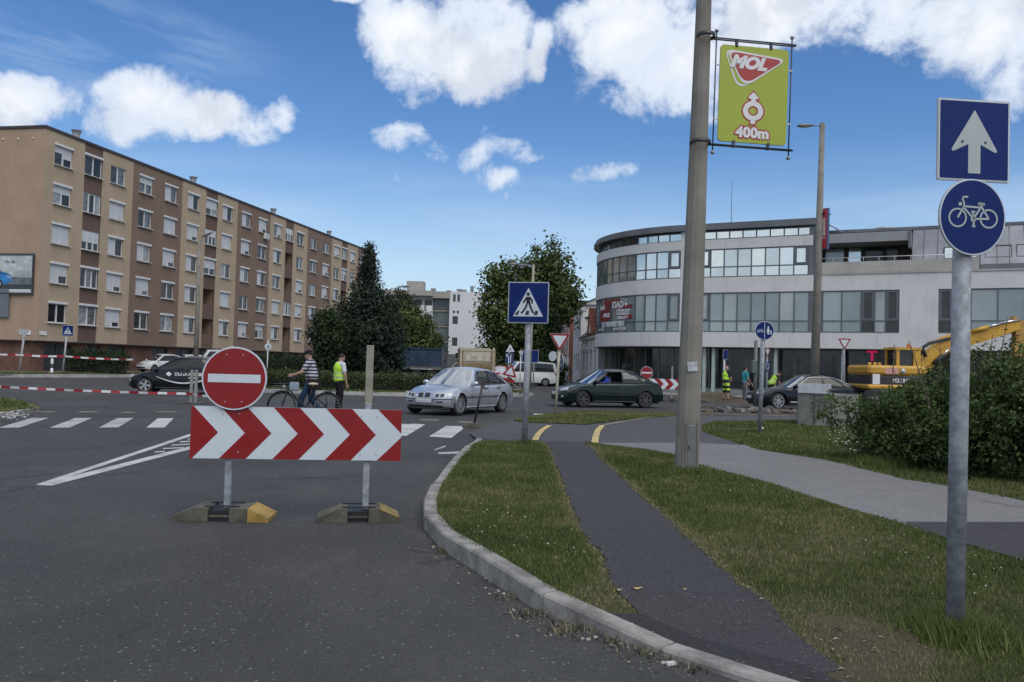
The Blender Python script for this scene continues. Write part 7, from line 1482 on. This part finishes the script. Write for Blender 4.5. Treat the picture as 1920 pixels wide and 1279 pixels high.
# bicycle (nose to -x)
bc = D(574,740,21.75); bike_t = thing('bicycle', 'black city bicycle with a grey front basket pushed by the man in stripes', 'bicycle', TR(bc.x, 21.72, ROADZ)); BF = pm('bike_black',(.012,.013,.014),.35,.2)
for x in (-.60,.55):
    wo_ = bpy.data.objects.new('wheel', None); COL.objects.link(wo_); wo_.parent = bike_t; wo_.matrix_local = Matrix.Translation((x,0,.35)) @ Matrix.Rotation(math.pi/2,4,'X'); mb = MB(); mb.lathe([(.332+.018*math.cos(a),.018*math.sin(a)) for a in [k*.785 for k in range(8)]], 36, None, 0, True, True); mb.obj('tyre', TYRE, wo_); mb = MB(); mb.lathe([(.318,-.01),(.318,.01),(.308,.008),(.308,-.008)], 36, None, 0, True, True); mb.obj('rim', RIMM, wo_)
    mb = MB()
    for k in range(20): a = k*math.pi/10; mb.tube([(.02*math.cos(a),.02*math.sin(a),.02*(-1)**k),(.31*math.cos(a+.1),.31*math.sin(a+.1),0)], .0018, 4)
    mb.lathe([(.02,-.05),(.02,.05)], 8); mb.obj('spokes', RIMM, wo_)
    mb = MB(); mb.lathe([(.0,0)], 3) if False else None
    g_ = MB(); arc = [(.37*math.cos(a), .37*math.sin(a), 0) for a in [R(20+130*k/10) if x > 0 else R(60+120*k/10) for k in range(11)]]; g_.tube(arc, .022, 5); g_.obj('mudguard', BF, wo_, Matrix.Identity(4))
mb = MB()
for q in ([(-.60,0,.35),(-.48,0,.70),(-.44,0,.88)],[(-.45,0,.80),(-.1,0,.42),(.05,0,.30)],[(-.46,0,.72),(-.05,0,.36)],[(.05,0,.30),(.16,0,.86)],[(.12,0,.72),(.55,0,.35)],[(.05,0,.30),(.55,0,.35)]): mb.tube(q, .018, 8)
mb.obj('frame', BF, bike_t); mb = MB(); mb.tube([(-.44,0,.88),(-.43,0,1.04),(-.42,.02,1.06)], .014, 8); mb.tube([(-.22,-.28,1.06),(-.40,-.2,1.09),(-.43,0,1.07),(-.40,.2,1.09),(-.22,.28,1.06)], .014, 8); mb.obj('handlebar', BF, bike_t)
for s in (-1,1): mb = MB(); mb.tube([(-.32,s*.245,1.075),(-.20,s*.285,1.058)], .02, 8); mb.obj('grip', BLKPL, bike_t)
mb = MB(); mb.ball((.18,0,.93),(.14,.09,.04),12); mb.tube([(.16,0,.84),(.17,0,.92)], .014, 6); mb.obj('saddle', pm('saddle_pale',(.42,.38,.30),.7), bike_t)
mb = MB(); mb.ball((-.56,0,.84),.045,10); mb.obj('headlight', LAMPW, bike_t); mb = MB(); mb.lathe([(.001,-.02),(.09,-.02),(.09,.02),(.001,.02)], 20, Matrix.Translation((.05,-.03,.30)) @ Matrix.Rotation(math.pi/2,4,'X')); mb.tube([(.05,-.06,.30),(.1,-.08,.15)], .012, 6); mb.tube([(.05,.06,.30),(.0,.08,.45)], .012, 6); mb.obj('crankset', BLKPL, bike_t)
bk = MB(); 
for z in (.74,.80,.86,.92): bk.tube([(-.52,-.15,z),(-.52,.15,z),(-.80,.15,z),(-.80,-.15,z),(-.52,-.15,z)], .005, 4)
bk.box((-.66,0,.74),(.28,.3,.01)); bk.obj('basket', pm('basket_wire',(.1,.1,.11),.5,.4), bike_t); mb = MB(); mb.box((.62,0,.75),(.32,.12,.015)); mb.tube([(.5,.06,.75),(.55,.06,.36)], .007, 5); mb.tube([(.5,-.06,.75),(.55,-.06,.36)], .007, 5); mb.obj('rear_carrier', BF, bike_t)
mb = MB(); mb.cbox((-.26,-.06,.86),(.24,.10,.22),.03); tag(mb.obj('carrier_bag', pm('bag_greyblue',(.22,.28,.33),.6), None, TR(bc.x,21.62,ROADZ)), 'pale grey blue bag hanging from the handlebar of the bicycle', 'bag')
# workers
q = D(637,700,25.2); person('worker in a yellow safety vest over a white shirt beside the zebra crossing', TR(q.x, 25.2, ROADZ, R(32)), dict(head=(.05,0,1.63),shR=(.03,-.19,1.42),elR=(.07,-.25,1.13),haR=(.14,-.22,.86),elL=(.05,.24,1.13),haL=(.14,.2,.88)), cloth('white_shirt',(.55,.58,.62)), BLKC, BLKC, HAIRD, HIVIS)
q = D(1362,700,41.5); person('worker in hi-vis shorts and yellow vest standing on the dug soil', TR(q.x, 41.5, .06, R(20)), dict(knL=(.02,.16,.5),anL=(-.02,.2,.085),knR=(.02,-.16,.5),anR=(-.02,-.2,.085),elL=(.1,.26,1.15),haL=(.25,.1,1.05),elR=(.1,-.26,1.15),haR=(.25,-.1,1.05)), cloth('navy_shirt',(.02,.025,.05)), banded('hi_vis_shorts',(.014,.015,.02),(.48,.75,.06),None,((.78,.92),(.56,.66))), BLKC, None, banded('hi_vis_top',(.50,.80,.06),(.02,.022,.04),None,((.9,1.08),)), True)
q = D(1397,700,42.5); person('man in a turquoise shirt and grey trousers by the shopfront', TR(q.x, 42.5, .05, R(10)), dict(elR=(.05,-.25,1.15),haR=(.22,-.2,.95),elL=(.05,.25,1.15),haL=(.22,.2,.95)), cloth('turquoise_shirt',(.05,.30,.34)), cloth('grey_trousers',(.16,.165,.17)), BLKC, HAIRD)
q = D(1408,700,43.2); person('man in dark navy clothes facing the man in turquoise', TR(q.x+.1, 43.2, .05, R(185)), dict(), cloth('dark_navy',(.015,.02,.035)), BLKC, BLKC, HAIRD)
q = D(1452,700,40.5); person('worker in an open yellow vest bending forward behind the black saloon', TR(q.x-.15, 40.5, .03, R(12)), dict(head=(.42,0,1.45),neck=(.32,0,1.36),chest=(.22,0,1.22),waist=(.10,0,1.06),shL=(.27,.19,1.32),shR=(.27,-.19,1.32),elL=(.3,.26,1.04),haL=(.42,.2,.86),elR=(.28,-.26,1.04),haR=(.4,-.2,.84)), cloth('dark_tshirt',(.05,.045,.045)), BLKC, BLKC, HAIRD, HIVIS, tilt=-.5)
# ------------------------------------------------------------------ vegetation
BARK = pm('bark',(.085,.065,.048),.95,0,.3,6,.8,30); 
def leaves(name, mat, blobs, n, size, seed, parent, shell=.55, asp=.62, droop=.0, clump=0, offset=Vector((0,0,0)), clr=2.3):
    """leaf quads through a set of ellipsoids (cx,cy,cz,rx,ry,rz), mostly near their skins, gathered in clumps"""
    r = np.random.RandomState(seed); B = np.array([[*b] for b in blobs]); wts = (B[:,3]*B[:,4]*B[:,5])**.67; wts /= wts.sum()
    m_ = max(1, n//clump) if clump else n; k = r.choice(len(B), m_, p=wts); d_ = r.normal(size=(m_,3)); d_ /= np.linalg.norm(d_, axis=1)[:,None]
    rad = shell+(1-shell)*r.rand(m_)**.6; rad *= 1+.16*np.sin(d_[:,0]*7+k)*np.cos(d_[:,2]*6+2*k)+.10*np.sin(d_[:,1]*13+3*k)
    C = B[k,:3]+d_*rad[:,None]*B[k,3:6]
    if clump:
        cr = size*clr*(.6+.8*r.rand(m_)); tone_c = r.rand(m_); C = np.repeat(C, clump, 0); o = r.normal(size=(len(C),3)); C = C+o*np.repeat(cr,clump)[:,None]*np.array([.36,.36,.3]); d_ = np.repeat(d_, clump, 0); tc_ = np.repeat(tone_c, clump)
    else: tc_ = r.rand(m_)
    n = len(C); nv = d_*.9+r.normal(size=(n,3))*.75+np.array([0,0,.35-droop]); nv /= np.linalg.norm(nv, axis=1)[:,None]
    a = np.cross(nv, r.normal(size=(n,3))); a /= np.linalg.norm(a, axis=1)[:,None]; b = np.cross(nv, a); s = size*(.55+.8*r.rand(n)); fold = nv*(s*.18)[:,None]
    V = np.stack([C-a*s[:,None]*.5, C-b*(s*asp*.5)[:,None]+fold, C+a*s[:,None]*.5, C+b*(s*asp*.5)[:,None]+fold], 1)
    tone = np.clip(.12+.55*tc_+.25*(r.rand(n)-.5)+.18*d_[:,2], 0, 1); V = V.reshape(-1,3)+np.array(offset)  # leaves on the upper sides get a lighter tone: shading put into the colour
    return link(name, npmesh(name, V, np.arange(4*n).reshape(n,4), mat, np.repeat(tone,4)), parent)
def twigs(mb, base, tip, r0, n, rr, spread, mi=0):
    base, tip = Vector(base), Vector(tip); mid = base+(tip-base)*.5+Vector((rr.gauss(0,.15),rr.gauss(0,.15),0)); mb.tube([base,mid,tip],[r0,r0*.7,r0*.25],7)
    for k in range(n):
        f = .3+.65*rr.random(); p_ = base+(tip-base)*f; a = rr.random()*6.28; l = spread*(.6+.6*rr.random()); q = p_+Vector((math.cos(a)*l, math.sin(a)*l, l*.6)); mb.tube([p_, p_+(q-p_)*.5+Vector((0,0,l*.08)), q],[r0*.4*(1-f*.5),r0*.28*(1-f*.5),r0*.08],5)
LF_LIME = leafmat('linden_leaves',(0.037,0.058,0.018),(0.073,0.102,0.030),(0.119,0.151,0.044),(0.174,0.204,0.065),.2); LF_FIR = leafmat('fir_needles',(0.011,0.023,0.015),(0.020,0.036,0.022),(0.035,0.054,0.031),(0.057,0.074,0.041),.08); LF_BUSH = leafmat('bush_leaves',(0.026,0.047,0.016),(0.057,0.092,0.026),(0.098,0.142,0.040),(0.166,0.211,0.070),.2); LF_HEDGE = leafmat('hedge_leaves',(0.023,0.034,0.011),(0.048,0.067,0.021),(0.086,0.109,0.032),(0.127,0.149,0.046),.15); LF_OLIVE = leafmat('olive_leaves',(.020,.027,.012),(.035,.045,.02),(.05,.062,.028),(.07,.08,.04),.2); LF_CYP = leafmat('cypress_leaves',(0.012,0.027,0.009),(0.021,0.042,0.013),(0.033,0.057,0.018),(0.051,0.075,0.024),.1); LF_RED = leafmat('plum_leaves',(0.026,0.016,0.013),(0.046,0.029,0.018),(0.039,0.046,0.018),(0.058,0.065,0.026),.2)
rr = random.Random(77)
def px_blobs(lst, Y, depthk=.8): # (px,py,rx,ry) in pixels at distance Y
    out = []
    for px, py, rx, ry in lst: c = D(px,py,Y); out.append((c.x, Y+rr.gauss(0,.12)*rx/FPX*Y, c.z, rx/FPX*Y, rx/FPX*Y*depthk, ry/FPX*Y))
    return out
def tree(name, label, base, Y, blobs, mat, n, size, seed, trunk_r, ztop, group=None, clump=7, zb=0., shell=.5, clr=2.3):
    B = px_blobs(blobs, Y); bx = D(base,700,Y).x; root = thing(name, label, 'tree', TR(bx, Y, zb), group); mb = MB(); twigs(mb, (0,0,-.1), (rr.gauss(0,.2),0,ztop), trunk_r, 0, rr, 1)
    for b in B: a = Vector((0,0,ztop*(.3+.3*rr.random()))); q = Vector((b[0]-bx, b[1]-Y, b[2]-zb)); mb.tube([a, a+(q-a)*.5+Vector((0,0,.3)), q],[trunk_r*.45,trunk_r*.3,trunk_r*.08],6)
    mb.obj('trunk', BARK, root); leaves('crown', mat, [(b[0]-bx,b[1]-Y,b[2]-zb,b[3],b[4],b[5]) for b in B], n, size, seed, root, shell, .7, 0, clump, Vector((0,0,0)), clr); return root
tree('linden_tree', 'broad dark green deciduous tree with a ragged pointed top on the side street', 1003, 75,
 [(1022,478,22,34),(1010,505,30,30),(1040,510,32,34),(1062,535,30,30),(925,525,14,32),(918,555,14,22),(945,520,30,26),(968,535,40,38),(1005,545,48,40),(1050,560,40,40),(925,590,26,40),(960,600,50,50),(1005,600,46,50),(1048,582,30,26),(1005,640,40,46),(975,650,40,46),(940,630,30,38),(1040,470,10,14),(985,690,40,30)], LF_LIME, 22000, .32, 3, .28, 7.5, None, 18, 0., .55, 3.6)
tree('cypress_tree', 'dense dark columnar cypress beside the direction panel', 1036, 68, [(1036,640,17,36),(1033,680,22,40),(1036,610,12,30),(1040,700,24,26)], LF_CYP, 7000, .2, 4, .12, 4.2, None, 6)
# conifers in front of the flats
def fir(name, label, px, Y, ztip, zlow, rad, seed, n=52, lean=0.):
    rr_ = random.Random(seed); bx = D(px,700,Y).x; root = thing(name, label, 'tree', TR(bx,Y,0), 'conifers by the junction'); mb = MB(); mb.tube([(0,0,-.1),(lean*.5,0,ztip*.5),(lean,0,ztip)],[.22,.13,.02],8); mb.obj('trunk', BARK, root); bl__ = []; bm_ = MB()
    for k in range(n*3):
        f = (k+.5)/(n*3); z = zlow+(ztip-zlow)*f; prof = (1-f)**.95*(1 if f < .55 else 1)+.03; rl = rad*prof*(.55+.6*rr_.random()); a = k*2.399+rr_.random()*.5; e = Vector((math.cos(a)*rl, math.sin(a)*rl, z-rl*.22+.15)); s_ = Vector((lean*f,0,z)); bm_.tube([s_, s_+(e-s_)*.6+Vector((0,0,.08)), e+Vector((lean*f,0,0))],[.03,.02,.006],4)
        for t in (.35,.6,.85,1.0):
            if t*rl < .12: continue
            c = s_+(e-s_)*t; w = .16+.34*rl*.35*(1.15-t); bl__.append((c.x+lean*f*(t),c.y,c.z,max(.16,w),max(.16,w),.16+.06*rl))
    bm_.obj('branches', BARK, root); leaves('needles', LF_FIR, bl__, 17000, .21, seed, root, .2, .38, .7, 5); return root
Yf = 62.
fir('fir_tree', 'tall dark fir with a thin spire in front of the flats', 687, Yf, D(684,458,Yf).z, .6, 2.9, 11, 60, -.1)
tree('spreading_conifer', 'broad dark yew bushing out below the tall fir', 640, 60.5, [(640,620,38,40),(660,600,40,50),(690,590,40,60),(706,575,24,36),(722,605,36,46),(700,640,60,50),(650,660,50,40),(732,650,34,44),(690,690,66,36),(625,650,30,40)], LF_FIR, 24000, .2, 12, .2, 5.5, 'conifers by the junction', 16, 0., .5, 3.4)
tree('small_tree', 'low spreading green tree reaching over the worker in the vest', 612, 58, [(612,605,22,22),(600,625,20,18),(625,640,30,26),(612,672,20,24)], LF_CYP, 6000, .2, 13, .12, 3.5, None, 14, 0., .5, 3.2)
tree('round_tree', 'rounded mid green tree behind the blue dump truck', 765, 78, [(770,615,40,34),(745,600,26,40),(790,640,36,26),(760,650,50,30),(800,655,30,20)], LF_LIME, 11000, .28, 14, .18, 4.8, None, 16, 0., .5, 3.2)
tree('pale_willow', 'loose olive green tree between the firs and the white block', 752, 90, [(748,575,22,36),(765,590,18,36),(735,590,16,36),(755,625,36,36)], LF_OLIVE, 8000, .24, 15, .15, 6, None, 6)
tree('distant_tree', 'dim green tree mass closing the far end of the side street', 960, 128, [(930,668,34,26),(965,672,36,26),(1000,665,40,34),(905,672,24,20),(985,690,60,16),(930,690,50,16)], LF_LIME, 7000, .5, 16, .2, 4, None, 6)
# hedges
def hedge(name, label, pts, w, h, n, mat, size, seed, z0=.1, wob=.12, top_tone=True):
    root = thing(name, label, 'hedge', TR(pts[0][0], pts[0][1], z0)); P_ = resample([Vector((*q,0)) for q in pts], .45); bl__ = []
    for p_ in P_: bl__.append((p_.x-pts[0][0], p_.y-pts[0][1], h*.5, .42, w/2, h*.52)); bl__.append((p_.x-pts[0][0], p_.y-pts[0][1], h*.72, .4, w/2, h*.30))
    mb = MB()
    for p_ in P_[::2]: mb.tube([(p_.x-pts[0][0],p_.y-pts[0][1],-.02),(p_.x-pts[0][0],p_.y-pts[0][1],h*.7)], .025, 5)
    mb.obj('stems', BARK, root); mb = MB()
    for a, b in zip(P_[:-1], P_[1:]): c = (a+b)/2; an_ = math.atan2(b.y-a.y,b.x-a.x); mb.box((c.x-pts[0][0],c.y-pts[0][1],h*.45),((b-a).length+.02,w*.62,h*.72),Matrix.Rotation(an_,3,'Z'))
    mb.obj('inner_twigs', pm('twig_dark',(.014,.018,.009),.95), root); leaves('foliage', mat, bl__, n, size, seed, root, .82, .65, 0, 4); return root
hedge('clipped_hedge', 'low clipped green hedge along the junction island', [(-13.2,42.6),(-11,41.4),(-8,41),(-5,41.2),(-2.4,42.2),(-.6,44)], 1.0, .86, 26000, LF_HEDGE, .085, 31, .12)
hedge('tall_hedge', 'tall dark hedge behind the round white sign', [(-19.5,66),(-14.5,64.5)], 1.4, 1.75, 8000, LF_CYP, .12, 32, .1)
hedge('dark_fir_skirt', 'dark needle skirt standing in for the deep shade under the firs', [(-14.2,62.5),(-11,61.5),(-8.3,62.5)], 1.6, 2.0, 12000, LF_FIR, .13, 33, .1)  # low needle foliage put in for the dark shaded area beneath the firs
hb = D(124,690,57.5); he = D(222,690,58.5); hedge('box_hedge', 'rectangular dark hedge in front of the ground floor of the flats', [(hb.x,58.2),(he.x,59.6)], 1.2, 1.55, 9000, LF_CYP, .11, 34, .2)
# dense bush by the pavement
bl__ = []
pth = [(5.62,13.3),(5.85,12.5),(6.15,11.8),(6.6,11.2),(7.2,10.6),(8.0,10.0),(9.2,9.4)]; bh = (1.5,1.95,2.15,2.25,2.4,2.5,2.5); bl__ += [(6.25,14.4,.4,.45,.45,.42),(6.05,13.6,.34,.4,.4,.36),(6.6,15.1,.5,.55,.55,.5)]
for i_, ((x, y), h) in enumerate(zip(pth, bh)):
    for k in range(7): bl__.append((x+.95+rr.gauss(0,.32), y+1.0+rr.gauss(0,.35), h*(.2+.55*rr.random()), .5, .5, .3))
    bl__.append((x+.62,y+.55,h*.26,.55,.55,h*.27)); bl__.append((x+1.0,y+1.0,h*.52,.65,.7,h*.40))
    if i_ > 1: bl__.append((x+2.2,y+1.9,h*.5,.85,.85,h*.42))
bush = thing('dense_bush', 'big dense dark green bush along the grey pavement', 'bush', TR(6.2,12.2,.03)); mb = MB()
for (x, y), h in zip(pth, bh):
    for k in range(5): bx_, by_ = x+1+rr.gauss(0,.3)-6.2, y+1+rr.gauss(0,.3)-12.2; twigs(mb, (bx_,by_,-.05), (bx_+rr.gauss(0,.3),by_+rr.gauss(0,.3),h*(.8+.35*rr.random())), .02, 4, rr, .35)
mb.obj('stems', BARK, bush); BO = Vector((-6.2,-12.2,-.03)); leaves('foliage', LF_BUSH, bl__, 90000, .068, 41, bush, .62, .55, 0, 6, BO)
leaves('young_shoots', leafmat('young_leaves',(.035,.055,.012),(.05,.075,.018),(.065,.09,.025),(.08,.10,.035),.3), [(b[0],b[1],b[2]+b[5]*.5,b[3]*.95,b[4]*.95,b[5]*.7) for b in bl__[::3]], 5000, .06, 42, bush, .95, .5, 0, 4, BO)
# blossoms and tall weeds at the bush's foot
mb = MB()
for px, py, n in ((1585,850,26),(1570,835,20),(1600,862,14),(1640,778,8),(1700,830,5)):
    for k in range(n):
        p_ = G(px+rr.gauss(0,12), py+rr.gauss(0,8)); z = p_.z+.12+rr.random()*.3; mb.ball((p_.x,p_.y,z),(.018,.018,.008),6); mb.tube([(p_.x,p_.y,p_.z-.02),(p_.x,p_.y,z)], .003, 3, 1)
stuff(tag(mb.obj('umbel_flowers', [pm('blossom_white',(.55,.56,.5)), pm('stalk_green',(.05,.07,.025))]), 'white umbel flowers on tall stalks at the foot of the bush', 'flowers'))
def tuft(label, px, py, n, h, sp, seed):
    p_ = G(px,py); r_ = np.random.RandomState(seed); x = p_.x+r_.normal(size=n)*sp; y = p_.y+r_.normal(size=n)*sp; a = r_.rand(n)*6.28; hh = h*(.4+.8*r_.rand(n)); l = hh*(.2+.7*r_.rand(n)); w = .006*(.7+.6*r_.rand(n)); V = np.zeros((n,3,3)); V[:,0] = np.stack([x-w,y,np.full(n,p_.z-.02)],1); V[:,1] = np.stack([x+w,y,np.full(n,p_.z-.02)],1); V[:,2] = np.stack([x+np.cos(a)*l,y+np.sin(a)*l,p_.z+hh],1)
    stuff(tag(link('grass_tuft', npmesh('grass_tuft', V.reshape(-1,3), np.arange(3*n).reshape(n,3), GRASS_M, np.repeat(np.clip(.3+.35*r_.rand(n),0,1),3))), label, 'grass'))
tuft('longer grass tuft round the foot of the cycle sign post', 1792,1190,1500,.13,.11,51); tuft('grass tuft at the foot of the concrete pole', 1295,888,900,.12,.14,52); tuft('grass tuft at the foot of the crossing sign post', 984,835,500,.12,.09,53); tuft('ragged grass fringe before the dense bush', 1655,874,1300,.17,.2,54); tuft('tall grass between the cabinet and the bush', 1585,835,1500,.22,.32,55)
# rubble at the dug-up road
rb_ = thing('rubble_heap', 'heap of broken asphalt and soil along the trench', 'rubble', TR(0,0,0)); mb = MB(); sm_ = MB(); rr = random.Random(12)
for k in range(260):
    px = 1300+rr.random()*215; c = D(px,770,31.5+rr.random()*2.2); s_ = .04+rr.random()**2*.22; z = .02+abs(rr.gauss(0,.06)); mb.box((c.x,c.y,z),(s_*1.4,s_,s_*.5),Matrix.Rotation(rr.random()*3.1,3,'Z') @ Matrix.Rotation(rr.gauss(0,.5),3,'X') @ Matrix.Rotation(rr.gauss(0,.4),3,'Y'), k % 3)
stuff(mb.obj('asphalt_lumps', [pm('lump_dark',(.06,.06,.06)), pm('lump_grey',(.14,.135,.125)), pm('lump_soil',(.11,.085,.06))], rb_))
def mound(name, label, pts, seed):
    root = thing(name, label, 'soil'); r_ = random.Random(seed); mb = MB()
    for x, y, r, h in pts:
        n = 14; V = [(x,y,h)]; 
        for ring_, f in ((.35,.82),(.7,.4),(1.05,-.05)):
            for k in range(n): a = 2*math.pi*k/n; q = r*ring_*(1+r_.gauss(0,.12)); V.append((x+math.cos(a)*q, y+math.sin(a)*q*.8, h*f+r_.gauss(0,.03)*(1 if f > 0 else 0)))
        F_ = [(0,1+k,1+(k+1) % n) for k in range(n)]+[(1+j*n+k,1+(j+1)*n+k,1+(j+1)*n+(k+1) % n,1+j*n+(k+1) % n) for j in range(2) for k in range(n)]; mb.add(V, F_, 0, False)
    mb.obj('heap', E_SOIL, root); return root
mound('soil_heap', 'low brown soil heap where the worker in shorts stands', [(D(1312,750,42.5).x,42.6,1.5,.38),(D(1345,750,42).x,42.9,1.3,.25),(D(1392,755,40).x,41.3,1.1,.2),(D(1330,750,45).x,45,2.2,.45)], 5)
